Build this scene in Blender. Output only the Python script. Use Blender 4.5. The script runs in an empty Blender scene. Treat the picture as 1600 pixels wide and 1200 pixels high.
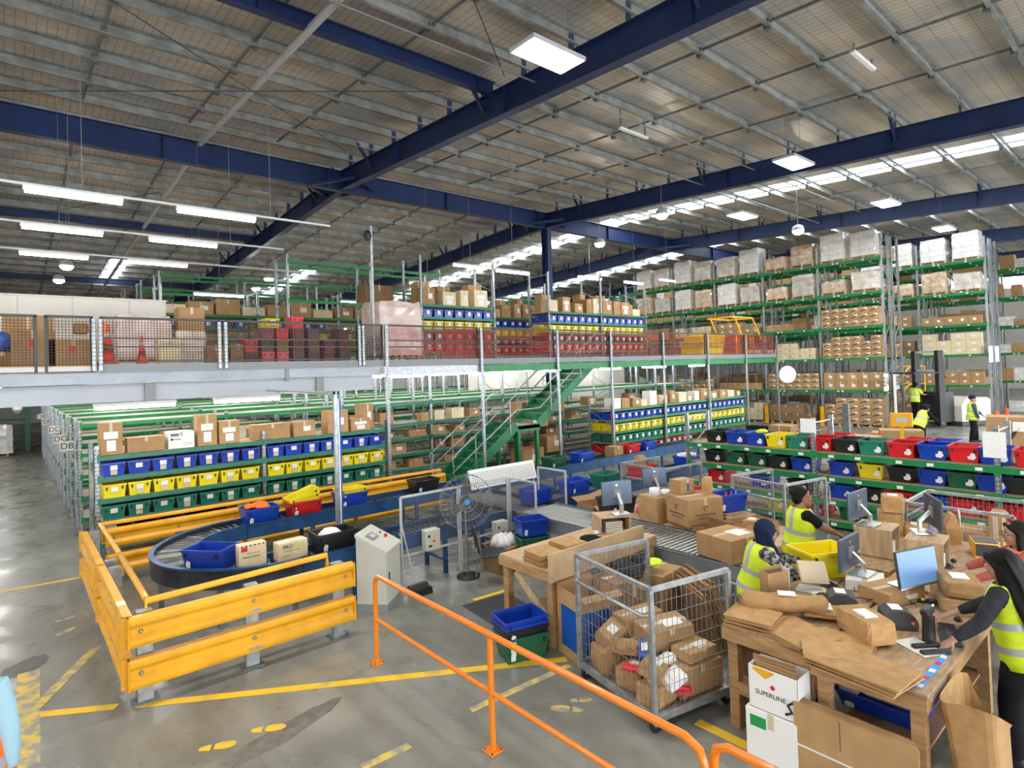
import bpy, math, random
from mathutils import Vector, Matrix
S = bpy.context.scene
COL = S.collection
PI = math.pi
RND = random.Random(11)
V = Vector
def rr(a, b): return RND.uniform(a, b)

# ------------------------------------------------------------------ camera
# world: x runs along the mezzanine front, y runs towards it, z up, metres
YAW, PITCH, ROLL, FPX, PCY, EYE = (math.radians(49.438), math.radians(1.1206), math.radians(1.8472), 917.775, 559.43, 3.3)
fw = V((math.cos(YAW)*math.cos(PITCH), math.sin(YAW)*math.cos(PITCH), math.sin(PITCH)))
r0 = V((math.sin(YAW), -math.cos(YAW), 0)); d0 = fw.cross(r0)
rt = r0*math.cos(ROLL) + d0*math.sin(ROLL); dn = d0*math.cos(ROLL) - r0*math.sin(ROLL)
cam_data = bpy.data.cameras.new('camera'); cam = bpy.data.objects.new('camera', cam_data); COL.objects.link(cam)
up = -dn; bk = -fw
cam.matrix_world = Matrix(((rt.x, up.x, bk.x, 0), (rt.y, up.y, bk.y, 0), (rt.z, up.z, bk.z, EYE), (0, 0, 0, 1)))
cam_data.sensor_width = 36; cam_data.lens = FPX/1600*36; cam_data.shift_y = -(600-PCY)/1600
cam_data.clip_end = 400; cam_data.clip_start = .05
S.camera = cam
def at(px, py, z=None, x=None, y=None):
    """world point on the plane z= / x= / y= that is seen at a pixel of the 1600 x 1200 photograph"""
    d = fw*FPX + rt*(px-800) + dn*(py-PCY)
    t = (z-EYE)/d.z if z is not None else (x/d.x if x is not None else y/d.y)
    return V((0, 0, EYE)) + d*t

# ------------------------------------------------------------------ mesh builder
class MB:
    def __init__(s): s.v = []; s.f = []; s.m = []; s.sm = []
    def add(s, vs, fs, m=0, smooth=False):
        o = len(s.v); s.v += [tuple(p) for p in vs]
        for f in fs: s.f.append([i+o for i in f]); s.m.append(m); s.sm.append(smooth)
        return s
    def box(s, x0, y0, z0, x1, y1, z1, m=0):
        vs = [(x0,y0,z0),(x1,y0,z0),(x1,y1,z0),(x0,y1,z0),(x0,y0,z1),(x1,y0,z1),(x1,y1,z1),(x0,y1,z1)]
        return s.add(vs, [(3,2,1,0),(4,5,6,7),(0,1,5,4),(1,2,6,5),(2,3,7,6),(3,0,4,7)], m)
    def cbox(s, c, d, m=0, M=None):
        hx, hy, hz = d[0]/2, d[1]/2, d[2]/2
        vs = [V((x,y,z)) for z in (-hz,hz) for x,y in ((-hx,-hy),(hx,-hy),(hx,hy),(-hx,hy))]
        vs = [(M @ p if M else p) + V(c) for p in vs]
        return s.add(vs, [(3,2,1,0),(4,5,6,7),(0,1,5,4),(1,2,6,5),(2,3,7,6),(3,0,4,7)], m)
    def bbox(s, c, d, b, m=0, M=None):
        """box with bevelled vertical and top edges"""
        hx, hy, hz = d[0]/2, d[1]/2, d[2]/2
        def ring(i, z): return [V(q) for q in ((-hx+i,-hy+i+b,z),(-hx+i+b,-hy+i,z),(hx-i-b,-hy+i,z),(hx-i,-hy+i+b,z),(hx-i,hy-i-b,z),(hx-i-b,hy-i,z),(-hx+i+b,hy-i,z),(-hx+i,hy-i-b,z))]
        rings = [ring(b,-hz), ring(0,-hz+b), ring(0,hz-b), ring(b,hz)]
        vs = [((M @ p) if M else p)+V(c) for r in rings for p in r]
        fs = [tuple(range(7,-1,-1)), tuple(range(24,32))]
        for k in range(3):
            for i in range(8): fs.append((k*8+i, k*8+(i+1)%8, k*8+8+(i+1)%8, k*8+8+i))
        return s.add(vs, fs, m)
    def bar(s, p, q, w, h=None, m=0, upv=(0,0,1)):
        h = h or w; p = V(p); q = V(q); d = (q-p)
        if d.length < 1e-6: return s
        d.normalize(); u = V(upv)
        if abs(d.dot(u)) > .98: u = V((0,1,0))
        a = d.cross(u).normalized(); b = a.cross(d)
        vs = [e + a*(i*w/2) + b*(j*h/2) for e in (p,q) for i,j in ((-1,-1),(1,-1),(1,1),(-1,1))]
        return s.add(vs, [(0,1,2,3),(7,6,5,4),(0,4,5,1),(1,5,6,2),(2,6,7,3),(3,7,4,0)], m)
    def tube(s, pts, r, n=8, m=0, cap=True, closed=False):
        pts = [V(p) for p in pts]; N = len(pts); rs = r if isinstance(r, (list,tuple)) else [r]*N
        vs = []; a = None
        for i, p in enumerate(pts):
            d = (pts[(i+1) % N]-pts[i-1]) if closed else (pts[min(i+1,N-1)]-pts[max(i-1,0)])
            d.normalize()
            if a is None: a = d.cross(V((0,0,1)) if abs(d.z) < .9 else V((0,1,0))).normalized()
            else: a = (a - d*a.dot(d)).normalized()
            b = d.cross(a)
            for k in range(n):
                t = 2*PI*k/n; vs.append(p + (a*math.cos(t)+b*math.sin(t))*rs[i])
        fs = []
        for i in range(N if closed else N-1):
            j = (i+1) % N
            for k in range(n): fs.append((i*n+k, i*n+(k+1)%n, j*n+(k+1)%n, j*n+k))
        s.add(vs, fs, m, n > 5)
        if cap and not closed:
            s.add(vs[:n], [tuple(range(n-1,-1,-1))], m); s.add(vs[-n:], [tuple(range(n))], m)
        return s
    def lathe(s, prof, n=16, m=0, c=(0,0,0), M=None):
        vs = []
        for r, z in prof:
            for k in range(n):
                p = V((r*math.cos(2*PI*k/n), r*math.sin(2*PI*k/n), z)); vs.append((M @ p if M else p)+V(c))
        fs = [(i*n+k, i*n+(k+1)%n, (i+1)*n+(k+1)%n, (i+1)*n+k) for i in range(len(prof)-1) for k in range(n)]
        s.add(vs, fs, m, True)
        s.add(vs[:n], [tuple(range(n-1,-1,-1))], m); s.add(vs[-n:], [tuple(range(n))], m)
        return s
    def loft(s, rings, m=0, cap=True, smooth=True):
        n = len(rings[0]); vs = [p for r in rings for p in r]
        fs = [(i*n+k, i*n+(k+1)%n, (i+1)*n+(k+1)%n, (i+1)*n+k) for i in range(len(rings)-1) for k in range(n)]
        s.add(vs, fs, m, smooth)
        if cap: s.add(rings[0], [tuple(range(n-1,-1,-1))], m, smooth); s.add(rings[-1], [tuple(range(n))], m, smooth)
        return s
    def prism(s, poly, ax, a0, a1, m=0):
        """polygon (2-D, in the two other axes in order) extruded along axis ax from a0 to a1"""
        def pt(u, v, w):
            l = [u, v]; l.insert(ax, w); return tuple(l)
        n = len(poly); vs = [pt(u,v,a0) for u,v in poly] + [pt(u,v,a1) for u,v in poly]
        fs = [tuple(range(n-1,-1,-1)), tuple(range(n,2*n))] + [(i,(i+1)%n,n+(i+1)%n,n+i) for i in range(n)]
        return s.add(vs, fs, m)
    def quad(s, a, b, c, d, m=0): return s.add([a,b,c,d], [(0,1,2,3)], m)
    def mesh(s, name, mats):
        me = bpy.data.meshes.new(name); me.from_pydata(s.v, [], s.f)
        for t in (mats if isinstance(mats, (list,tuple)) else [mats]): me.materials.append(t)
        me.polygons.foreach_set('material_index', s.m); me.polygons.foreach_set('use_smooth', s.sm)
        me.update(); return me
    def build(s, name, mats, parent=None, loc=None, rz=0):
        return ob(name, s.mesh(name, mats), parent, loc, rz)

def ob(name, me, parent=None, loc=None, rz=0):
    o = bpy.data.objects.new(name, me); COL.objects.link(o)
    if parent: o.parent = parent
    if loc is not None: o.location = loc
    if rz: o.rotation_euler = (0,0,rz)
    return o
def tag(o, label=None, cat=None, group=None, kind=None):
    if label: o['label'] = label
    if cat: o['category'] = cat
    if group: o['group'] = group
    if kind: o['kind'] = kind
    return o
def thing(name, label, cat, loc=(0,0,0), rz=0, group=None):
    return tag(ob(name, None, None, loc, rz), label, cat, group)
def struct(o, label=None): return tag(o, label, None, None, 'structure')
def clone(o, loc=None, rz=None, label=None, group=None, parent=None):
    c = o.copy(); COL.objects.link(c)
    if parent: c.parent = parent
    if loc is not None: c.location = loc
    if rz is not None: c.rotation_euler = (0,0,rz)
    if label: c['label'] = label
    if group: c['group'] = group
    for ch in o.children: clone(ch, parent=c)
    return c
def ordn(i):
    return ['first','second','third','fourth','fifth','sixth','seventh','eighth','ninth','tenth','eleventh','twelfth','13th','14th','15th','16th','17th','18th','19th','20th','21st','22nd','23rd','24th','25th','26th','27th','28th','29th','30th'][i]
def RZ(a): return Matrix.Rotation(a, 3, 'Z')
def RX(a): return Matrix.Rotation(a, 3, 'X')
def RY(a): return Matrix.Rotation(a, 3, 'Y')

# ------------------------------------------------------------------ materials
def mat(name, c, rough=.5, metal=0, var=0, scale=6, c2=None, bump=0, bscale=None, rnd=0, emit=0, stretch=None, alpha=1, trans=0, lo=.35, hi=.65, coat=0):
    m = bpy.data.materials.new(name); m.use_nodes = True; nt = m.node_tree; N = nt.nodes; L = nt.links
    b = N['Principled BSDF']; b.inputs['Roughness'].default_value = rough; b.inputs['Metallic'].default_value = metal
    c = tuple(c)+(1,); b.inputs['Base Color'].default_value = c
    if coat: b.inputs['Coat Weight'].default_value = coat
    if alpha < 1: b.inputs['Alpha'].default_value = alpha
    if trans: b.inputs['Transmission Weight'].default_value = trans
    if emit: b.inputs['Emission Color'].default_value = c; b.inputs['Emission Strength'].default_value = emit
    sock = None
    if var or c2 or bump:
        tc = N.new('ShaderNodeTexCoord'); mp = N.new('ShaderNodeMapping'); L.new(tc.outputs['Object'], mp.inputs[0])
        if stretch: mp.inputs['Scale'].default_value = stretch
        nz = N.new('ShaderNodeTexNoise'); nz.inputs['Scale'].default_value = scale; nz.inputs['Detail'].default_value = 5
        L.new(mp.outputs[0], nz.inputs['Vector'])
    if var or c2:
        cr = N.new('ShaderNodeValToRGB'); L.new(nz.outputs['Fac'], cr.inputs[0])
        cr.color_ramp.elements[0].position = lo; cr.color_ramp.elements[1].position = hi
        cr.color_ramp.elements[0].color = (tuple(c2)+(1,)) if c2 else tuple(x*(1-var) for x in c[:3])+(1,)
        cr.color_ramp.elements[1].color = c if c2 else tuple(min(1,x*(1+var*.5)) for x in c[:3])+(1,)
        sock = cr.outputs[0]
    if rnd:
        oi = N.new('ShaderNodeObjectInfo'); hs = N.new('ShaderNodeHueSaturation'); mr = N.new('ShaderNodeMapRange')
        mr.inputs[3].default_value = 1-rnd; mr.inputs[4].default_value = 1+rnd
        L.new(oi.outputs['Random'], mr.inputs[0]); L.new(mr.outputs[0], hs.inputs['Value'])
        if sock: L.new(sock, hs.inputs['Color'])
        else: hs.inputs['Color'].default_value = c
        sock = hs.outputs[0]
    if sock: L.new(sock, b.inputs['Base Color'])
    if bump:
        n2 = nz
        if bscale:
            n2 = N.new('ShaderNodeTexNoise'); n2.inputs['Scale'].default_value = bscale; n2.inputs['Detail'].default_value = 4; L.new(mp.outputs[0], n2.inputs['Vector'])
        bp = N.new('ShaderNodeBump'); bp.inputs['Strength'].default_value = bump; bp.inputs['Distance'].default_value = .02
        L.new(n2.outputs['Fac'], bp.inputs['Height']); L.new(bp.outputs[0], b.inputs['Normal'])
    MATS[name] = m; return m
MATS = {}
mat('galv', (.40,.43,.45), .42, .7, var=.25, scale=14)
mat('galvdark', (.20,.22,.23), .5, .6, var=.25, scale=10)
mat('purlin', (.31,.32,.30), .5, .35, var=.3, scale=3)
mat('steelblue', (.013,.030,.110), .45, .1, var=.2, scale=2)
mat('beamgreen', (.005,.20,.055), .4, 0, var=.15, scale=4)
mat('beamteal', (.012,.17,.11), .4, 0, var=.15, scale=4)
mat('stairgreen', (.006,.17,.06), .45, 0, var=.2, scale=4)
mat('tubblue', (.004,.05,.44), .36, 0, rnd=.15, coat=.2)
mat('tubyellow', (.82,.68,.008), .4, 0, rnd=.08, coat=.2)
mat('tubteal', (.012,.20,.135), .4, 0, rnd=.15, coat=.2)
mat('tubred', (.62,.012,.018), .38, 0, rnd=.12, coat=.2)
mat('tubblack', (.013,.014,.016), .4, 0, rnd=.3, coat=.2)
mat('tubgreen', (.008,.11,.05), .4, 0, rnd=.15, coat=.2)
mat('convblue', (.022,.11,.30), .4, .2, var=.35, scale=3, c2=(.014,.06,.15))
mat('convdark', (.035,.05,.075), .45, .2, var=.4, scale=5)
mat('guardyellow', (.86,.42,.012), .38, 0, var=.15, scale=3, coat=.2)
mat('railorange', (.76,.21,.008), .35, 0, coat=.3)
mat('orange', (.9,.14,.015), .5, 0)
mat('hiorange', (.95,.18,.03), .6, 0)
mat('cone', (.85,.05,.015), .5, 0)
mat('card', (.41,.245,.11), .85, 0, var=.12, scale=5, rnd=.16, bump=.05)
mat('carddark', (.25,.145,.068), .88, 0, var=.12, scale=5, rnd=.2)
mat('cream', (.74,.62,.40), .8, 0, var=.08, scale=4, rnd=.1)
mat('kraft', (.44,.255,.10), .75, 0, var=.18, scale=9, rnd=.12, bump=.25, bscale=14)
mat('white', (.80,.80,.78), .6)
mat('paper', (.83,.83,.82), .7, var=.05, scale=20)
mat('offwhite', (.72,.70,.62), .6, var=.05, scale=1.5)
mat('film', (.72,.70,.66), .22, 0, var=.22, scale=3, c2=(.52,.44,.34), bump=.35, bscale=9, rnd=.12, coat=.4)
mat('black', (.012,.012,.013), .5)
mat('ink', (.02,.02,.025), .6)
mat('darkgrey', (.045,.047,.05), .5)
mat('grey', (.22,.23,.24), .5)
mat('lightgrey', (.50,.51,.52), .45, .1)
mat('cabinet', (.52,.52,.45), .45, 0, var=.05, scale=2)
mat('ply', (.52,.37,.22), .65, 0, var=.22, scale=3, stretch=(1,7,1))
mat('timber', (.42,.24,.105), .7, 0, var=.25, scale=4, stretch=(1,1,8))
mat('benchtop', (.40,.27,.15), .6, 0, var=.3, scale=5, stretch=(1.5,5,1))
mat('pallet', (.50,.36,.20), .8, 0, var=.2, scale=6)
mat('board', (.47,.34,.21), .8, 0, var=.15, scale=6)
mat('boardlight', (.62,.56,.45), .75, 0, var=.1, scale=6)
mat('screen', (.03,.045,.07), .25, 0)
mat('screenlit', (.10,.20,.38), .2, 0, emit=1.0)
mat('monback', (.09,.13,.20), .28, .35, var=.15, scale=3)
mat('silver', (.62,.63,.65), .28, .9)
mat('chrome', (.55,.56,.57), .2, 1)
mat('roller', (.36,.37,.35), .38, .7, var=.2, scale=8)
mat('rollerdark', (.16,.17,.17), .4, .7, var=.3, scale=8)
mat('hiviz', (.62,.80,.012), .6, 0, var=.1, scale=12)
mat('reflect', (.40,.42,.45), .4, .2)
mat('skin', (.42,.22,.145), .55, 0, var=.06, scale=12)
mat('skindark', (.34,.17,.105), .55, 0, var=.06, scale=12)
mat('hair', (.006,.005,.005), .62, 0, var=.5, scale=30, stretch=(8,8,1), bump=.3, bscale=60)
mat('navy', (.008,.015,.045), .8)
mat('blackcloth', (.010,.010,.012), .9, var=.3, scale=8)
mat('charcoal', (.028,.030,.036), .9, var=.3, scale=14)
mat('print', (.30,.29,.28), .85, 0, c2=(.02,.02,.025), scale=26, lo=.47, hi=.53)
mat('rust', (.35,.07,.05), .8)
mat('denim', (.03,.06,.15), .85)
mat('lime', (.45,.75,.02), .5)
mat('pink', (.85,.06,.16), .5)
mat('lilac', (.44,.36,.60), .4)
mat('blueplastic', (.008,.09,.42), .4)
mat('paleblue', (.30,.50,.60), .8)
mat('skyblue', (.05,.30,.75), .5)
mat('wallpanel', (.74,.72,.66), .55, var=.04, scale=1)
mat('fascia', (.40,.43,.48), .5, var=.05, scale=1)
mat('netred', (.40,.055,.04), .7)
mat('wire', (.24,.25,.26), .45, .5)
mat('wiredark', (.055,.025,.02), .6, .1)
mat('label', (.78,.78,.76), .6, var=.12, scale=60, lo=.42, hi=.5)
mat('tan', (.60,.50,.36), .8)
mat('red', (.65,.015,.02), .45)
mat('green', (.01,.30,.06), .5)
mat('amber', (1,.35,.02), .4, emit=6)
mat('forkwhite', (.66,.63,.54), .45)
mat('yellowpaint', (.80,.50,.02), .55, 0, c2=(.50,.36,.10), scale=3.5, lo=.30, hi=.48)
mat('yellowworn', (.62,.45,.09), .6, 0, c2=(.27,.265,.22), scale=7, lo=.42, hi=.58)
mat('clear', (.9,.92,.95), .08, 0, trans=.9, alpha=.35)
mat('plasticfilm', (.8,.82,.85), .12, 0, alpha=.30)
mat('edgegrey', (.30,.33,.37), .45, .4, var=.15, scale=2)
mat('brownbin', (.10,.055,.035), .7)
M = MATS
for n_ in ('hair','blackcloth','charcoal','navy','beanie'):
    if n_ in M: M[n_].node_tree.nodes['Principled BSDF'].inputs['Specular IOR Level'].default_value = .2
def lamp_mat(name, c, s):
    m = bpy.data.materials.new(name); m.use_nodes = True; N = m.node_tree.nodes; N.clear()
    e = N.new('ShaderNodeEmission'); o = N.new('ShaderNodeOutputMaterial'); e.inputs[0].default_value = tuple(c)+(1,); e.inputs[1].default_value = s
    m.node_tree.links.new(e.outputs[0], o.inputs[0]); MATS[name] = m
# ------------------------------------------------------------------ special materials
def floor_mat():
    m = bpy.data.materials.new('concrete'); m.use_nodes = True; nt = m.node_tree; N = nt.nodes; L = nt.links; b = N['Principled BSDF']
    tc = N.new('ShaderNodeTexCoord')
    def noise(s, d, st=None):
        n = N.new('ShaderNodeTexNoise'); n.inputs['Scale'].default_value = s; n.inputs['Detail'].default_value = d
        if st:
            mp = N.new('ShaderNodeMapping'); mp.inputs['Scale'].default_value = st; L.new(tc.outputs['Object'], mp.inputs[0]); L.new(mp.outputs[0], n.inputs['Vector'])
        else: L.new(tc.outputs['Object'], n.inputs['Vector'])
        return n
    def ramp(n, a, ca, z, cz):
        r = N.new('ShaderNodeValToRGB'); e = r.color_ramp.elements; e[0].position = a; e[0].color = ca+(1,); e[1].position = z; e[1].color = cz+(1,); L.new(n.outputs['Fac'], r.inputs[0]); return r
    a = ramp(noise(.55, 7), .36, (.185,.185,.16), .66, (.285,.285,.25))
    d = ramp(noise(3.2, 8, (1,.35,1)), .33, (.74,.73,.71), .62, (1,1,1))
    sp = ramp(noise(9, 4), .24, (.55,.53,.50), .32, (1,1,1))
    def mul(p, q):
        x = N.new('ShaderNodeMix'); x.data_type = 'RGBA'; x.blend_type = 'MULTIPLY'; x.inputs[0].default_value = 1; L.new(p, x.inputs[6]); L.new(q, x.inputs[7]); return x.outputs[2]
    L.new(mul(mul(a.outputs[0], d.outputs[0]), sp.outputs[0]), b.inputs['Base Color'])
    rr_ = ramp(noise(1.7, 5), .35, (.20,.20,.20), .65, (.42,.42,.42)); L.new(rr_.outputs[0], b.inputs['Roughness'])
    return m
M['concrete'] = floor_mat()
def foil_mat():
    m = bpy.data.materials.new('roof_foil'); m.use_nodes = True; nt = m.node_tree; N = nt.nodes; L = nt.links; b = N['Principled BSDF']
    tc = N.new('ShaderNodeTexCoord')
    n = N.new('ShaderNodeTexNoise'); n.inputs['Scale'].default_value = .7; n.inputs['Detail'].default_value = 6; L.new(tc.outputs['Object'], n.inputs['Vector'])
    r = N.new('ShaderNodeValToRGB'); e = r.color_ramp.elements; e[0].position = .35; e[0].color = (.50,.50,.49,1); e[1].position = .62; e[1].color = (.76,.66,.54,1); L.new(n.outputs['Fac'], r.inputs[0])
    br = N.new('ShaderNodeTexBrick'); br.offset = 0; br.inputs['Scale'].default_value = 1; br.inputs['Brick Width'].default_value = .17; br.inputs['Row Height'].default_value = .34; br.inputs['Mortar Size'].default_value = .012
    br.inputs['Color1'].default_value = br.inputs['Color2'].default_value = (1,1,1,1); br.inputs['Mortar'].default_value = (.66,.66,.66,1); L.new(tc.outputs['Object'], br.inputs['Vector'])
    x = N.new('ShaderNodeMix'); x.data_type = 'RGBA'; x.blend_type = 'MULTIPLY'; x.inputs[0].default_value = 1; L.new(r.outputs[0], x.inputs[6]); L.new(br.outputs[0], x.inputs[7]); L.new(x.outputs[2], b.inputs['Base Color'])
    b.inputs['Metallic'].default_value = .55; b.inputs['Roughness'].default_value = .42
    w = N.new('ShaderNodeTexNoise'); w.inputs['Scale'].default_value = 2.5; L.new(tc.outputs['Object'], w.inputs['Vector'])
    bp = N.new('ShaderNodeBump'); bp.inputs['Strength'].default_value = .35; bp.inputs['Distance'].default_value = .08; L.new(w.outputs['Fac'], bp.inputs['Height']); L.new(bp.outputs[0], b.inputs['Normal'])
    return m
M['foil'] = foil_mat()
def skylight_mat():
    m = bpy.data.materials.new('skylight_sheet'); m.use_nodes = True; N = m.node_tree.nodes; N.clear(); L = m.node_tree.links
    t = N.new('ShaderNodeBsdfTranslucent'); t.inputs[0].default_value = (.92,.95,.97,1); p = N.new('ShaderNodeBsdfTransparent'); p.inputs[0].default_value = (.9,.95,1,1)
    mx = N.new('ShaderNodeMixShader'); mx.inputs[0].default_value = .3; o = N.new('ShaderNodeOutputMaterial')
    L.new(t.outputs[0], mx.inputs[1]); L.new(p.outputs[0], mx.inputs[2]); L.new(mx.outputs[0], o.inputs[0]); return m
M['skylight'] = skylight_mat()

# ------------------------------------------------------------------ lighting constants
W_SKY, L_PANEL, L_TUBE, L_BAY = 14.0, 120.0, 30.0, 120.0
lamp_mat('lamp_panel', (1,.985,.95), L_PANEL); lamp_mat('lamp_low', (1,.99,.97), 75.0); lamp_mat('lamp_tube', (1,.99,.97), L_TUBE); lamp_mat('lamp_bay', (1,.99,.95), L_BAY)
w = bpy.data.worlds.new('world'); S.world = w; w.use_nodes = True
w.node_tree.nodes['Background'].inputs[0].default_value = (.92,.96,1,1); w.node_tree.nodes['Background'].inputs[1].default_value = W_SKY
S.view_settings.view_transform = 'Standard'; S.view_settings.look = 'None'; S.view_settings.exposure = -0.22; S.view_settings.gamma = 1
S.cycles.max_bounces = 8; S.cycles.diffuse_bounces = 5; S.cycles.glossy_bounces = 3; S.cycles.transparent_max_bounces = 16; S.cycles.sample_clamp_indirect = 6
S.cycles.use_adaptive_sampling = True; S.cycles.use_denoising = True

# ------------------------------------------------------------------ shell
YR, ZR, SL = 19.6, 10.98, .054
def zroof(y): return ZR - SL*abs(y-YR)
X0, X1, Y0, Y1 = -14, 72, -12, 66
struct(MB().box(X0,Y0,-.3,X1,Y1,0).build('floor', M['concrete']), 'worn grey concrete warehouse floor')
def wall(n, a): struct(MB().box(*a).build(n, M['wallpanel']))
wall('wall_back', (X0,Y1,0,X1,Y1+.2,9)); wall('wall_right', (X1,Y0,0,X1+.2,Y1,9.5)); wall('wall_left', (X0-.2,Y0,0,X0,Y1,9.6)); wall('wall_front', (X0,Y0-.2,3.2,X1,Y0,9.4))
def roof(x0, x1, y0, y1, sky=False):
    mb = MB(); t = .03
    vs = [(x0,y0,zroof(y0)),(x1,y0,zroof(y0)),(x1,y1,zroof(y1)),(x0,y1,zroof(y1))]
    vs += [(a,b,c+t) for a,b,c in vs]
    mb.add(vs, [(3,2,1,0),(4,5,6,7),(0,1,5,4),(1,2,6,5),(2,3,7,6),(3,0,4,7)])
    if sky: mb = MB().quad(vs[3],vs[2],vs[1],vs[0])
    o = mb.build('window' if sky else 'ceiling', M['skylight' if sky else 'foil']); struct(o, 'translucent roof light sheet' if sky else 'foil lined metal roof')
strips = [(23.9,25.3,Y0,Y1),(33.9,35.3,Y0,Y1),(44.6,45.6,Y0,Y1),(4.2,5.1,37,44),(14.1,15.1,36,46)]
xs = sorted({X0,X1}|{v for s in strips for v in s[:2]})
for a, b in zip(xs, xs[1:]):
    st = [s for s in strips if s[0] <= a and s[1] >= b]
    ys = sorted({Y0,YR,Y1}|({st[0][2],st[0][3]} if st else set()))
    for c, d in zip(ys, ys[1:]): roof(a, b, c, d, bool(st and st[0][2] <= c and st[0][3] >= d))

def ibeam(mb, p, q, h, w, t=.02, m=0):
    p, q = V(p), V(q); e = V((0,0,h/2-t/2))
    mb.bar(p, q, t, h, m); mb.bar(p+e, q+e, w, t, m); mb.bar(p-e, q-e, w, t, m)
    d = (q-p).normalized(); L = (q-p).length; side = d.cross(V((0,0,1))).normalized()
    k = 2.5
    while k < L: # web stiffeners
        mb.bar(p+d*k-side*(w/2-.01)*0-e*.97, p+d*k+e*.97, w*.9, .015, m, upv=d); k += 5
RX_ = [-.95, 9.07, 19.12, 29.2, 39.25, 49.3, 59.4]
braceA = MB().bar((0,0,0), (.50,0,.72), .075, .075).mesh('fly_brace', M['steelblue'])
braceB = MB().bar((0,0,0), (-.50,0,.72), .075, .075).mesh('fly_brace', M['steelblue'])
cleat = MB().box(-.07,-.015,0,.07,.015,.46).mesh('purlin_cleat', M['steelblue'])
for i, x in enumerate(RX_):
    r = struct(ob('roof_rafter', None, None, (0,0,0)), 'navy blue steel portal rafter under the roof')
    for ya, yb in ((Y0, YR), (YR, Y1)):
        mb = MB(); ibeam(mb, (x,ya,zroof(ya)-.80), (x,yb,zroof(yb)-.80), .66, .26); mb.build('rafter_beam', M['steelblue'], r)
    k = 0
    for sgn in (-1, 1):
        for k in range(21 if sgn < 0 else 26):
            y = YR + sgn*(.75+1.5*k)
            ob('purlin_cleat', cleat, r, (x, y, zroof(y)-.5))
            if k % 2 == 1 and i < 5: ob('fly_brace', braceA if (k//2) % 2 else braceB, r, (x, y, zroof(y)-.82))
mb = MB(); ibeam(mb, (X0,YR,10.17), (X1,YR,10.17), .72, .24); rb = mb.build('roof_ridge_beam', M['steelblue']); struct(rb, 'deep navy ridge beam')
for x in RX_[2:3]:   # columns under the ridge, and knee braces where rafters meet it
    mb = MB(); ibeam_col = [(x-.13,YR-.2,x+.13,YR-.18),(x-.13,YR+.18,x+.13,YR+.2),(x-.01,YR-.2,x+.01,YR+.2)]
    for a,b,c,d in ibeam_col: mb.box(a,b,0,c,d,9.82)
    struct(mb.build('roof_column', M['steelblue']), 'navy steel column under the ridge beam')
for x in RX_[1:5]:
    for sx in (-1,1):
        for sy in (-1,1):
            struct(MB().bar((x+sx*1.25,YR+sy*.03,9.95+.1*sx), (x+.05*sx,YR+sy*1.25,9.98), .1, .1).build('knee_brace', M['steelblue']))
for y, z in ((10.9, 10.1), (29.3, 9.95), (41.5, 9.25)):
    mb = MB(); ibeam(mb, (X0,y,z), (9.0,y,z), .3, .2); struct(mb.build('roof_strut', M['steelblue']), 'navy strut beam between rafters')
pip = MB().tube([(4.45,-3,9.20),(4.45,YR-.25,10.40)], .075, 10).build('roof_pipe', M['lightgrey']); struct(pip, 'grey tubular roof strut')
struct(MB().tube([(4.45,YR+.25,10.40),(4.45,46,9.05)], .075, 10).build('roof_pipe', M['lightgrey']), 'grey tubular roof strut')
# purlins: lipped C sections along x
def purlin(y):
    z = zroof(y)-.02; h = .24; f = .075; t = .008
    s = -1 if y < YR else 1
    mb = MB().box(X0,y-t/2,z-h,X1,y+t/2,z).box(X0,min(y,y+s*f),z-t,X1,max(y,y+s*f),z).box(X0,min(y,y+s*f),z-h,X1,max(y,y+s*f),z-h+t).box(X0,y+s*f-t/2,z-h,X1,y+s*f+t/2,z-h+.03)
    struct(mb.build('roof_purlin', M['purlin']), 'galvanised roof purlin')
PY = [YR-.75-1.5*k for k in range(21)], [YR+.75+1.5*k for k in range(30)]
for grp in PY:
    for y in grp: purlin(y)
for i in range(6):
    for q in (.25,.5,.75):
        x = RX_[i]*(1-q)+RX_[i+1]*q
        for g, grp in enumerate(PY):
            mb = MB()
            for a, b in zip(grp, grp[1:]):
                za, zb = zroof(a)-.14, zroof(b)-.14
                mb.bar((x,a,za), (x,b,zb), .045, .045); mb.box(x-.06,b-.05,zb-.16,x+.06,b+.07,zb+.05)
            struct(mb.build('purlin_bridging', M['galvdark']), 'dark bridging rods between purlins')
for p, q in (((173,0),(540,236)), ((0,142),(690,143)), ((740,0),(788,118)), ((0,345),(250,300))):
    struct(MB().tube([at(*p, z=9.95), at(*q, z=9.95)], .012, 5).build('roof_bracing_rod', M['darkgrey']))

for px, py in ((773,183),(545,12)):
    p = at(px, py, z=9.75); struct(MB().tube([(p.x-(14 if px < 700 else 0),p.y,9.75),(p.x+24,p.y,9.75)], .022, 6).build('sprinkler_pipe', M['grey']), 'thin sprinkler pipe under the purlins')
for (px, py), lab in (((1349,95),'white batten light fixed under a purlin at the upper right'),((990,208),'white batten light fixed under a purlin before the second rafter')):
    p = at(px, py, z=9.7); t = thing('batten_light', lab, 'ceiling light', (p.x,p.y,9.7)); MB().bbox((0,0,0),(1.25,.12,.07),.02).build('diffuser', M['white'], t); MB().box(-.55,-.02,.03,-.5,.02,zroof(p.y)-9.95).build('bracket', M['grey'], t); MB().box(.5,-.02,.03,.55,.02,zroof(p.y)-9.95).build('bracket', M['grey'], t)
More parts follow.
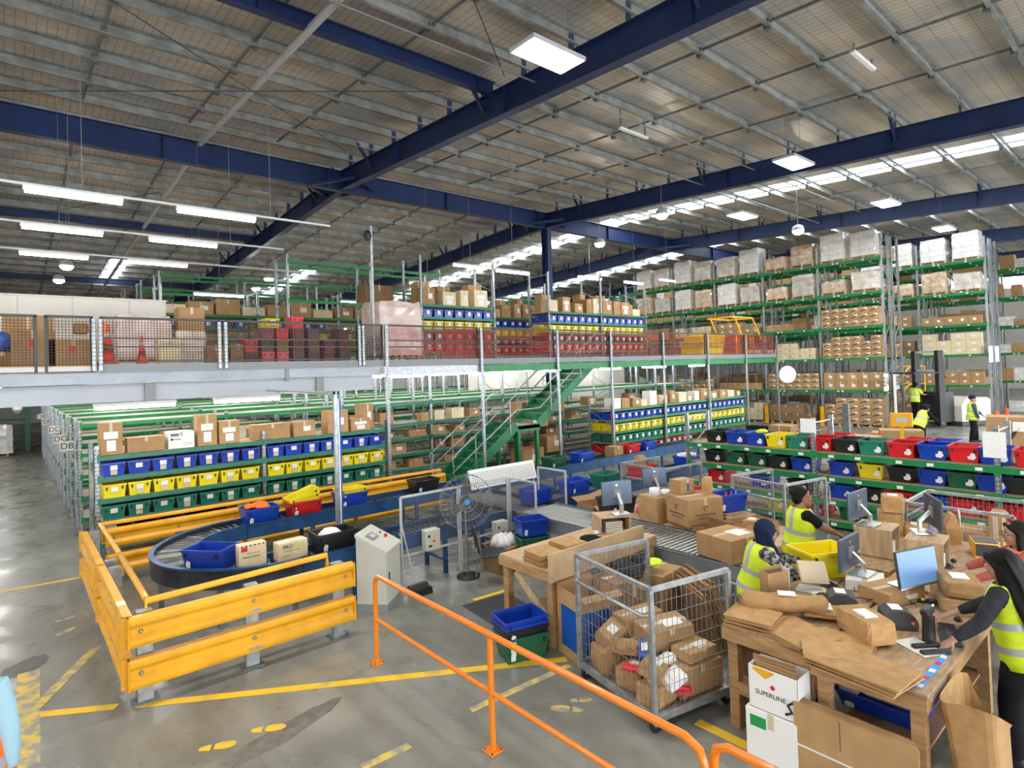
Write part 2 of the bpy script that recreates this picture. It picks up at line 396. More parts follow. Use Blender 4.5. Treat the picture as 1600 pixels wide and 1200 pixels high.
# ------------------------------------------------------------------ lamps
def panel_mesh():
    fr = MB().box(-.6,-.3,0,.6,.3,.07); di = MB().quad((-.57,-.27,-.004),(-.57,.27,-.004),(.57,.27,-.004),(.57,-.27,-.004))
    wi = MB().tube([(-.45,0,.07),(-.45,0,1.75)], .004, 4); wj = MB().tube([(.45,0,.07),(.45,0,1.75)], .004, 4)
    return fr.mesh('housing', M['lightgrey']), di.mesh('diffuser', M['lamp_panel']), wi.mesh('hanger_wire', M['grey']), wj.mesh('hanger_wire', M['grey'])
PM = panel_mesh()
def panel(x, y, z=8.5, lab=None):
    t = thing('ceiling_panel_light', lab or 'unseen LED panel light added under the roof for fill', 'ceiling light', (x,y,z), 0, 'panel lights hung under the roof')
    for n, m_ in zip(('housing','diffuser','hanger_wire','hanger_wire'), PM): ob(n, m_, t)
panel(6.9, 6.88, 8.5, 'large bright panel light hanging in front of the nearest blue rafter')
panel(15.8, 6.77, 8.5, 'panel light hanging before the second blue rafter above the stock shelves')
panel(22.6, 6.7, 8.5, 'panel light before the third blue rafter, above the wrapped pallets')
for px, py in ((1160,338),(1475,358)):
    p = at(px, py, z=8.5); panel(p.x, p.y, 8.5, {1160:'small panel light below the roof lights, left of the pallet racks',1475:'panel light over the rightmost wrapped pallet loads'}[px])
for x in (-2, 6.9, 15.8, 24.5):  # out of view panels, added as fill light for the hall
    for y in (-.5, -7): panel(x, y)
for x in (-5, 2.5): panel(x, 6.9)  # further unseen panels added for fill, left of the visible row
panel(-2.2, 9.8)  # unseen panel added to brighten the left aisle
bayM = (MB().lathe([(.10,.22),(.20,.16),(.24,.0),(.23,-.02)], 16).mesh('housing', M['lightgrey']), MB().lathe([(.215,-.03),(.19,-.10),(.11,-.16),(.01,-.175)], 16).mesh('lens', M['lamp_bay']))
bays = [(937,380,8.6),(1247,360,8.6),(104,415,7.8),(420,435,8.2),(400,450,8.2),(1034,335,8.8),(92,437,8.2)]
for k, (px, py, z) in enumerate(bays):
    p = at(px, py, z=z)
    t = thing('high_bay_light', None, 'ceiling light', p, 0, 'round high bay lamps')
    t['label'] = ['round high bay lamp glowing right of the navy column','round high bay lamp left of the third rafter','round lamp under the left roof above the white panel wall','upper of two round lamps before the far skylight','lower of two round lamps before the far skylight','round lamp beyond the second ridge joint','tiny round lamp just over the white panel wall'][k]
    for n, m_ in zip(('housing','lens'), bayM): ob(n, m_, t)
    MB().tube([(0,0,.2),(0,0,zroof(p.y)-p.z-.1)], .01, 5).build('hanger_rod', M['grey'], t)
def tube_light(x0, x1, y, z, lab, trunk=None, ax=0, mat_='lamp_tube', rod=0):
    t = thing('tube_light', lab, 'tube light', ((x0+x1)/2, y, z) if ax == 0 else (y, (x0+x1)/2, z), 0 if ax == 0 else PI/2, 'linear tube lights')
    h = abs(x1-x0)/2
    MB().box(-h,-.045,.0,h,.045,.06).build('housing', M['white'], t)
    MB().tube([(-h+.02,0,-.03),(h-.02,0,-.03)], .034, 8).build('diffuser', M[mat_], t)
    if rod: MB().tube([(0,0,.06),(0,0,rod)], .008, 5).build('hanger_rod', M['grey'], t)
    return t
n = 0
for y, z in ((12.55,6.56),(15.5,6.56),(18.65,6.56)):
    for x0, x1 in ((.2,1.6),(2.45,3.9)):
        tube_light(x0, x1, y, z, ['left','right'][x0 > 2]+' glowing tube of the '+['nearest','middle','farthest'][[12.55,15.5,18.65].index(y)]+' pair above the white panel wall')
    for a, b in ((-5,-3.6),(-2.4,-1)): tube_light(a, b, y, z, 'glowing tube light on trunking outside the left edge')
    o = MB().box(-6,y-.03,z+.06,5.5 if y < 18 else 7,y+.03,z+.10).build('lighting_trunking', M['lightgrey'])
    tag(o, 'grey lighting trunking carrying the '+['nearest','middle','farthest'][[12.55,15.5,18.65].index(y)]+' upper left tubes', 'trunking')
    for x in (-1.5,1,4.2): MB().tube([(x,y,z+.1),(x,y,zroof(y)-.2)], .005, 4).build('hanger_wire', M['grey'], o)
# ------------------------------------------------------------------ plastic tubs
def tub_bm(L, W, H, tp=.035, th=.008):
    """open stacking tub, front (short side W) towards -y, base at z=0, front face at y=0"""
    mb = MB(); cx, cy = 0, L/2
    def ring(dx, dy, z): return [(cx-dx,cy-dy,z),(cx+dx,cy-dy,z),(cx+dx,cy+dy,z),(cx-dx,cy+dy,z)]
    a, b = W/2, L/2
    R_ = [ring(a-tp,b-tp,0), ring(a-.012,b-.012,H-.03), ring(a,b,H-.03), ring(a,b,H), ring(a-.016,b-.016,H), ring(a-tp-th,b-tp-th,.012)]
    mb.loft(R_, 0, True, False)
    for sx in (-1,1):   # handle recess marks on the front
        x = sx*(a-.07); mb.box(x-.012,-.0005,H-.10,x+.012,.012,H-.045, 1)
    return mb
def card_bm(W, H, two):
    mb = MB().box(-.055,-.002,H*.45,.055,.012,H*.45+.085)
    if two: mb.box(-.052,-.002,H*.45-.09,.052,.02,H*.45-.01,1)
    return mb
TUB = {}
for c in ('blue','yellow','teal','red','black','green'):
    TUB[c] = tub_bm(.58,.385,.25).mesh('stacking_tub', [M['tub'+c], M['black']])
    mb = tub_bm(.60,.45,.27,.045); mb.add([(.06,.018,.06),(.13,.016,.05),(.17,.017,.09),(.15,.011,.16),(.10,.010,.17),(.09,.013,.12),(.05,.014,.11)], [(0,1,2,3,4,5,6)], 2); TUB[c+'T'] = mb.mesh('tote_tub', [M['tub'+c], M['black'], M['label']])
    mb = tub_bm(.42,.60,.29,.05); mb.add([(-.22,.024,.04),(-.16,.024,.04),(-.155,.012,.13),(-.20,.009,.15),(-.225,.012,.11)], [(0,1,2,3,4)], 2); TUB[c+'L'] = mb.mesh('tote_tub', [M['tub'+c], M['black'], M['label']])
    mb = tub_bm(.58,.352,.25); mb.box(-.055,-.003,.08,.055,.02,.20,2); TUB[c+'F'] = mb.mesh('stacking_tub', [M['tub'+c], M['black'], M['label']])
CARD1 = card_bm(.385,.25,0).mesh('label_card', [M['label'], M['tan']]); CARD2 = card_bm(.385,.25,1).mesh('label_card', [M['label'], M['tan']])
def tub(x, y, z, c, lab, group, rz=0, cards=True, name='stacking_tub'):
    o = tag(ob(name, TUB[c], None, (x,y,z), rz), lab, 'tub', group)
    if cards: ob('label_card', RND.choice((CARD1,CARD2,CARD2)), o)
    return o

# ------------------------------------------------------------------ shelving racks (front faces -y, run along +x)
def post_bm(mb, x, y, h, w=.075, d=.06, slots=True, mi=0, mslot=1):
    mb.box(x-w/2,y,0,x+w/2,y+.006,h,mi).box(x-w/2,y,0,x-w/2+.005,y+d,h,mi).box(x+w/2-.005,y,0,x+w/2,y+d,h,mi)
    if slots:
        k = .1
        while k < h-.05:
            for s in (-.018,.018): mb.quad((x+s-.006,y-.001,k),(x+s+.006,y-.001,k),(x+s+.006,y-.001,k+.03),(x+s-.006,y-.001,k+.03),mslot)
            k += .075
FR = {}
def frame_mesh(h, dep, slots=True, m='galv'):
    key = (h, dep, slots, m)
    if key not in FR:
        mb = MB(); post_bm(mb, 0, 0, h, slots=slots); post_bm(mb, 0, dep-.06, h, slots=False)
        k = .15; s = 0
        while k < h-.5:
            a, b = (.03, dep-.03) if s % 2 == 0 else (dep-.03, .03)
            mb.bar((0,a,k),(0,b,k+.5),.03,.012); k += .55; s += 1
        mb.bar((0,.03,.12),(0,dep-.03,.12),.03,.02).bar((0,.03,h-.1),(0,dep-.03,h-.1),.03,.02)
        FR[key] = mb.mesh('upright_frame', [M[m], M['black']])
    return FR[key]
BM = {}
def beam_mesh(L, bm, h=.08, tags=0):
    key = (L, bm, h, tags)
    if key not in BM:
        mb = MB().box(.04,-.012,-h,L-.04,.025,0); mb.box(.0,-.016,-h-.03,.045,.03,.03).box(L-.045,-.016,-h-.03,L,.03,.03)
        for k in range(tags):
            x = L*(k+.5)/tags+.05*(-1)**k; mb.box(x-.05,-.014,-h*.8,x+.05,-.01,-h*.25,1)
        BM[key] = mb.mesh('shelf_beam', [M[bm], M['label']])
    return BM[key]
BD = {}
def board_mesh(L, dep, m):
    key = (L, dep, m)
    if key not in BD: BD[key] = MB().box(.04,.03,-.03,L-.04,dep-.03,-.004).mesh('shelf_board', M[m])
    return BD[key]
def rack(name, label, cat, loc, nb, bay, dep, levels, h, bm='beamteal', board='board', rz=0, group=None, frames=None, slots=True, bh=.08, tags=0, zoff=0, skip=()):
    t = thing(name, label, cat, loc, rz, group)
    for i in range(nb+1):
        if frames is None or i in frames: ob('upright_frame', frame_mesh(h, dep, slots), t, (i*bay,0,0))
    for i in range(nb):
        for li, z in enumerate(levels):
            if (i,li) in skip: continue
            ob('shelf_beam', beam_mesh(bay, bm, bh, tags), t, (i*bay,0,z-zoff))
            if li == len(levels)-1 or rz: ob('shelf_beam', beam_mesh(bay, bm, bh), t, (i*bay,dep-.03,z-zoff))
            if board: ob('shelf_board', board_mesh(bay, dep, board), t, (i*bay,0,z-zoff))
    return t
# ------------------------------------------------------------------ cartons
CM = {}
def carton_mesh(w, d, h, m='card', style=0):
    key = (round(w,2), round(d,2), round(h,2), m, style)
    if key in CM: return CM[key]
    mb = MB().bbox((0,0,h/2),(w,d,h),.006)
    e = .0015
    mb.box(-w/2+.004,-.025,h-.004,w/2-.004,.025,h+e,1)          # tape along the top
    mb.box(-.025,-d/2-e,h*.72,.025,-d/2+.002,h,1)
    if style == 1:   # address label on front
        mb.box(-w*.05,-d/2-2*e,h*.35,w*.28,-d/2,h*.68,2)
    elif style == 2: # two labels
        mb.box(-w*.32,-d/2-2*e,h*.5,w*.3,-d/2,h*.72,2).box(-w*.2,-d/2-2*e,h*.12,w*.2,-d/2,h*.45,2)
    elif style == 3: # printed dark swoosh mark and label
        mb.add([(-w*.42,-d/2-2*e,h*.2),(w*.12,-d/2-2*e,h*.42),(w*.3,-d/2-2*e,h*.75),(w*.1,-d/2-2*e,h*.58),(-w*.36,-d/2-2*e,h*.38)], [(0,1,2,3,4)], 3)
        mb.add([(-w/2-2*e,d*.4,h*.2),(-w/2-2*e,-d*.1,h*.4),(-w/2-2*e,-d*.3,h*.75),(-w/2-2*e,-d*.05,h*.6),(-w/2-2*e,d*.36,h*.38)], [(0,1,2,3,4)], 3)
        mb.box(w*.12,-d/2-2*e,h*.62,w*.4,-d/2,h*.88,2)
    elif style == 4: # small red mark and printed lines
        mb.box(-w*.1,-d/2-2*e,h*.55,w*.06,-d/2,h*.75,4); mb.box(-w*.3,-d/2-2*e,h*.25,w*.3,-d/2,h*.31,5)
    elif style == 6: # dark printed bars and mark
        mb.box(-w*.42,-d/2-2*e,h*.78,-w*.1,-d/2,h*.88,3).box(-w*.42,-d/2-2*e,h*.70,-w*.1,-d/2,h*.73,3).box(-w*.42,-d/2-2*e,h*.5,-w*.32,-d/2,h*.62,3).box(-w*.3,-d/2-2*e,h*.52,-w*.02,-d/2,h*.58,5).box(w*.05,-d/2-2*e,h*.2,w*.4,-d/2,h*.22,5).box(w*.05,-d/2-2*e,h*.3,w*.4,-d/2,h*.32,5)
    elif style == 5: # labels on top
        mb.box(-w*.05,-d*.3,h,w*.35,d*.12,h+2*e,2)
    CM[key] = mb.mesh('carton', [M[m], M['tan'], M['label'], M['ink'], M['red'], M['grey']]); return CM[key]
def carton(x, y, z, w, d, h, lab, group=None, m='card', style=0, rz=0, name='carton', cat='carton'):
    return tag(ob(name, carton_mesh(w, d, h, m, style), None, (x,y,z), rz), lab, cat, group)
def open_carton(x, y, z, w, d, h, lab, rz=0, m='card', name='open_carton', flap=.12, parent=None, group=None):
    mb = MB(); t = .006
    mb.box(-w/2,-d/2,0,w/2,d/2,t).box(-w/2,-d/2,0,-w/2+t,d/2,h).box(w/2-t,-d/2,0,w/2,d/2,h).box(-w/2,-d/2,0,w/2,-d/2+t,h).box(-w/2,d/2-t,0,w/2,d/2,h)
    o = tag(mb.build(name, M[m], None, (x,y,z), rz), lab, 'carton', group)
    f = MB()
    if flap:
        for i,(a,b,c) in enumerate((((-w/2,-d/2,h),(w/2,-d/2,h),(0,-1,-.35)), ((w/2,d/2,h),(-w/2,d/2,h),(0,1,.25)))):
            v = V(c).normalized()*flap; f = MB(); A, B = V(a), V(b); n = V((0,0,.004))
            f.add([A,B,B+v,A+v,A+n,B+n,B+v+n,A+v+n], [(0,1,2,3),(7,6,5,4),(0,4,5,1),(2,6,7,3),(1,5,6,2),(3,7,4,0)]); f.build('flap', M[m], o)
    return o
# ------------------------------------------------------------------ ground floor shelving under the mezzanine
ZD = 3.62     # mezzanine floor
BAY = 2.94
FY = 13.1
def face_text(par, txt, size, loc, rot, m='ink', sx=1):
    cu = bpy.data.curves.new('lettering', 'FONT'); cu.body = txt; cu.size = size; cu.align_x = 'CENTER'; cu.align_y = 'CENTER'; cu.extrude = .001
    tmp = bpy.data.objects.new('tmp', cu); COL.objects.link(tmp); bpy.context.view_layer.update()
    me = bpy.data.meshes.new_from_object(tmp.evaluated_get(bpy.context.evaluated_depsgraph_get())); bpy.data.objects.remove(tmp)
    me.materials.clear(); me.materials.append(M[m]); me.name = 'lettering'
    x = bpy.data.objects.new('lettering', me); COL.objects.link(x); x.parent = par; x.location = loc; x.rotation_euler = rot; x.scale = (sx,1,1); return x
def sign(o, txt, x, y, z, w, h, ax='y', name='aisle_sign', lab=None, m='cream', size=None, rz=0):
    s = MB().box(-w/2,-.006,-h/2,w/2,.006,h/2).build(name, M[m], None, (x,y,z), rz)
    if lab: tag(s, lab, 'sign', o)
    face_text(s, txt, size or h*.85, (0,-.007,0), (PI/2,0,0)); return s
rack('tub_rack', 'green beamed shelving row of blue, yellow and dark green tubs behind the yellow guard rail', 'shelving', (1.19,FY,0), 2, BAY, 1.1, [.36,.77,1.16,1.56,1.95], 2.15)
names = {'blue':'blue','yellow':'yellow','teal':'green','red':'red','black':'black'}
def tub_rows(x0, nb, y, rows, where, group, z0=0, cards=True, n=7, depth2=True, first=0, bay=BAY, suffix=''):
    for c, z in rows:
        k = 0
        for b in range(nb):
            for i in range(n):
                x = x0 + b*bay + .06 + (i+.5)*(bay-.12)/n
                tub(x+rr(-.012,.012), y+.03+rr(0,.03), z0+z+.001, c+suffix, f'{ordn(k)} {names[c]} tub from the left in the {names[c]} row {where}', group, 0, cards); k += 1
        if depth2: tub(x0+.06+.5*(bay-.12)/n, y+.64, z0+z+.001, c+suffix, f'{names[c]} tub behind the leftmost of the {names[c]} row {where}', group, 0, False)
tub_rows(1.19, 2, FY, [('blue',1.56),('yellow',1.16),('teal',.77)], 'on the DB aisle rack', 'tubs on the rack behind the yellow guard rail')
for i in range(5): tub(1.55+i*.42, FY+.03, .361, 'black', f'{ordn(i)} black tub glimpsed low behind the far yellow guard, from the left', 'black tubs behind the far guard', 0)
bx = [(1.42,.36,.34,.60,2,'tall brown carton with two labels at the left end above the blue tubs'),(1.98,.62,.40,.28,0,'low open topped brown carton beside the tall left carton'),(2.58,.46,.40,.33,6,'white printed carton between brown cartons above the blue tubs'),(3.05,.36,.34,.62,2,'tall brown carton with a long label, right of the white carton'),(3.47,.40,.34,.47,2,'square brown carton with a small label beside the tall one'),(4.35,.75,.4,.33,0,'pale wide carton pair near the middle post of the shelf'),(5.05,.5,.4,.33,1,'brown carton right of the middle post with two white notes'),(5.85,.5,.4,.52,1,'tall squarish carton above the right blue tubs'),(6.42,.5,.4,.30,2,'low white labelled carton left of the cable mast')]
for x,w,d,h,st,lab in bx: carton(x, FY+.08+d/2, 1.951, w, d, h, lab, 'cartons on top of the tub rack', 'white' if 'white printed' in lab else 'card', st)
carton(6.72, FY+.5, 1.951, .3,.4,.62, 'tall brown carton at the right end above the blue tubs', 'cartons on top of the tub rack', 'card', 1)
rows = [FY+2.6*k for k in range(1, 9)]
sgn = {1:None,2:'DB',3:'DC',4:'DD',6:'DF',8:'DH'}
for k, y in enumerate(rows, 1):
    w = ['','second','third','fourth','fifth','sixth','seventh','eighth','ninth'][k]
    rack('stock_shelving', f'{w} shelving row back along the grey aisle, left block with bright green beams', 'shelving', (1.13,y,0), 2, BAY, 1.1, [.4,.86,1.32,1.78,2.42] if k < 4 else [.8,1.7,2.42], 2.5, 'beamgreen', 'boardlight', slots=k < 3)
    if k < 7: rack('stock_shelving', f'{w} shelving row back under the mezzanine, right block beyond the green stairs', 'shelving', (7.1,y,0), 6 if k < 3 else 5, BAY, 1.1, [.40,.86,1.32,1.78,2.42] if k < 3 else [1.3,2.0,2.42], 3.4, 'beamteal' if k == 1 else 'beamgreen', 'boardlight', slots=False)
    if sgn.get(k): sign('aisle letter signs', sgn[k], 1.06, y-.06, 1.76 if k < 4 else 1.88, .31, .24, m='offwhite', lab=f'cream aisle sign lettered {sgn[k]} on the shelving end post')
# cartons in the open shelves beside and behind the stairs (second row)
for i in range(30):
    lv = RND.choice([.40,.86,1.32,1.78]); 
for li, z in enumerate([.40,.86,1.32,1.78]):
    xx = 7.35; j = 0
    while xx < 15.4:
        w, h, d = rr(.3,.62), rr(.18,.36), rr(.3,.42)
        if RND.random() < .72:
            lab = f'{ordn(j)} carton along the {["lowest","second","third","fourth"][li]} shelf of the open shelving behind the green stairs'
            carton(xx+w/2, rows[0]+.06+d/2, z+.001, w, d, h, lab, 'cartons behind the green stairs', RND.choice(['card','card','carddark','cream']), RND.choice([0,1,1])); j += 1
        xx += w+rr(.06,.5)
for j in range(9):
    w = rr(.4,.6); carton(15.9+j*.9+rr(-.1,.1), rows[0]+.35, [.861,1.321,1.781][j%3], w, .4, .34, f'{ordn(j)} brown carton from the left in shelving behind the right tub rack', 'cartons behind the right tub rack', 'card', j%3)
for j in range(6):
    carton(2.2+j*.78, rows[0]+.3, 1.781 if j%2 else 1.321, rr(.4,.6), .4, .32, f'{ordn(j)} pale carton from the left glimpsed on the second shelving row', 'cartons on the second shelving row', RND.choice(['card','cream']), j%3)
# big brown cartons right of the stairs
for j,(x,z,w,h) in enumerate(((13.3,.42,1.0,.62),(14.35,.42,.8,.55),(13.4,1.33,1.3,.40),(14.4,1.8,.9,.55),(13.2,1.8,.7,.4))):
    carton(x, FY+1.8, z if j else .02, w, .6, h, f'large brown carton right of the green stairs, {["on the floor","low right","middle shelf","upper right","upper left"][j]}', 'large cartons right of the stairs', 'card', 1)
# right tub rack
rack('tub_rack', 'long shelving of blue, yellow, green and red tubs under the right of the mezzanine', 'shelving', (15.68,FY,0), 3, 3.03, 1.1, [.27,.65,1.04,1.43,1.82], 2.0, 'beamgreen')
tub_rows(15.68, 3, FY, [('blue',1.43),('yellow',1.04),('teal',.65)], 'under the right mezzanine', 'tubs on the right ground floor rack', n=8, bay=3.03, cards=False, suffix='F') if 0 else None
for c, z in (('blue',1.43),('yellow',1.04),('teal',.65),('red',.27)):
    for k in range(24 if c != 'red' else 13):
        b, i = divmod(k, 8); x = 15.68+b*3.03+.06+(i+.5)*2.91/8
        tub(x, FY+.03+rr(0,.03), z+.001, c+'F', f'{ordn(k)} {names[c]} tub from the left end of the right ground floor rack', 'tubs on the right ground floor rack', 0, False)
    for q in (0,1): tub(15.74+.19, FY+.05+.58*q+.0, z+.001, c, f'{names[c]} tub seen side on at the left end of the right ground floor rack', None, 0, False) if q else None
xx = 15.8; j = 0
while xx < 24.4:
    w, h = rr(.28,.6), rr(.22,.55)
    carton(xx+w/2, FY+.3, 1.821, w, .36, h, f'{ordn(j)} carton from the left on top of the right ground floor tub rack', 'cartons on the right tub rack', RND.choice(['card','cream','card','white']), RND.choice([1,1,2,0])); j += 1
    xx += w+rr(.02,.25)
struct(MB().box(15.6,21.2,0,26.5,21.3,3.28).build('wall_under_mezzanine', M['wallpanel']), 'white panel wall under the mezzanine')
# lights beneath the mezzanine
for k, y in enumerate((14.75,17.3,19.9,22.5,25.1)):
    for j, x in enumerate((2.6,5.6,8.6,11.6,14.6,17.6,20.6,23.6)):
        t = tube_light(x-.62, x+.62, y, 3.24, f'tube light under the mezzanine, {ordn(j)} from the left in the {ordn(k)} aisle', mat_='lamp_low')
for j, x in enumerate((-.3,-1.9,-3.6)):
    for k in range(6): tube_light(13.9+k*3.6, 15.3+k*3.6, x, 3.24, f'{ordn(k)} tube light in {["right","middle","left"][j]} row under the mezzanine over the left aisle', ax=1, mat_='lamp_low')  # middle and left rows are unseen, added to brighten the aisle floor
for x, lab in ((1.9,'tube light below the white fascia at the left of the tub rack'),(4.0,'tube light below the white fascia above the tub rack middle')): tube_light(x-.7, x+.7, 13.7, 2.84, lab)

# ------------------------------------------------------------------ mezzanine
DX1 = 27.8
struct(MB().box(-8,FY,ZD-.10,DX1,48,ZD-.02).box(-8,FY,ZD-.02,DX1,48,ZD,1).build('mezzanine_floor', [M['lightgrey'], M['board']]), 'raised mezzanine floor')
struct(MB().box(-8,FY-.02,3.28,6.9,FY+.10,3.48).build('mezzanine_edge_beam', M['edgegrey']), 'galvanised edge beam')
struct(MB().box(7.1,FY-.02,3.25,10.0,FY+.08,3.46).build('mezzanine_edge_beam', M['galv']), 'galvanised edge beam')
struct(MB().box(10.05,FY-.02,3.25,DX1,FY+.08,3.46).build('mezzanine_edge_beam', M['beamgreen']), 'green edge beam')
struct(MB().box(1.25,FY-.04,3.48,DX1,FY-.02,3.64).build('mezzanine_toe_board', M['grey']), 'grey toe board')
struct(MB().box(-8,FY+.05,2.93,6.75,FY+.5,3.27).build('mezzanine_fascia', M['fascia']), 'white fascia panel under the mezzanine edge')
for x in (2.05,5.4): struct(MB().box(x-.09,FY-.02,2.93,x+.09,FY+.04,3.27).build('fascia_bracket', M['grey']), 'grey bracket on the fascia')
for x in (4.65,): struct(MB().box(x-.04,FY-.05,3.2,x+.04,FY-.02,3.5).build('beam_joint', M['grey']))
for k in range(15):   # cross joists under the deck
    x = 8.2+k*1.4; struct(MB().box(x,FY+.1,3.30,x+.06,40,3.5).build('mezzanine_joist', M['lightgrey']))
PX = [7.08,10.03,13.03,15.60,18.62,21.7,24.8,27.72]
pm = MB(); post_bm(pm, 0, 0, 4.5, .09, .05); PM_ = pm.mesh('mezzanine_post', [M['galv'], M['black']])
for i, x in enumerate(PX): tag(ob('mezzanine_post', PM_, None, (x,FY-.10,0)), f'{ordn(i)} perforated galvanised mezzanine post from the left along the front edge', 'post', 'mezzanine front posts')
# safety fence
WM = {}
def mesh_panel(w, h, s=.05, t=.006):
    key = (round(w,2), round(h,2), s, t)
    if key not in WM:
        mb = MB(); n = max(2,int(w/s)); k = max(2,int(h/s))
        for i in range(1,n): mb.bar((i*w/n,0,0),(i*w/n,0,h),t)
        for i in range(1,k): mb.bar((0,0,i*h/k),(w,0,i*h/k),t)
        WM[key] = mb
    return WM[key]
fx = [-2.4,.42,1.22,3.36,6.42] + PX
for i, (a, b) in enumerate(zip(fx, fx[1:])):
    z0 = 3.5 if a < 1.2 else 3.66; h = 4.5-z0; w = b-a-.1
    side = 'left of the cones' if b < 1.3 else ('behind the traffic cones' if i == 2 else ('before the stacked goods' if i == 3 else ('beside the wrapped pallet' if i == 4 else f'{ordn(i-5)} bay right of the wrapped pallet')))
    t = thing('safety_fence_panel', f'mesh safety fence panel on the mezzanine edge, {side}' + (', outermost' if i == 0 else ''), 'fence', (a+.05,FY+.02,z0), 0, 'mezzanine edge fence')
    fm = M['darkgrey']
    MB().bar((0,0,h),(w,0,h),.045).bar((0,0,.02),(w,0,.02),.03).bar((.02,0,0),(.02,0,h),.045).bar((w-.02,0,0),(w-.02,0,h),.045).build('frame', fm, t)
    mesh_panel(w, h-.03, .05, .008 if a < 6.5 else (.006 if a < 21 else .003)).build('wire_mesh', M['netred'] if a > 6.5 else M['wiredark'], t)
    if a > 1.2:
        for z in (.30,.46): MB().bar((0,-.03,z),(w,-.03,z),.03).build('mid_rail', fm, t)
for x, w in ((1.22,.10),(3.34,.12),(6.42,.10)):
    mb = MB(); post_bm(mb, -w/2, -.06, .95, .07, .05); post_bm(mb, w/2, -.06, .95, .07, .05)
    tag(mb.build('fence_post', [M['galv'], M['black']], None, (x,FY-.02,ZD-.1)), f'galvanised double fence post on the mezzanine edge {["left of the cones","right of the cones","left of the wrapped pallet"][[1.22,3.34,6.42].index(x)]}', 'post', 'double fence posts')
t = thing('light_mast', 'tall thin galvanised mast with a black speaker rising from the mezzanine edge', 'mast', (6.85,FY+.12,3.62))
MB().tube([(0,0,0),(0,0,3.35)], .035, 8).build('pole', M['galv'], t); MB().lathe([(.05,-.12),(.11,0),(.05,.12)], 10).build('speaker', M['black'], t, (-.1,0,3.1))
# ------------------------------------------------------------------ wrapped pallet loads
def pallet_mesh(w, d):
    mb = MB()
    for i in range(7): mb.box(-w/2+i*(w-.09)/6,-d/2,.118,-w/2+i*(w-.09)/6+.09,d/2,.14)
    for y in (-d/2,-.045,d/2-.09): mb.box(-w/2,y,0,w/2,y+.09,.022); [mb.box(x,y,.022,x+.1,y+.09,.118) for x in (-w/2,-.05,w/2-.1)]
    return mb.mesh('pallet_base', M['pallet'])
PAL = pallet_mesh(1.15,1.0)
def load_mesh(w, d, h, seed, m='film'):
    r = random.Random(seed); mb = MB(); nx = 6; rings = []
    nz = max(3, int(h/.16))
    for k in range(nz+1):
        z = h*k/nz; pts = []; s = 1-.05*(k == nz) ; 
        per = [(i/nx-.5, -.5) for i in range(nx)] + [(.5, i/nx-.5) for i in range(nx)] + [(.5-i/nx, .5) for i in range(nx)] + [(-.5, .5-i/nx) for i in range(nx)]
        j = r.uniform(-.015,.015)
        for u, v in per:
            c = .97 if abs(u) > .49 and abs(v) > .49 else 1
            pts.append((u*w*s*c + j + r.uniform(-.008,.008), v*d*s*c + j + r.uniform(-.008,.008), z + (r.uniform(-.05,.03) if k == nz else 0)))
        rings.append(pts)
    return mb.loft(rings, 0, True, False).mesh('wrapped_load', M[m])
mat('filmwhite', (.97,.96,.94), .2, 0, var=.12, scale=4, c2=(.80,.77,.72), bump=.5, bscale=11, rnd=.06, coat=.4)
mat('filmbrown', (.74,.60,.46), .25, 0, var=.22, scale=4, c2=(.50,.34,.21), bump=.5, bscale=11, rnd=.1, coat=.4)
def wrap_lines(m):
    # the edges of the cartons show faintly through the stretch film
    nt = m.node_tree; N = nt.nodes; L = nt.links; b = N['Principled BSDF']; src = b.inputs['Base Color'].links[0].from_socket
    tc = N.new('ShaderNodeTexCoord'); sx = N.new('ShaderNodeSeparateXYZ'); ad = N.new('ShaderNodeMath'); cb = N.new('ShaderNodeCombineXYZ'); br = N.new('ShaderNodeTexBrick'); mx = N.new('ShaderNodeMix')
    L.new(tc.outputs['Object'], sx.inputs[0]); L.new(sx.outputs[0], ad.inputs[0]); L.new(sx.outputs[1], ad.inputs[1]); L.new(ad.outputs[0], cb.inputs[0]); L.new(sx.outputs[2], cb.inputs[1]); L.new(cb.outputs[0], br.inputs['Vector'])
    br.inputs['Scale'].default_value = 1; br.inputs['Brick Width'].default_value = .42; br.inputs['Row Height'].default_value = .27; br.inputs['Mortar Size'].default_value = .012; br.inputs['Color1'].default_value = (1,1,1,1); br.inputs['Color2'].default_value = (.88,.86,.82,1); br.inputs['Mortar'].default_value = (.58,.52,.46,1)
    mx.data_type = 'RGBA'; mx.blend_type = 'MULTIPLY'; mx.inputs[0].default_value = .6; L.new(src, mx.inputs[6]); L.new(br.outputs[0], mx.inputs[7]); L.new(mx.outputs[2], b.inputs['Base Color'])
for n_ in ('film','filmwhite','filmbrown'): wrap_lines(M[n_])
mat('filmpink', (.70,.58,.55), .22, 0, c2=(.50,.36,.30), scale=3, bump=.4, bscale=9, coat=.4)
LD = [load_mesh(1.12,1.0,h,s,m) for h,s,m in ((1.15,1,'filmwhite'),(1.0,2,'filmbrown'),(.85,3,'film'),(1.3,4,'filmwhite'),(.6,5,'filmbrown'),(1.1,6,'film'))]
def wrapped(x, y, z, k, lab, group=None, rz=0, mesh=None):
    t = thing('wrapped_pallet', lab, 'pallet load', (x,y,z), rz, group)
    ob('pallet_base', PAL, t); ob('wrapped_load', mesh or LD[k % len(LD)], t, (0,0,.14)); return t

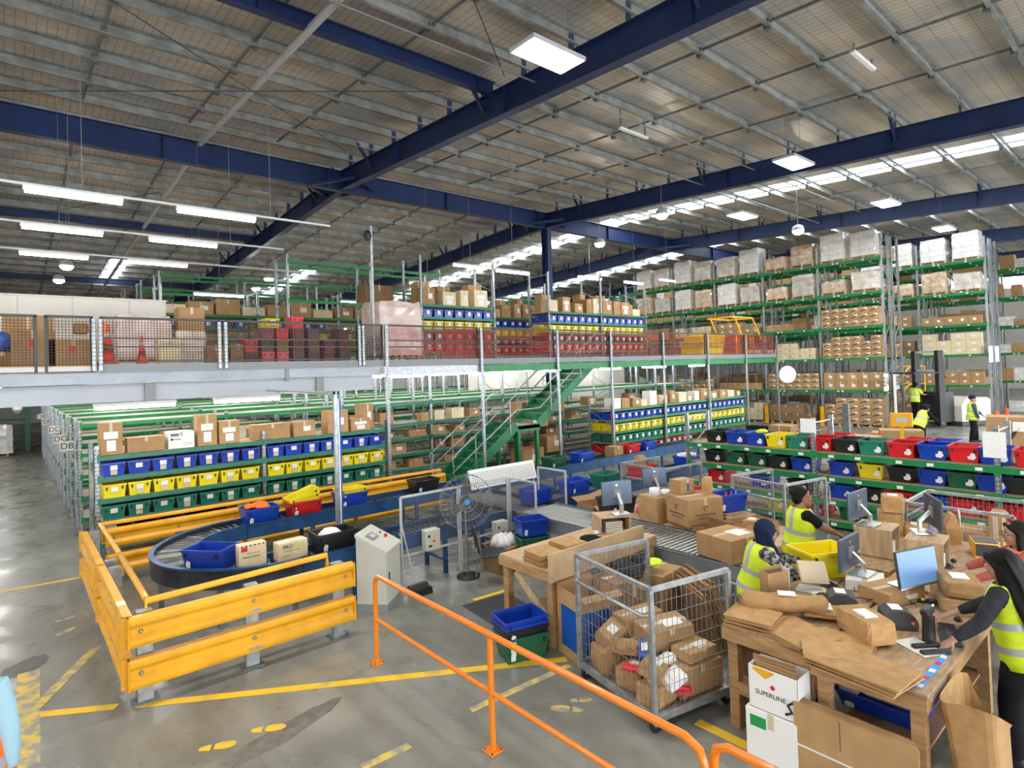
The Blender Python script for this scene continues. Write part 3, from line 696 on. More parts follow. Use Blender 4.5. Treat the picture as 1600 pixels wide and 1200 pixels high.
# ------------------------------------------------------------------ shelving and goods on the mezzanine
ML = [.05,.34,.68,1.05,1.43,1.82]
rack('tub_rack', 'mezzanine shelving bay of tubs with cartons on top, right of the wrapped pallet', 'shelving', (9.8,15.7,ZD), 1, 2.92, 1.1, ML, 3.35)
rack('tub_rack', 'narrow slice of mezzanine tub shelving set back between two taller bays', 'shelving', (14.75,18.3,ZD), 1, 2.92, 1.1, ML, 3.35)
rack('tub_rack', 'long mezzanine shelving of blue and yellow tubs above the green stairs, with tall galvanised frames', 'shelving', (15.35,15.7,ZD), 2, 2.95, 1.1, ML, 3.3)
for nm, x0, y, nb, grp in (('bay right of the wrapped pallet',9.8,15.7,1,'A'),('slice of shelving set back',14.75,18.3,1,'B'),('long shelving above the stairs',15.35,15.7,2,'C')):
    for c, z in (('blue',ML[4]),('yellow',ML[3]),('black',ML[2]),('red',ML[1])):
        for k in range(7*nb):
            if grp == 'B' and k > 4: break
            b, i = divmod(k, 7)
            tub(x0+b*2.93+.06+(i+.5)*2.8/7, y+.03+rr(0,.03), ZD+z+.001, c+'F', f'{ordn(k)} {c} tub from the left in the mezzanine {nm}', f'mezzanine tubs {nm}', 0, False)
        tub(x0+.06+.2, y+.64, ZD+z+.001, c, f'{c} tub at the open left end of mezzanine {nm}', None, 0, False)
for nm, x0, x1, y in (('bay right of wrapped pallet',9.9,12.6,15.7),('set back slice of shelving',14.9,17.4,18.3),('long shelving above the stairs',15.4,21.1,15.7)):
    xx = x0; j = 0
    while xx < x1-.3:
        wv, h = rr(.3,.62), rr(.28,.62)
        carton(xx+wv/2, y+.3, ZD+ML[5]+.001, wv, .42, h, f'{ordn(j)} carton from the left on top of the mezzanine {nm}', 'cartons on the mezzanine shelving', RND.choice(['card','card','cream']), RND.choice([0,1,2]))
        if RND.random() < .5: carton(xx+wv/2+.1, y+.75, ZD+ML[5]+.001, wv, .42, h+.25, f'taller carton behind {ordn(j)} one on top of mezzanine {nm}', 'cartons on the mezzanine shelving')
        xx += wv+rr(.02,.3); j += 1
rack('tall_rack_frames', 'tall galvanised rack frames with a green top beam behind the wrapped pallet', 'shelving', (6.1,16.9,ZD), 2, 2.6, 1.0, [.5,1.9,3.05], 3.2, 'beamgreen', None, slots=False)
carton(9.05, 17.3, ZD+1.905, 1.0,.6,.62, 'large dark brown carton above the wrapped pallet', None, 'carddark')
rack('stock_shelving', 'mezzanine shelving with cartons and blue tubs behind the fence, left of the tall frames', 'shelving', (3.6,20.9,ZD), 4, 2.9, 1.1, [.1,.55,.95,1.35,1.8], 2.7, 'beamgreen', 'board', slots=False)
for j in range(14):
    carton(3.95+j*.82, 21.3, ZD+1.801, .74, .5, .30+.12*(j%3), f'{ordn(j)} carton from the left on the top shelf behind the mezzanine fence', 'cartons on the shelf behind the fence', ['cream','card','card'][j%3], j%2)
    if j < 10: tub(3.95+j*.5+.3*(j>4), 20.95, ZD+1.351, 'blueF', f'{ordn(j)} small blue tub from the left on shelving behind the mezzanine fence', 'blue tubs behind the fence', 0, False)
    if j < 8: tub(6.6+j*.45, 20.95, ZD+.951, 'yellowF', f'{ordn(j)} yellow tub from the left on shelving behind the mezzanine fence', 'yellow tubs behind the fence', 0, False)
for k, y in enumerate((24.5,28.5,33,38)):
    rack('stock_shelving', f'{ordn(k+1)} distant row of galvanised frames with green beams at the back of the mezzanine', 'shelving', (4.2,y,ZD), 8, 2.93, 1.1, [1.0,1.9,2.9,3.6], 3.7+.2*k, 'beamgreen', None, slots=False)
    for j in range(16 if k == 0 else 0):
        carton(4.6+j*1.45+rr(0,.3), y+.3, ZD+(1.001 if (j+k)%3 == 0 else 1.901), rr(.6,1.1), .6, rr(.3,.6), f'{ordn(j)} carton from the left on the {ordn(k+1)} distant mezzanine row', 'cartons far back on the mezzanine', RND.choice(['card','card','cream']))
    for j in range(4):
        tube_light(5+j*5.5, 6.7+j*5.5, y-1.4, ZD+2.75, f'{ordn(j)} tube light from the left before the {ordn(k+1)} distant mezzanine row', rod=zroof(y-1.4)-ZD-2.8)
for j, (px0, px1, py, y, ax) in enumerate(((708,768,413,16.9,0),(850,775,430,15.2,0),(903,945,432,17,0),(975,1022,440,16.9,0),(1030,1075,436,19,0),(690,640,445,18,0))):
    a = at(px0, py, y=y); b = at(px1, py, y=y); tube_light(min(a.x,b.x), min(a.x,b.x)+1.5, y, a.z, f'{ordn(j)} tube light above the right mezzanine shelving', rod=zroof(y)-a.z-.05)
def far_cartons(y0, rows_, lab):
    mb = MB()
    for y, zz in rows_:
        x = 4.6
        while x < 27:
            w_, h = rr(.6,1.1), rr(.3,.6); mb.box(x,y,zz+.002,x+w_,y+.6,zz+h,RND.choice([0,0,1])); x += w_+rr(.1,.8)
    tag(mb.build('stacked_cartons', [M['card'],M['cream']]), lab, 'cartons', None, 'stuff')
far_cartons(0, [(y,ZD+z) for y in (28.8,33.3,38.3) for z in (1.0,1.9)], 'brown and cream cartons on the farthest mezzanine rows')
# white panelled room at the left
t = thing('panel_room', 'long low white panelled room standing on the mezzanine at the left', 'room', (-8,18.2,ZD))
MB().box(0,0,0,11.25,3,1.82).build('wall_panels', M['wallpanel'], t)
for x in (5.2,8.15,9.2,10.4): MB().box(x,-.006,0,x+.02,0,1.82).build('panel_seam', M['lightgrey'], t)
MB().box(0,-.03,1.82,11.28,3.03,1.86).build('roof_edge', M['offwhite'], t)
# goods along the fence, left to right
def on_mezz(px, y): return at(px, 560, y=y).x
carton(on_mezz(50,14.5)-.05, 14.6, ZD, .75,.6,1.0, 'tall brown carton at the left of the mezzanine behind the mesh', None, 'card', 0)
carton(on_mezz(52,13.8), 13.75, ZD, .62,.5,.66, 'brown carton with dark print standing before the tall one on the mezzanine', None, 'card', 4)
carton(on_mezz(113,13.8), 13.80, ZD, .72,.6,.5, 'wide low brown carton beside the orange trolley frame on the mezzanine', None, 'card', 4)
t = thing('orange_trolley', 'orange tubular trolley frame with hanging straps left of the tall cone', 'trolley', (on_mezz(124,14.3)+.05,14.6,ZD))
MB().bar((-.3,0,.1),(.38,0,.1),.035).bar((.38,0,.05),(.38,0,.95),.035).bar((-.1,0,.75),(.38,0,.75),.03).bar((.38,-.3,.1),(.38,.3,.1),.035).build('frame', M['orange'], t)
MB().bbox((0,0,.78),(.26,.16,.22),.03).build('strap_bundle', M['carddark'], t)
for s in (-.3,.3): MB().lathe([(.05,-.02),(.05,.02)], 12, 0, (.3,s,.05), RX(PI/2)).build('wheel', M['black'], t)
carton(on_mezz(4,14), 14.3, ZD, .4,.5,.3, 'low dark carton at the far left edge of the mezzanine', None, 'carddark'); 
tag(MB().lathe([(.06,0),(.16,.03),(.17,.2),(.10,.34),(.03,.38)], 12).build('blue_bag', M['blueplastic'], None, (on_mezz(3,14),14.3,ZD+.301)), 'blue bag on a carton at the far left edge of the mezzanine', 'bag')
cone_m = (MB().bbox((0,0,.015),(.3,.3,.03),.008).mesh('base', M['cone']), MB().lathe([(.115,.03),(.02,.72),(.018,.73)], 16).mesh('body', M['cone']), MB().lathe([(.089,.22),(.072,.36),(.0721,.36)], 16).mesh('dark_band', M['rust']), MB().lathe([(.055,.50),(.045,.58)], 16).mesh('pale_band', M['lightgrey']))
for px, s, lab in ((169,1.1,'taller orange traffic cone behind the mezzanine mesh, nearer the double post'),(222,.78,'shorter orange traffic cone in front of the pale wrapped load on the mezzanine')):
    t = thing('traffic_cone', lab, 'traffic cone', (on_mezz(px,13.55),13.55,ZD)); t.scale = (s,s,s)
    for n, m_ in zip(('base','body','dark_band','pale_band'), cone_m): ob(n, m_, t)
mp = load_mesh(1.0,.9,.92,21,'filmpink')
wrapped(on_mezz(215,14.6)+.1, 14.7, ZD, 0, 'pale pinkish wrapped pallet behind the shorter traffic cone', None, 0, mp)
carton(on_mezz(263,14), 14.0, ZD, .38,.4,.55, 'upright tan carton right of the pale wrapped load on the mezzanine', None, 'cream')
carton(on_mezz(296,14.3), 14.35, ZD, .55,.5,.74, 'pale carton left of the second double post on the mezzanine', None, 'film')
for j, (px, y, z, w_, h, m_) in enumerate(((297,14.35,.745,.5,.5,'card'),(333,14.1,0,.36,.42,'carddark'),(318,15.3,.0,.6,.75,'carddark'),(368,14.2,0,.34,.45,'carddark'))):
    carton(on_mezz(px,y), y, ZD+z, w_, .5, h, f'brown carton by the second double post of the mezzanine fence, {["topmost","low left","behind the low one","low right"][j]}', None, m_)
# maroon crates stacked along the fence
mat('maroon', (.16,.05,.045), .6, 0, rnd=.35); mat('crategrey', (.13,.10,.10), .6, 0, rnd=.3)
cr = {}
for c in ('maroon','crategrey','tubred','carddark'):
    cr[c] = tub_bm(.5,.29,.27,.02).mesh('crate', [M[c], M['black']])
px = 390; k = 0
while px < 555:
    n = [2,3,3,4,3,2,3][k % 7]
    for q in range(n):
        c = RND.choice(['maroon','maroon','crategrey','carddark','tubred'] if q else ['maroon','tubred','crategrey'])
        tag(ob('crate', cr[c], None, (on_mezz(px,14), 13.75+rr(0,.08), ZD+q*.272), rr(-.02,.02)), f'{dict(maroon="maroon",crategrey="dark grey",tubred="red",carddark="brown")[c]} crate, {ordn(q)} from floor, {ordn(k)} stack right of the second double fence post', 'crate', 'crates stacked along the mezzanine fence')
    px += 24; k += 1
for j, px in enumerate((430,446,470)): tag(ob('crate', TUB['yellowF'], None, (on_mezz(px,14.9), 15.0, ZD+.9)), f'yellow tub held high behind the maroon crates, {ordn(j)} from left', 'crate') if j == 0 else None
o = carton(on_mezz(432,14.9)-.05, 15.25, ZD, .6,.6,.89, 'tall brown carton carrying a yellow tub behind the maroon crates', None, 'carddark')
big = load_mesh(1.25,1.05,1.42,31,'filmpink')
wrapped(on_mezz(612,13.9)+.05, 13.95, ZD, 0, 'tall pinkish wrapped pallet behind the tall mast on the mezzanine', None, 0, big)
# yellow bins and pallet gate at the right end of the mezzanine
def ybin(x0, x1, y, h, lab):
    t = thing('yellow_bin', lab, 'bin', ((x0+x1)/2,y,ZD)); w_ = x1-x0
    mb = MB(); R_ = []
    for z, s in ((0,.86),(.1,.88),(h*.9,1),(h*.9,1.03),(h,1.03)): R_.append([(s*w_/2*math.copysign(abs(math.cos(a))**.4,math.cos(a)), s*.55*math.copysign(abs(math.sin(a))**.4,math.sin(a)), z) for a in [2*PI*i/24 for i in range(24)]])
    mb.loft(R_, 0).build('tank', M['tubyellow'], t); MB().box(-w_*.2,-.575,h*.55,w_*.2,-.5,h*.6).build('ridge', M['tubyellow'], t)
ybin(21.75,22.3,13.9,.62,'small yellow bin at the right end of the mezzanine tubs')
ybin(22.55,24.6,14.3,.92,'large rounded yellow bin left of the yellow pallet gate')
t = thing('pallet_gate', 'yellow tubular swing up pallet gate at the right end of the mezzanine', 'gate', (25.0,13.75,ZD))
for dy in (0,1.2):
    MB().tube([(0,dy,1.75),(.25,dy,1.72),(1.15,dy,.5),(1.15,dy,0)], .045, 8).build('side_arm', M['guardyellow'], t)
    MB().tube([(1.9,dy,0),(1.9,dy,.95),(.35,dy,.95),(.35,dy,0)], .035, 8).build('side_rail', M['guardyellow'], t)
MB().bar((0,0,1.76),(0,1.2,1.76),.07).bar((1.9,0,1.76),(0,0,1.76),.07).bar((1.9,1.2,1.76),(0,1.2,1.76),.07).bar((1.9,0,1.76),(1.9,1.2,1.76),.07).build('top_bar', M['guardyellow'], t)
MB().tube([(1.9,0,1.75),(2.7,0,.75)], .045, 8).build('link_arm', M['guardyellow'], t)
for j in range(4): MB().bar((.6+j*.35,0,.05),(.6+j*.35,0,.9),.03).build('gate_bar', M['guardyellow'], t)
net = mesh_panel(5.8,.95,.045,.004); tag(net.build('red_netting', M['netred'], None, (21.8,FY+.10,ZD)), 'red safety netting along the right end of the mezzanine fence', 'netting')
net2 = mesh_panel(2.4,1.0,.045,.010); tag(net2.build('red_netting', M['netred'], None, (26.0,14.9,ZD)), 'red netting panel behind the yellow pallet gate', 'netting')
net3 = mesh_panel(1.7,.85,.03,.010); tag(net3.build('red_netting', M['netred'], None, (8.9,FY+.14,ZD)), 'red netting in front of the yellow and blue tub bay', 'netting')

# ------------------------------------------------------------------ pallet racking (faces -x, runs along y)
PB = 2.85; PH = [1.78,3.34,4.86,6.46,8.06]
def pallet_rack(x, y_end, nb, lab, h=9.15, frames=None):
    t = thing('pallet_rack', lab, 'pallet racking', (x, y_end+nb*PB, 0), -PI/2)
    for i in range(nb+1): ob('upright_frame', PF, t, (i*PB,0,0))
    for i in range(nb):
        for z in PH:
            ob('pallet_beam', PBM, t, (i*PB,0,z)); ob('pallet_beam', PBM, t, (i*PB,.97,z))
            if z < 4: ob('shelf_board', board_mesh(PB, 1.0, 'board'), t, (i*PB,0,z))
    return t
mb = MB(); h = 9.15
for yy in (0,.92):
    mb.box(-.05,yy,0,.05,yy+.008,h).box(-.05,yy,0,-.043,yy+.08,h).box(.043,yy,0,.05,yy+.08,h)
k = .3; s = 0
while k < h-1:
    a, b = (.04,.96) if s % 2 == 0 else (.96,.04); mb.bar((0,a,k),(0,b,k+.9),.04,.02); k += .95; s += 1
PF = mb.mesh('upright_frame', [M['galv'], M['black']])
mb = MB().box(.05,-.02,-.13,PB-.05,.03,0).box(0.0,-.025,-.2,.05,.03,.05).box(PB-.05,-.025,-.2,PB,.03,.05)
for q in (.25,.32,.72): mb.box(PB*q,-.023,-.10,PB*q+.1,-.019,-.03,1)
PBM = mb.mesh('pallet_beam', [M['beamgreen'], M['label']])
pallet_rack(31, 9.5, 6, 'tall green beamed pallet racking ending at the BA sign')
pallet_rack(32.35, 9.5, 4, 'pallet racking back to back behind the BA row, ending at the BB sign')
pallet_rack(36.6, 6.7, 8, 'second aisle of pallet racking beyond the forklift truck')
pallet_rack(37.95, 6.7, 7, 'pallet racking back to back behind the second aisle')
pallet_rack(42.6, 4.6, 8, 'third aisle of pallet racking at the right edge')
pallet_rack(43.9, 4.6, 7, 'pallet racking back to back behind the third aisle')
ob_n = 0
def stack(x, y0, z, nc, nr, w_, h, d, style, m, where, grp):
    """nc columns (towards -y) by nr rows of cartons whose fronts stand on the plane x"""
    for c in range(nc):
        n = nr - (1 if RND.random() < .18 and nr > 1 else 0)
        for r in range(n):
            carton(x+d/2+rr(0,.02), y0-(c+.5)*w_, z+r*h, w_-.008, d, h-.004, f'carton, column {c+1} from left, {ordn(r)} up, {where}', grp, m, style, -PI/2)
WR = 0
lvl = ['ground','first beam','second beam','third beam','fourth beam','top beam']
for bi in range(5):                      # bays from the BA end (y = 9.5) towards the mezzanine
    ya = 9.5+bi*PB; ytop = ya+PB
    bn = ['end','second','third','fourth','fifth'][bi]+' bay from the BA sign'
    for z, li in ((8.06,5),(6.46,4)):
        for p in (0,1):
            k = [0,1,3,5,1,2,0,5,4,2,3,0,2,5,4,1,0,2,5,3][(bi*4+p+li*2) % 20]
            if li == 4 and (bi, p) in ((1,0),): k = 4
            wrapped(31.52, ytop-.72-p*1.38, z, k, f'{"left" if p == 0 else "right"} wrapped pallet load on the {lvl[li]}, {bn}', 'wrapped loads on the BA racking', -PI/2)
    g = 'cartons on the BA pallet racking'
    for li, z, plan in (
        (3, 4.86, [(6,3,.43,.30,3,'card'), (3,1,.44,.36,0,'card'), (5,2,.5,.33,1,'card'), (4,2,.6,.3,4,'cream'), (4,2,.6,.34,0,'card')][bi]),
        (2, 3.34, [(6,4,.44,.26,3,'card'), (5,3,.5,.28,4,'cream'), (4,2,.6,.3,4,'cream'), (4,2,.6,.3,0,'card'), None][bi]),
        (1, 1.78, [(5,2,.52,.42,1,'card'), (6,3,.44,.28,3,'card'), (4,1,.62,.35,0,'card'), (5,2,.5,.3,3,'card'), None][bi]),
        (0, .14, [(5,4,.52,.31,3,'card'), (4,2,.6,.42,0,'carddark'), (5,3,.5,.3,4,'cream'), (5,2,.5,.4,0,'card'), None][bi])):
        if not plan: continue
        nc, nr, w_, h, st, m_ = plan
        if li == 0:
            for p in (0,1): tag(ob('pallet', PAL, None, (31.52, ytop-.75-p*1.35, 0), PI/2), f'wooden pallet on the floor, {"left" if p == 0 else "right"} of the {bn}', 'pallet', 'floor pallets under BA racking')
        stack(31.03, ytop-.08, z+.002, nc, nr, w_, h, .45, st, m_, f'{lvl[li]} level, {bn}', g)
MB2 = MB()
for bi in range(2):
    ya = 6.7+bi*PB; ytop = ya+PB; bn = ['end','next'][bi]+' bay of second aisle'
    for z, li in ((8.06,5),(6.46,4)):
        for p in (0,1): wrapped(37.1, ytop-.72-p*1.38, z, [0,3,1,2,3,0,5,4][bi*4+p+(li==4)*2], f'{"left" if p == 0 else "right"} wrapped pallet load on the {lvl[li]}, {bn}', 'wrapped loads on the second aisle', -PI/2)
    for li, z, (nc, nr, w_, h, st, m_) in ((3,4.86,[(5,1,.5,.42,0,'card'),(4,2,.6,.3,0,'card')][bi]), (2,3.34,[(4,3,.62,.36,4,'cream'),(5,2,.5,.4,0,'carddark')][bi]), (1,1.78,[(5,2,.5,.34,1,'card'),(4,2,.6,.3,1,'card')][bi]), (0,.02,[(4,2,.6,.42,0,'card'),(4,2,.6,.42,0,'card')][bi])):
        for c in range(nc):
            for r in range(nr-(RND.random() < .2 and nr > 1)): MB2.bbox((36.9+rr(0,.02), ytop-.08-(c+.5)*w_, z+.002+(r+.5)*h), (.5, w_-.01, h-.004), .006, {'card':0,'cream':1,'carddark':2}[m_]).box(36.645, ytop-.08-(c+.4)*w_, z+r*h+h*.4, 36.652, ytop-.08-(c+.65)*w_, z+r*h+h*.7, 3)
tag(MB2.build('stacked_cartons', [M['card'],M['cream'],M['carddark'],M['label']]), 'brown and cream cartons stacked on the front of the second racking aisle', 'cartons', None, 'stuff')
# goods of the deeper rows that only show through the gaps: one mass each
def mass(x, y0, y1, levels, lab, seed):
    r = random.Random(seed); mb = MB()
    for z in levels:
        y = y0
        while y < y1-.3:
            w_ = r.uniform(.4,.9); h = r.uniform(.3,.8); mb.box(x,y,z+.002,x+.7,y+w_-.01,z+h,0 if r.random() < .75 else 1); y += w_+(r.random() < .25)*.4
    o = mb.build('stacked_cartons', [M['card'], M['filmwhite']]); tag(o, lab, 'cartons', None, 'stuff')
mass(36.9, 12.5, 29, [.02]+PH, 'brown cartons and wrapped goods farther along the second racking aisle', 6); mass(32.55, 9.6, 20.8, [.02]+PH, 'brown cartons and wrapped goods filling the racking behind the BA row', 3)
mass(38.1, 6.8, 26, [.02]+PH, 'brown cartons and pale goods filling the racking behind the second aisle', 4)
mass(42.8, 4.7, 27, [.02]+PH, 'brown cartons and pale goods on the third racking aisle', 5)
for x, y, txt, w_, lab in ((30.9,9.44,'BA',.62,'white aisle sign lettered BA at the racking end'),(32.25,9.44,'BB',.62,'white aisle sign lettered BB beside the BA sign')):
    sign(None, txt, x-.1 if txt == 'BA' else x+.1, y, 2.15, w_, .8, lab=lab, m='white', size=.62)
tag(MB().box(31.72,9.40,.5,32.05,9.43,2.5).build('rack_notice', M['white']), 'long white notice hanging below the BA and BB signs', 'notice')
for x in (36.6,37.95,42.6): tag(MB().box(x-.35,6.62 if x < 40 else 4.5,2.9,x+.45,6.65 if x < 40 else 4.53,3.7).build('aisle_sign', M['white']), f'white aisle sign on racking end, {["second aisle left","second aisle right","third aisle"][[36.6,37.95,42.6].index(x)]}', 'sign')
for x, y in ((31,9.45),(32.35,9.45),(33.3,9.45),(36.6,6.62),(38.9,6.62)):
    tag(MB().bbox((0,0,.25),(.2,.16,.5),.03).build('rack_protector', M['orange'], None, (x,y-.1,0)), f'orange bumper at racking upright foot {["under the BA sign","under the white notice","under the BB sign","at the second aisle end","right of the second aisle end"][[31,32.35,33.3,36.6,38.9].index(x)]}', 'rack protector')
for y in (12.35,15.2,18.05): tag(MB().box(30.86,y-.08,0,30.96,y+.08,.95).build('upright_guard', M['guardyellow']), f'yellow guard on BA racking upright, {["nearest the sign","next to it","partly behind the mezzanine"][[12.35,15.2,18.05].index(y)]}', 'upright guard')
# ------------------------------------------------------------------ green stairs to the mezzanine
t = thing('steel_stairs', 'green steel staircase with a landing rising to the mezzanine', 'stairs', (0,0,0))
SY0, SY1 = 13.28, 14.35
A0, A1, B0, B1 = (9.15,0.0), (11.45,1.60), (12.35,1.60), (15.25,3.60)
for (xa,za),(xb,zb) in ((A0,A1),(B0,B1)):
    for y in (SY0, SY1): MB().bar((xa,y,za+.02),(xb,y,zb+.02),.05,.26).build('stringer', M['stairgreen'], t)
    n = int((zb-za)/.2)
    for k in range(1, n+1):
        f = k/(n+.0); x = xa+(xb-xa)*(k-.5)/n; z = za+(zb-za)*k/n-.06
        MB().box(x-.14,SY0,z-.03,x+.16,SY1,z).box(x+.14,SY0,z,x+.16,SY1,z+.15).build('tread', M['stairgreen'], t)
mb = MB().box(A1[0],SY0-.02,1.50,B0[0]+.05,SY1,1.60)
MB().box(A1[0],SY0-.02,1.42,B0[0]+.05,SY0+.04,1.62).box(A1[0],SY1-.04,1.42,B0[0]+.05,SY1,1.62).build('landing_edge', M['stairgreen'], t); mb.build('landing', M['lightgrey'], t)
for x in (11.55, 12.3):
    for y in (SY0+.04, SY1-.06): MB().box(x-.05,y-.05,0,x+.05,y+.05,1.45).build('leg', M['stairgreen'], t)
for y in (SY0-.03, SY1+.03):
    for pts in ([(9.15,y,.55),(9.1,y,.95),(11.45,y,2.55),(12.4,y,2.55),(15.2,y,4.5)], [(9.4,y,.12),(9.1,y,.55),(11.45,y,2.08),(12.4,y,2.1),(15.0,y,3.95)]): MB().tube(pts, .022, 6).build('handrail', M['galv'], t)
    for x, z in ((9.9,.5),(11.2,1.4),(12.9,2.0),(14.3,2.95)): MB().tube([(x,y,z),(x-.0,y,z+1.0)], .02, 6).build('baluster', M['galv'], t)

# ------------------------------------------------------------------ yellow guard rails
GP = [(.06,0),(-.02,.0),(-.035,.035),(-.035,.07),(.005,.12),(.005,.18),(-.035,.23),(-.035,.265),(-.02,.30),(.06,.30)]
def guard_beam(p, q, z, par, inward):
    p, q = V(p), V(q); L = (q-p).length; rz = math.atan2(q.y-p.y, q.x-p.x)
    mb = MB().prism(GP, 0, 0, L).bbox((L*.0+.012,.0,.15),(.02,.10,.31),.008).bbox((L-.012,.0,.15),(.02,.10,.31),.008)
    o = mb.build('guard_beam', M['guardyellow'], par, (p.x,p.y,z), rz)
    for x in (.12, L/2, L-.12):
        MB().lathe([(.022,0),(.022,.012),(.01,.022)], 8, 0, (x,-.001,.15), RX(PI/2)).build('bolt', M['galv'], o)
    MB().box(L/2-.07,-.0375,.035,L/2+.07,-.034,.065).build('maker_plate', M['galv'], o)
def guard(name_lab, p, q, posts, tube, zt=1.0, beams=(.2,.62)):
    t = thing('guard_rail', name_lab, 'guard rail', (0,0,0))
    for a, b in zip(p, q):
        for z in beams: guard_beam(a, b, z, t, 0)
    for x, y in posts:
        MB().box(x-.07,y-.05,0,x+.07,y+.05,.93).build('post', M['galv'], t); MB().box(x-.12,y-.10,0,x+.12,y+.10,.015).build('base_plate', M['galvdark'], t)
    for pts in tube: MB().tube(pts, .035, 10).build('hand_bar', M['guardyellow'], t)
    return t
guard('yellow steel guard rail facing the aisle walkway, nearest the camera', [(.86,7.08)], [(3.30,7.08)], [(1.03,7.22),(2.08,7.20),(3.12,7.20)], [[(1.06,7.26,.80),(1.06,7.26,1.0),(3.02,7.26,1.03),(3.02,7.26,.8)]])
guard('yellow steel guard rail on the left side of the conveyor loop beside the grey aisle', [(.86,11.75),(.86,9.40)], [(.86,9.42),(.86,7.12)], [(1.0,11.6),(1.0,9.55),(1.0,9.15)], [[(1.10,9.5,.7),(1.10,9.5,.98),(1.08,7.36,.98)],[(1.10,11.8,.98),(1.10,9.56,.98)]])
guard('yellow steel guard rail at the back, between the conveyor loop and the tub rack', [(1.15,11.62),(3.3,11.62),(5.5,11.62)], [(3.25,11.62),(5.45,11.62),(7.75,11.62)], [(1.25,11.76),(3.28,11.76),(5.48,11.76),(7.65,11.76)], [[(1.12,11.72,.7),(1.12,11.72,.99),(7.7,11.72,.99),(7.7,11.72,.6)]])
# ------------------------------------------------------------------ conveyors
ZC = .72
def straight_conv(name, lab, x0, x1, y0, y1, pitch=.1, rm='rollerdark', rail='convblue', z=ZC, h=.24, rr_=.025, legs=(), up=.07, axis=0, loc=(0,0)):
    """rollers across y (axis 0) while goods run along x; built at the origin, then turned if axis is 1"""
    t = thing(name, lab, 'conveyor', (loc[0],loc[1],0) if axis else (0,0,0), -PI/2 if axis else 0)
    for y, nm in ((y0,'side_rail'),(y1,'side_rail')):
        MB().box(x0,y-.02,z-h+up,x1,y+.02,z+up).box(x0,y-.035,z+up-.02,x1,y+.035,z+up).build(nm, M[rail], t)
    n = int((x1-x0)/pitch); rm_ = MB().tube([(0,y0+.02,0),(0,y1-.02,0)], rr_, 8).mesh('roller', M[rm])
    for k in range(min(n,98)): ob('roller', rm_, t, (x0+(k+.5)*(x1-x0)/min(n,98),0,z-rr_))
    for x in legs:
        for y in (y0,y1): MB().box(x-.03,y-.03,0,x+.03,y+.03,z-h+up).build('leg', M[rail], t)
        MB().box(x-.02,y0,.2,x+.02,y1,.24).build('cross_brace', M[rail], t)
    return t
CX, CY, RO, RI = 3.05, 9.70, 1.55, .98
NY0, NY1, FY0, FY1 = CY-RO, CY-RI, CY+RI, CY+RO
straight_conv('roller_conveyor', 'front straight of the blue roller conveyor beside the control cabinet', CX+.01, 6.85, NY0, NY1, legs=(3.8,5.4,6.6))
straight_conv('roller_conveyor', 'blue roller conveyor right of the mesh guards carrying green and red tubs', 7.9, 13.6, NY0, NY1, .085, 'roller', legs=(8.3,10.2,12.2))
straight_conv('roller_conveyor', 'long back straight of the blue roller conveyor below the tub rack', CX+.01, 9.9, FY0, FY1, legs=(4.2,6.4,8.6))
straight_conv('roller_conveyor', 'far right length of blue roller conveyor in front of the right tub rack', 9.95, 17.5, FY0, FY1, legs=(11,13,15,17))
t = thing('curved_conveyor', 'half round turn of the blue roller conveyor inside the yellow guards', 'conveyor', (CX,CY,0))
def arc(r, z0, z1, n=36, tw=.02):
    mb = MB()
    for k in range(n):
        a, b = PI/2+PI*k/n, PI/2+PI*(k+1)/n
        P_ = [(rr_*math.cos(q),rr_*math.sin(q),z) for q in (a,b) for rr_ in (r-tw,r+tw) for z in (z0,z1)]
        mb.add(P_, [(0,1,5,4),(2,6,7,3),(1,3,7,5),(0,4,6,2)])
    return mb
arc(RO, ZC-.20, ZC+.07).build('outer_rail', M['convdark'], t); arc(RO, ZC+.05, ZC+.072, tw=.035).build('rail_lip', M['convblue'], t); arc(RI, ZC-.17, ZC+.07).build('inner_rail', M['convblue'], t)
for k in range(40):
    a = PI/2+PI*(k+.5)/40; MB().tube([(RI*math.cos(a),RI*math.sin(a),ZC-.02),(RO*math.cos(a),RO*math.sin(a),ZC-.02)], [.018,.03], 8).build('roller', M['roller' if RND.random() < .25 else 'rollerdark'], t)
for a in (PI*.55,PI*.8,PI*1.05,PI*1.28,PI*1.48): MB().box(RO*math.cos(a)*.97-.03,RO*math.sin(a)*.97-.03,0,RO*math.cos(a)*.97+.03,RO*math.sin(a)*.97+.03,ZC-.2).build('leg', M['galvdark'], t)
MB().bbox((-.55,-.95,.40),(.34,.22,.34),.01).build('drive_box', M['cabinet'], t); MB().tube([(-.2,-1.0,.35),(.15,-1.05,.38)], .09, 10).build('motor', M['darkgrey'], t)
# wide grey roller conveyor that branches off towards the packing bench (turned so it runs towards -y)
straight_conv('wide_roller_conveyor', 'wide pale grey roller conveyor running between the packing benches', 0, 4.30, 0, .95, .085, 'roller', 'edgegrey', .74, .18, .026, (.4,2.2,3.9), .01, 1, (6.9,8.05))
straight_conv('transfer_conveyor', 'dark transfer conveyor between the two blue conveyor lines', 0, 1.9, 0, .95, .075, 'rollerdark', 'convdark', .70, .2, .025, (.5,1.4), .05, 1, (6.9,10.0))
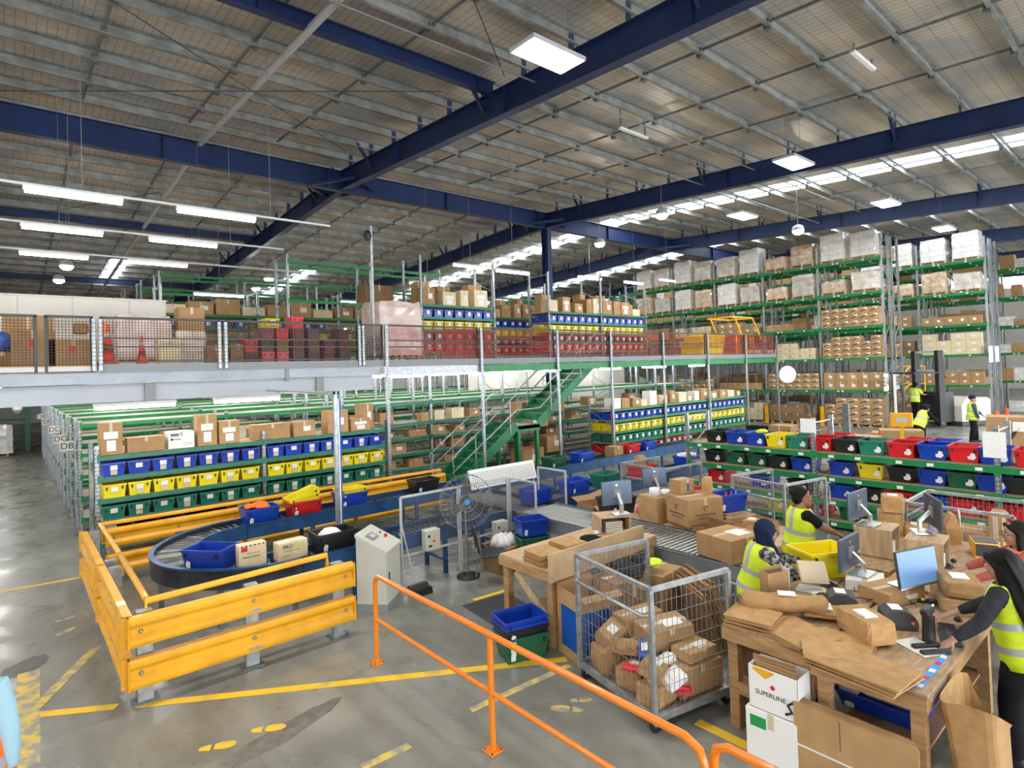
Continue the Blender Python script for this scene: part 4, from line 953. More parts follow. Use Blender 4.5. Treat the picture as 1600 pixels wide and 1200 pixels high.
# ------------------------------------------------------------------ goods riding the conveyors
def conv_tub(x, y, c, lab, rz=0, key='L'):
    o = tub(x, y, ZC+.002, c+key, lab, None, rz, False); return o
conv_tub(1.90, 8.77, 'blue', 'empty deep blue tub on the front of the curved conveyor', -.89)
o = MB();
b = tag(MB().bbox((0,0,.155),(.36,.16,.31),.006).build('printed_carton', M['cream'], None, (2.50,8.58,ZC+.002), -.0), 'tall cream printed carton with a small red square beside the wide conveyor carton', 'carton')
MB().box(-.15,-.0815,.22,-.07,-.079,.28).build('red_square', M['red'], b); face_text(b, 'Nitrile Gloves', .04, (-.02,-.0815,.14), (PI/2,0,0)); face_text(b, 'disposable - powder free', .018, (0,-.0815,.19), (PI/2,0,0), 'grey')
for i in range(6): MB().lathe([(.012,0),(.012,.004)], 8, 0, (-.14+i*.056,-.079,.292), RX(PI/2)).build('printed_dot', M['brownbin'], b)
b = tag(MB().bbox((0,0,.125),(.42,.2,.25),.006).build('printed_carton', M['cream'], None, (3.02,8.52,ZC+.002), .06), 'wide cream carton lettered PROSAFE on the conveyor beside the black tub', 'carton')
face_text(b, 'PRO', .075, (-.08,-.1015,.185), (PI/2,0,0)); face_text(b, 'SAFE', .075, (.085,-.1015,.185), (PI/2,0,0), 'lime'); face_text(b, 'disposable gloves  non sterile', .02, (-.02,-.1015,.13), (PI/2,0,0)); face_text(b, 'powder free', .018, (-.1,-.1015,.07), (PI/2,0,0), 'grey')
conv_tub(3.62, 8.24, 'black', 'black tub with crumpled white paper on the conveyor beside the control cabinet', 0)
tag(MB().lathe([(.05,0),(.16,.03),(.17,.09),(.10,.15),(.02,.17)], 9, 0, (0,0,0)).build('crumpled_paper', M['paper'], None, (3.58,8.46,ZC+.16)), 'crumpled white paper inside the black conveyor tub', 'paper')
conv_tub(3.35, 10.75, 'blue', 'blue tub heaped with orange cloth on the back conveyor', 0)
mb = MB()
for k in range(16):
    x, y = rr(-.24,.24), rr(.06,.38); mb.lathe([(.02,0),(rr(.05,.09),.02),(rr(.03,.06),rr(.04,.07)),(.005,.075)], 7, 0, (x,y,rr(0,.03)))
tag(mb.build('orange_cloth', M['hiorange'], None, (3.35,10.72,ZC+.27)), 'crumpled orange cloth heaped on the blue conveyor tub', 'cloth')
conv_tub(4.12, 10.72, 'red', 'red tub holding two tilted yellow tubs on the back conveyor', 0)
for dz, ay, lab in ((.16,.30,'upper tilted yellow tub wedged in the red tub'),(.10,.22,'lower tilted yellow tub wedged in the red tub')):
    o = tag(ob('tote_tub', TUB['yellowL'], None, (4.14,10.73,ZC+dz+.05)), lab, 'tub'); o.rotation_euler = (0,-ay,0); o.scale = (.95,.9,.8)
conv_tub(5.05, 10.72, 'blue', 'blue tub below a yellow one on the back conveyor left of the cable mast', 0)
tag(ob('tote_tub', TUB['yellowL'], None, (5.05,10.715,ZC+.20)), 'yellow tub nested in a blue tub on the back conveyor left of the cable mast', 'tub').scale = (.97,.95,.6)
conv_tub(6.75, 10.75, 'black', 'black tub on the back conveyor behind the mesh guard')
conv_tub(7.7, 8.2, 'blue', 'blue tub behind the side mesh beside the fan', 0); conv_tub(8.78, 8.22, 'blue', 'blue tub behind the second small mesh panel')
conv_tub(9.75, 8.2, 'teal', 'pale green tub with a white tag on the front conveyor, left of the red tub'); conv_tub(11.05, 8.22, 'red', 'red tub with brown paper on the front conveyor behind the monitors')
conv_tub(10.7, 10.75, 'green', 'dark green tub on the far conveyor left of a blue tub'); conv_tub(11.75, 10.75, 'blue', 'blue tub on the far conveyor right of the dark green tub')
conv_tub(12.9, 8.25, 'blue', 'blue crate of white cans at the far end of the front conveyor'); 
for j in range(12): tag(MB().lathe([(.045,0),(.045,.12),(.03,.125)], 10).build('can', M['white'], None, (12.70+.12*(j%4),8.33+.11*(j//4),ZC+.22)), f'white can in the blue crate, {ordn(j%4)} across in {["front","middle","back"][j//4]} row', 'can', 'cans in the blue crate')
conv_tub(14.6, 10.75, 'blue', 'blue tub at the right of the far conveyor below the red tub row'); conv_tub(13.8, 10.75, 'red', 'red tub on the far conveyor beside a brown carton'); carton(13.1, 10.95, ZC+.002, .4,.35,.3, 'small brown carton on the far conveyor left of a red tub')
tag(MB().bbox((0,0,.16),(.34,.18,.32),.05).build('paper_parcel', M['kraft'], None, (11.0,8.44,ZC+.2)), 'brown paper parcel sticking out of the red conveyor tub', 'parcel')
# cable mast
t = thing('cable_mast', 'vertical galvanised mast with white and blue cables rising beside the back conveyor', 'mast', (4.5,10.25,0))
MB().box(-.03,-.02,0,.03,.02,3.0).box(-.03,-.02,2.95,.0,2.9,3.0).build('channel', M['galv'], t)
for j,(dx,m_) in enumerate(((.05,'white'),(.075,'blueplastic'),(-.045,'grey'))): MB().tube([(dx,-.02,.3),(dx,-.02,2.85),(dx-.05,.15,2.98),(dx-.3,2.7,3.02)], .013, 6).build('cable', M[m_], t)
# ------------------------------------------------------------------ control cabinet, boxes, fan, chair
t = thing('control_cabinet', 'beige control cabinet with sloping top, small screen and red button', 'cabinet', (4.00,7.76,0), .70)
w_, d_ = .54, .44
MB().box(-w_/2,-d_/2,0,w_/2,d_/2,.10).build('plinth', M['grey'], t)
mb = MB().prism([(-d_/2,.1),(d_/2,.1),(d_/2,1.02),(-d_/2,.80)], 0, -w_/2, w_/2); mb.build('body', M['cabinet'], t)
mb = MB().prism([(-d_/2-.02,.785),(-d_/2-.02,.83),(d_/2+.01,1.065),(d_/2+.01,1.02)], 0, -w_/2-.015, w_/2+.015); lid = mb.build('sloping_top', M['cabinet'], t)
sl = math.atan2(.235,d_+.03)
def on_top(x, y): return (x, y, .83+(y+d_/2+.02)*.235/(d_+.03)+.002)
MB().cbox((0,0,.008),(.2,.13,.02)).build('screen_bezel', M['grey'], lid, on_top(-.08,.06)).rotation_euler = (sl,0,0)
MB().cbox((0,0,.0195),(.11,.07,.004)).build('screen', M['lightgrey'], lid, on_top(-.08,.06)).rotation_euler = (sl,0,0)
MB().lathe([(.02,0),(.02,.02),(.028,.022),(.026,.035)], 12).build('stop_button', M['red'], lid, on_top(.14,-.05)).rotation_euler = (sl,0,0)
MB().lathe([(.014,0),(.014,.015)], 10).build('button', M['black'], lid, on_top(.17,.04)).rotation_euler = (sl,0,0)
MB().box(-.24,-d_/2-.006,.14,.24,-d_/2,.76).build('door', M['cabinet'], t); MB().box(-.21,-d_/2-.02,.40,-.185,-d_/2-.006,.53).build('door_handle', M['darkgrey'], t)
MB().box(w_/2,-.18,.14,w_/2+.006,.18,.76).build('side_door', M['cabinet'], t)
def gframe(mb, w, h, t_=.03): return mb.bar((0,0,h),(w,0,h),t_).bar((0,0,0),(w,0,0),t_).bar((0,0,0),(0,0,h),t_).bar((w,0,0),(w,0,h),t_)
def mesh_guard(lab, p, q, z0, z1, legs=True, s=.035, m='lightgrey', t_=.003):
    p, q = V(p+(0,)), V(q+(0,)); w = (q-p).length; t = thing('mesh_guard', lab, 'machine guard', (p.x,p.y,z0), math.atan2(q.y-p.y,q.x-p.x), 'conveyor mesh guards')
    gframe(MB(), w, z1-z0).build('frame', M[m], t); mesh_panel(w, z1-z0, s, t_).build('wire_mesh', M['wire'], t)
    if legs:
        for x in (0, w): MB().bar((x,0,-z0),(x,0,0),.03).build('leg', M[m], t)
    return t
mesh_guard('wide wire mesh guard in front of the conveyor, left of the fan', (4.55,8.07), (5.62,8.07), .48, 1.38); mesh_guard('wire mesh guard in front of the conveyor behind the fan', (5.66,8.07), (6.70,8.07), .48, 1.38)
mesh_guard('side wire mesh guard left of the wide roller conveyor', (6.78,8.10), (6.78,7.42), .05, 1.36); mesh_guard('small side wire mesh guard right of the wide roller conveyor', (7.90,8.55), (7.90,7.80), .55, 1.36, False)
t = thing('perforated_guard', 'bright perforated metal cover sheet tilted above the conveyor behind the fan', 'machine guard', (6.4,8.72,0))
mb = MB().prism([(0,1.12),(.02,1.12),(.12,1.46),(.10,1.46)], 0, 0, 1.62, 0)
for i in range(34):
    for j in range(7):
        x = .06+i*.045; f = (j+1)/9; y = .0+.10*f-.003; z = 1.12+.34*f; mb.quad((x,y,z),(x+.022,y,z),(x+.022,y+.006,z+.02),(x,y+.006,z+.02),1)
mb.build('perforated_sheet', [M['white'],M['grey']], t); MB().bar((0,.1,.3),(0,.1,1.45),.03).bar((1.62,.1,.3),(1.62,.1,1.45),.03).build('support', M['lightgrey'], t)
for x, lab in ((5.02,'beige switch box with red and yellow knob on the mesh guard near the control cabinet'),(6.42,'beige switch box with red knob under the mesh guard behind the chair')):
    t = thing('switch_box', lab, 'switch box', (x,7.97,.52 if x < 6 else .38)); MB().bbox((0,0,.15),(.26,.15,.32),.01).build('case', M['cabinet'], t)
    MB().lathe([(.03,0),(.03,.006)], 12, 0, (0,-.076,.14), RX(PI/2)).build('knob_plate', M['guardyellow'], t); MB().bbox((0,-.085,.14),(.03,.02,.03),.004).build('knob', M['red'], t); MB().box(-.10,-.078,.20,-.06,-.074,.24).build('dial', M['black'], t); MB().box(-.09,-.079,.05,-.03,-.074,.08).build('nameplate', M['black'], t)
t = thing('pedestal_fan', 'large caged pedestal fan with a blue hub standing before the conveyor mesh', 'fan', (5.56,7.74,0))
MB().lathe([(.19,0),(.19,.025),(.05,.06)], 20).build('base', M['black'], t); MB().tube([(0,.03,.05),(0,.03,1.12)], .025, 8).build('pole', M['chrome'], t)
FM = RZ(-.4) @ RX(PI/2)
hd = MB().lathe([(.07,-.16),(.09,-.1),(.09,0)], 14, 0, (0,0,1.20), FM).build('motor', M['darkgrey'], t)
MB().lathe([(.05,.06),(.045,.075)], 14, 0, (0,0,1.20), FM).build('hub_cap', M['skyblue'], hd)
for k in range(3):
    a = PI/2+2*PI*k/3; pts = []
    for r, wd, tw in ((.05,.05,.5),(.17,.12,.4),(.31,.14,.3),(.39,.06,.25)):
        c, s_ = math.cos(a), math.sin(a); pts.append([FM @ V((c*r-s_*wd*u, s_*r+c*wd*u, .03+tw*wd*u*.6+dz)) for u, dz in ((-.5,0),(.5,0),(.5,.006),(-.5,.006))])
    MB().loft([[tuple(p+V((0,0,1.2))) for p in r] for r in pts], 0, True, False).build('blade', M['darkgrey'], hd)
mb = MB()
for r, z in ((.43,-.05),(.43,.05),(.28,.10),(.14,.12)): mb.tube([FM @ V((r*math.cos(2*PI*i/28), r*math.sin(2*PI*i/28), z))+V((0,0,1.2)) for i in range(28)], .005, 4, 0, False, True)
for k in range(28):
    a = 2*PI*k/28; mb.tube([FM @ V((r*math.cos(a), r*math.sin(a), z))+V((0,0,1.2)) for r, z in ((.05,.125),(.28,.10),(.43,.05),(.43,-.05),(.24,-.12))], .0025, 4)
mb.build('cage', M['wire'], hd)
t = thing('stacking_chair', 'black plastic chair on chromed legs beside the fan', 'chair', (5.70,7.28,0), 1.05)
rg = []
MB().bbox((0,0,.45),(.44,.42,.035),.015).build('seat', M['black'], t)
mb = MB(); rg = [[(x*.21*s_, .21+dy+.025*abs(x), z) for x in (-1,-.5,0,.5,1)]+[(x*.21*s_, .225+dy+.025*abs(x), z) for x in (1,.5,0,-.5,-1)] for z, dy, s_ in ((.52,0,.9),(.60,.01,1),(.75,.03,1),(.84,.05,.85))]
mb.loft(rg).build('backrest', M['black'], t)
for sx in (-.2,.2):
    MB().tube([(sx,-.2,0),(sx,-.17,.43)], .012, 6).build('leg', M['chrome'], t); MB().tube([(sx,.25,0),(sx,.19,.43),(sx,.23,.8)], .012, 6).build('leg', M['chrome'], t)
t = thing('broom', 'black broom and long handled dustpan leaning beside the control cabinet', 'broom', (4.62,7.85,0))
MB().tube([(-.12,.12,1.0),(.02,0,.1)], .011, 6).build('handle', M['lightgrey'], t); MB().bbox((.05,-.02,.05),(.34,.10,.10),.02).build('brush_head', M['black'], t); MB().prism([(-.16,0),(.16,0),(.14,.10),(-.14,.10)], 1, -.28, -.06).build('dustpan', M['black'], t)
open_carton(6.20, 7.62, 0, .5,.42,.42, 'brown carton stuffed with white paper behind the black chair', .2, 'carddark', flap=.06)
mb = MB()
for k in range(8): mb.lathe([(.02,0),(rr(.09,.14),.05),(rr(.05,.09),rr(.12,.2)),(.01,.22)], 8, 0, (rr(-.14,.14),rr(-.1,.1),rr(0,.05)))
tag(mb.build('crumpled_paper', M['paper'], None, (6.20,7.62,.34)), 'crumpled white paper overflowing the carton behind the chair', 'paper')
for z, c, lab in ((0,'blue','bottom blue tub of the stack left of the plywood bench'),(.28,'green','green tub in the middle of the stack left of the plywood bench'),(.56,'blue','top blue tub with paper scraps, left of the plywood bench')):
    tag(ob('tote_tub', TUB[c+'L'], None, (6.48,7.12,z), -.3), lab, 'tub').scale = (.85,.85,.95)
for j,(z,c,lab) in enumerate(((0,'green','green tub at the bottom of the nested stack before the plywood bench'),(.09,'black','grey black tub nested between the green and blue ones'),(.13,'blue','lower blue tub in the nested stack before the plywood bench'),(.19,'blue','top empty blue tub of the nested stack before the plywood bench'))):
    tag(ob('tote_tub', TUB[c+'L'], None, (4.40,5.02,z), -.3+.02*j), lab, 'tub').scale = (.92,.95,1)
# ------------------------------------------------------------------ orange handrail at the stairs below the camera
def handrail(lab, x, ys, ye, posts, curve=None):
    t = thing('handrail', lab, 'handrail', (0,0,0)); r = .028
    top = [(x,ys,.9),(x,ys-.02,.96),(x,ys-.08,1.0),(x,ye,1.0)] if not curve else curve
    MB().tube([(x,ys,0)]+top, r, 10).build('top_rail', M['railorange'], t)
    MB().tube([(x,ys,.50),(x,ye,.50)], r*.8, 10).build('mid_rail', M['railorange'], t)
    for i, y in enumerate(posts):
        if i: MB().tube([(x,y,0),(x,y,.98)], r, 10).build('post', M['railorange'], t)
        f = MB().bbox((x,y,.006),(.14,.14,.012),.003).build('foot_plate', M['railorange'], t)
        for sx in (-.05,.05):
            for sy in (-.05,.05): MB().lathe([(.008,0),(.008,.008)], 6, 0, (x+sx,y+sy,.012)).build('bolt', M['darkgrey'], f)
handrail('orange tubular handrail running diagonally across the foreground floor', 3.15, 6.22, 2.0, [6.22,4.10], [(3.15,6.22,.9),(3.15,6.20,.96),(3.15,6.13,1.0),(3.15,2.15,1.0),(3.15,2.05,.96),(3.15,2.02,.88),(3.15,2.02,.3),(3.15,2.02,0)])
handrail('second orange handrail starting at the bottom edge, right of the long one', 3.22, 2.0, .6, [2.0], [(3.22,2.0,.9),(3.22,1.98,.97),(3.22,1.90,1.01),(3.22,.6,1.01),(3.22,.5,.95),(3.22,.5,0)])
# ------------------------------------------------------------------ floor markings
NS = [0]
def strip(p, q, w, m, lab, z=.002):
    NS[0] += 1; z = .0008+.0007*NS[0]
    p, q = V(p+(0,)), V(q+(0,)); d = (q-p); L = d.length; a = math.atan2(d.y,d.x)
    tag(MB().box(0,-w/2,0,L,w/2,z).build('floor_line', M[m], None, (p.x,p.y,.0005), a), lab, 'floor marking', None)
def fl(px, py): p = at(px, py, z=0); return (p.x, p.y)
strip(fl(45,1118), fl(182,1104), .11, 'yellowpaint', 'yellow floor line left of the guard corner post'); strip(fl(215,1102), fl(885,1030), .11, 'yellowpaint', 'long yellow floor line crossing under the orange handrail')
strip(fl(50,1112), fl(150,1012), .11, 'yellowworn', 'worn yellow diagonal line left of the guard rail'); strip(fl(45,1050), fl(40,1200), .2, 'yellowworn', 'faded double yellow line at the bottom left'); strip(fl(0,925), fl(128,902), .07, 'yellowpaint', 'thin yellow line crossing the left aisle')
strip(fl(735,1110), fl(890,1040), .08, 'yellowworn', 'worn yellow line beside the mesh trolley'); strip(fl(740,938), fl(800,920), .07, 'yellowpaint', 'short yellow edge of the dark floor mat by the plywood bench'); strip(fl(1090,1128), fl(1215,1190), .10, 'yellowpaint', 'yellow floor line between trolley and packing bench')
strip(fl(565,1200), fl(640,1165), .08, 'yellowworn', 'very faint yellow line at the bottom centre')
for j, x in enumerate((0,16,33)): strip(fl(x,749), fl(x+10,748), .12, 'yellowworn', f'{ordn(j)} worn yellow dash across the far left aisle')
tag(MB().box(-.35,-.5,0,.4,.45,.004).build('floor_mat', M['darkgrey'], None, (5.10,6.38,.0005), -.1), 'dark floor mat beside the plywood bench', 'mat')
def feet(px, py, px2, py2, lab, s=1.0, m='yellowpaint'):
    p, q = V(fl(px,py)+(0,)), V(fl(px2,py2)+(0,)); a = math.atan2((q-p).y,(q-p).x); t = thing('footprint_marking', lab, 'floor marking', (p.x,p.y,.0004), a)
    for nm, pts in (('sole', [(.0,-.04),(.06,-.055),(.14,-.05),(.18,-.02),(.18,.02),(.14,.05),(.06,.055),(0,.04)]), ('heel', [(-.06,-.04),(-.03,-.045),(-.03,.045),(-.06,.04),(-.12,.025),(-.13,0),(-.12,-.025)])):
        MB().prism([(x*s,y*s) for x,y in pts], 2, 0, .002).build(nm, M[m], t)
feet(415,1139,450,1134,'yellow painted footprint, right one of the pair at the bottom'); feet(335,1167,372,1160,'yellow painted footprint, left one of the pair at the bottom')
feet(890,1108,862,1106,'yellow painted footprint under the trolley edge, pointing left',1,'yellowworn'); feet(905,1094,930,1092,'smaller yellow footprint close to the trolley wheel',.7,'yellowworn')
feet(100,968,112,964,'worn yellow footprint in the left aisle, upper one',.8,'yellowworn'); feet(100,988,116,980,'worn yellow footprint in the left aisle, lower one',.9,'yellowworn')
def stain(cx_, cy_, rx, ry, rot, m, lab, seed):
    r = random.Random(seed); c = at(cx_, cy_, z=0); pts = [(rx*r.uniform(.85,1.1)*math.cos(2*PI*i/26), ry*r.uniform(.85,1.1)*math.sin(2*PI*i/26)) for i in range(26)]
    tag(MB().prism(pts, 2, 0, .0012).build('floor_patch', M[m], None, (c.x,c.y,.0003), rot), lab, 'floor marking')
mat('stain', (.10,.098,.085), .5, 0, var=.3, scale=12); mat('stainbrown', (.16,.145,.125), .5, 0, var=.3, scale=9)
stain(38,1042,.30,.18,.9,'stain','dark grey floor patch beside the faded double line',2); stain(450,1140,.62,.14,.25,'stainbrown','brownish worn patch around the right painted footprints',5)
# ------------------------------------------------------------------ packing benches
def bench(lab, x0, x1, y0, y1, z=.92, legs=None, top='benchtop', shelf=None, name='packing_bench'):
    t = thing(name, lab, 'bench', (x0,y0,0)); w, d = x1-x0, y1-y0
    MB().box(0,0,z-.025,w,d,z).build('bench_top', M[top], t)
    MB().box(-.02,0,z-.13,.025,d,z-.026).box(w-.03,0,z-.13,w,d,z-.026).box(.03,0,z-.13,w-.035,.04,z-.026).box(.03,d-.04,z-.13,w-.035,d,z-.026).build('apron', M['timber'], t)
    for x in (.03, w-.12):
        for y in (.03, d-.12): MB().box(x,y,0,x+.09,y+.09,z-.131).build('leg', M['timber'], t)
    if shelf: MB().box(.05,.1,shelf-.02,w-.05,d-.1,shelf).box(.02,.12,shelf-.1,.05,d-.12,shelf-.0).build('lower_shelf', M['timber'], t)
    return t
bench('timber packing bench nearest the mesh trolley, piled with brown mailers', 4.93, 6.9, 2.14, 2.92, shelf=.42)
bench('timber packing bench at the front right with blue and red tape along its edge', 4.86, 6.9, 1.32, 2.11, shelf=.355)
bench('timber bench in front of the man in the yellow vest', 7.35, 9.2, 2.30, 3.15, .93)
bench('timber bench where the woman in the orange vest works', 7.0, 9.2, 1.42, 2.26, .93)
bench('timber bench right of the wide roller conveyor heaped with cartons', 7.97, 9.15, 3.9, 7.0, .72, top='ply')
t = bench('plywood workbench with an upright board along its front, left of the roller conveyor', 4.80, 6.85, 5.02, 5.98, .92, top='ply', shelf=.2)
MB().box(-.06,-.035,.80,1.72,-.005,1.13).build('front_board', M['ply'], t); MB().bar((.05,.1,.25),(.05,.7,.75),.02,.1).build('diagonal_brace', M['ply'], t)
def dk(px, py, z=.92): return at(px, py, z=z)
def slab_stack(px, py, n, w, d, rz, lab, z=.92, m='kraft', th=.012, jit=.06, name='flat_mailer'):
    p = dk(px, py, z)
    for k in range(n):
        mb = MB(); a = rr(-jit,jit); s = [(-w/2,-d/2),(w/2,-d/2),(w/2,d/2),(-w/2,d/2)]; b = rr(0,.01)
        vs = [(x,y,0) for x,y in s]+[(x,y,th*.8+(b if i in (1,2) else 0)*(k == n-1)) for i,(x,y) in enumerate(s)]
        mb.add(vs, [(3,2,1,0),(4,5,6,7),(0,1,5,4),(1,2,6,5),(2,3,7,6),(3,0,4,7)])
        tag(mb.build(name, M[m], None, (p.x+rr(-.02,.02),p.y+rr(-.02,.02),z+.001+k*(th+.001)), rz+a), f'{"top" if k == n-1 else ("bottom" if k == 0 else ordn(k)+" from bottom")} {lab}', 'mailer', lab)
def parcel_mesh(w, d, h, seed, m='kraft', label=True, fold=.1):
    r = random.Random(seed); mb = MB(); n = 24; rings = []
    for z, s in ((0,.97),(h*.3,1.01),(h*.7,1.0),(h*.95,.97),(h,.9)):
        rg = []
        for i in range(n):
            a = 2*PI*i/n; c, s_ = math.cos(a), math.sin(a); e = .17
            rg.append((math.copysign(abs(c)**e,c)*w/2*s+r.uniform(-.008,.008), math.copysign(abs(s_)**e,s_)*d/2*s+r.uniform(-.008,.008), z+(r.uniform(-.01,.01) if z else 0)))
        rings.append(rg)
    mb.loft(rings, 0, True, False)
    if fold: mb.add([(w/2-.02,-d*.4,h*.9),(w/2-.02,d*.4,h*.9),(w/2+fold,d*.32,h*.55),(w/2+fold,-d*.32,h*.6),(w/2-.02,-d*.4,h*.9+.006),(w/2-.02,d*.4,h*.9+.006),(w/2+fold,d*.32,h*.55+.006),(w/2+fold,-d*.32,h*.6+.006)], [(3,2,1,0),(4,5,6,7),(0,1,5,4),(1,2,6,5),(2,3,7,6),(3,0,4,7)], 0)
    if label: mb.box(-w*.2,-d*.22,h*.93,w*.2,d*.22,h+.014,1)
    return mb.mesh('parcel', [M[m], M['label']])
def parcel(x, y, z, w, d, h, lab, rz=0, tilt=(0,0), m='kraft', label=True, fold=.08, group=None, name='parcel'):
    o = tag(ob(name, parcel_mesh(w, d, h, RND.randint(0,999), m, label, fold), None, (x,y,z)), lab, 'parcel', group); o.rotation_euler = (tilt[0],tilt[1],rz); return o
# front bench: mailers and parcels
slab_stack(1178,974, 6, .34,.42, .1, 'flat brown mailer in the left stack on the bench nearest the trolley', th=.014)
slab_stack(1235,990, 4, .42,.62, -.35, 'long flat brown mailer in the middle stack on the front benches', th=.012)
slab_stack(1318,1014, 3, .5,.42, .15, 'flat brown mailer under the wrapped parcel on the front bench')
slab_stack(1345,1050, 5, .42,.66, -.1, 'flat brown mailer in the right stack at the front bench edge', th=.014)
slab_stack(1300,1018, 1, .3,.4, .5, 'small flat brown mailer lying between the front stacks', z=.985)
p = dk(1222,962); mb = MB(); rg = []
for k in range(9):
    y = .36-.72*k/8; r_ = .10+.012*math.sin(k*1.7) - (.05 if k == 0 else 0); rg.append([((r_+.015*math.sin(3*a+k))*math.cos(a)*1.15, y+.02*math.sin(2*a), .10+(r_*.82)*math.sin(a)) for a in [2*PI*i/14 for i in range(14)]])
mb.loft(rg, 0).lathe([(.07,0),(.03,.005)], 12, 1, (0,-.362,.10), RX(PI/2)); mb.box(-.06,-.12,.185,.05,.03,.192,1)
tag(mb.build('rolled_parcel', [M['kraft'], M['label']], None, (p.x,p.y,.945), .55), 'long rolled brown paper parcel lying across the mailers in front of the headscarf woman', 'parcel')
p = dk(1285,960); parcel(p.x, p.y, .96, .42,.36,.03, 'flat brown paper envelope with a white label beside the rolled parcel', .5, fold=0)
parcel(5.50, 1.92, .955, .42,.26,.17, 'brown paper wrapped box with a white label strip on the front bench mailers', .95)
t = thing('tall_box', 'upright open brown box with white side standing on the bench before the headscarf woman', 'carton', (5.72,2.80,.922), -.35)
MB().box(-.14,-.05,0,.13,.05,.005).box(-.14,-.05,.0,-.135,.05,.32).box(-.14,-.05,0,.13,-.045,.31).box(-.14,.045,0,.13,.05,.34).build('box_walls', M['card'], t); MB().box(.131,-.05,0,.137,.05,.32).build('white_side', M['white'], t)
# yellow tub, papers, card
tag(ob('tote_tub', TUB['yellowL'], None, (6.74,2.62,.925), -.5), 'yellow tub beside the headscarf woman on the bench', 'tub')
MBs = MB().box(-.16,-.012,0,.16,.012,.22); o = tag(MBs.build('card_folder', M['tan'], None, (6.22,2.62,1.02)), 'grey brown card folder held up over the yellow tub by the headscarf woman', 'folder'); o.rotation_euler = (-.5,.15,-.5)
for px, py, lab in ((1282,908,'white paper sheet under the held card folder'),(1270,922,'second white paper sheet nearer the scanner on the bench'),(1437,1012,'white printed delivery sheet on the front bench edge'),(1345,972,'white scrap of paper beside the wrapped parcel')):
    p = dk(px, py); tag(MB().box(-.11,-.15,0,.11,.15,.003).build('paper_sheet', M['label'], None, (p.x,p.y,.924), rr(-.6,.6)), lab, 'paper')
# keyboards, mice, scanners
def keyboard(px, py, rz, lab, z=.925):
    p = dk(px, py, z); t = thing('keyboard', lab, 'keyboard', (p.x,p.y,z), rz); MB().bbox((0,0,.01),(.44,.15,.02),.006).build('case', M['darkgrey'], t); mb = MB()
    for j in range(5):
        for i in range(14): mb.box(-.205+i*.0293,-.06+j*.025,.018,-.18+i*.0293,-.04+j*.025,.025)
    mb.build('keys', M['black'], t)
keyboard(1305,922, .9, 'black keyboard in front of the headscarf woman'); keyboard(1482,992, .35, 'black keyboard under the hands of the long haired woman'); keyboard(1486,893, .55, 'black keyboard at the hand of the orange vest woman', .935); keyboard(1322,850, .6, 'black keyboard in front of the man in the yellow vest', .935)
def mouse(px, py, lab, z=.925): p = dk(px, py, z); tag(MB().lathe([(.02,0),(.032,.008),(.03,.025),(.012,.038)], 12).build('mouse', M['black'], None, (p.x,p.y,z)), lab, 'mouse')
mouse(1497,970,'black mouse near the right hand of the long haired woman'); mouse(1490,878,'black mouse under the hand of the orange vest woman',.935); mouse(1275,855,'black mouse left of the man keyboard',.935)
def printer(px, py, rz, lab):
    p = dk(px, py); t = thing('label_printer', lab, 'printer', (p.x,p.y,.922), rz); w_, d_ = .2,.26
    pr = [(-.13,0),(-.135,.07),(-.11,.12),(-.04,.165),(.06,.165),(.12,.12),(.13,.03),(.13,0)]
    MB().prism(pr, 0, -w_/2, w_/2).build('body', M['darkgrey'], t); MB().prism([(-.03,.168),(-.03,.17),(.06,.17),(.06,.168)], 0, -.07,.06).build('sticker', M['label'], t)
    MB().lathe([(.014,0),(.014,.006)], 10, 0, (-w_/2,-.09,.07), RY(-PI/2)).build('amber_lamp', M['orange'], t); MB().box(-.09,-.139,.03,.09,-.13,.05).build('paper_slot', M['black'], t)
printer(1316,951, .5, 'dark label printer with an orange lamp, left of the two printers'); printer(1402,978, .6, 'dark label printer with an orange lamp beside the red tape dispenser')
for px, py, rz, lab in ((1288,935,.9,'black and lime barcode scanner beside the left printer'),(1462,945,.3,'black and lime barcode scanner on its stand near the bottle'),(1462,890,.8,'black and lime scanner behind the lit monitor')):
    p = dk(px, py); t = thing('barcode_scanner', lab, 'scanner', (p.x,p.y,.922), rz)
    MB().bbox((0,0,.03),(.06,.14,.05),.015).build('head', M['black'], t); MB().tube([(0,.04,.03),(0,.10,.015),(0,.17,.02)], .018, 8).build('handle', M['black'], t); MB().bbox((0,-.03,.058),(.05,.05,.012),.004).bbox((0,.1,.032),(.042,.03,.02),.006).build('lime_trim', M['lime'], t)
# monitors
def monitor(x, y, zb, zc, rz, lab, lit=False, arm=1, back='monback', w=.50, h=.30, tilt=0, roll=0):
    """screen looks towards local -y; foot stands at zb, screen centre at zc"""
    t = thing('monitor', lab, 'monitor', (x,y,zb), rz); hz = zc-zb
    MB().bbox((0,.12*arm,.008),(.26,.20,.016),.006).build('foot', M['silver'], t); MB().bar((0,.14*arm,.01),(0,.14*arm,hz*.55),.06,.03).build('stem', M['silver'], t)
    MB().bar((0,.14*arm,hz*.52),(0,.03,hz),.045,.03).build('arm', M['silver'], t)
    pn = MB().bbox((0,0,0),(w,.03,h),.006).build('panel', M[back], t, (0,0,hz)); pn.rotation_euler = (tilt,roll,0)
    MB().box(-w/2+.008,-.0165,-h/2+.02,w/2-.008,-.015,h/2-.008).build('screen', M['screenlit' if lit else 'screen'], pn); MB().box(-w/2,-.018,-h/2,w/2,-.0155,-h/2+.018).build('chin', M['silver'], pn)
    MB().bbox((0,.02,0),(.12,.02,.12),.004).build('mount', M['grey'], pn); MB().lathe([(.018,0),(.018,.002)], 12, 0, (0,.0155,h*.33), RX(-PI/2)).build('badge', M['silver'], pn)
    return t
PIb = PI
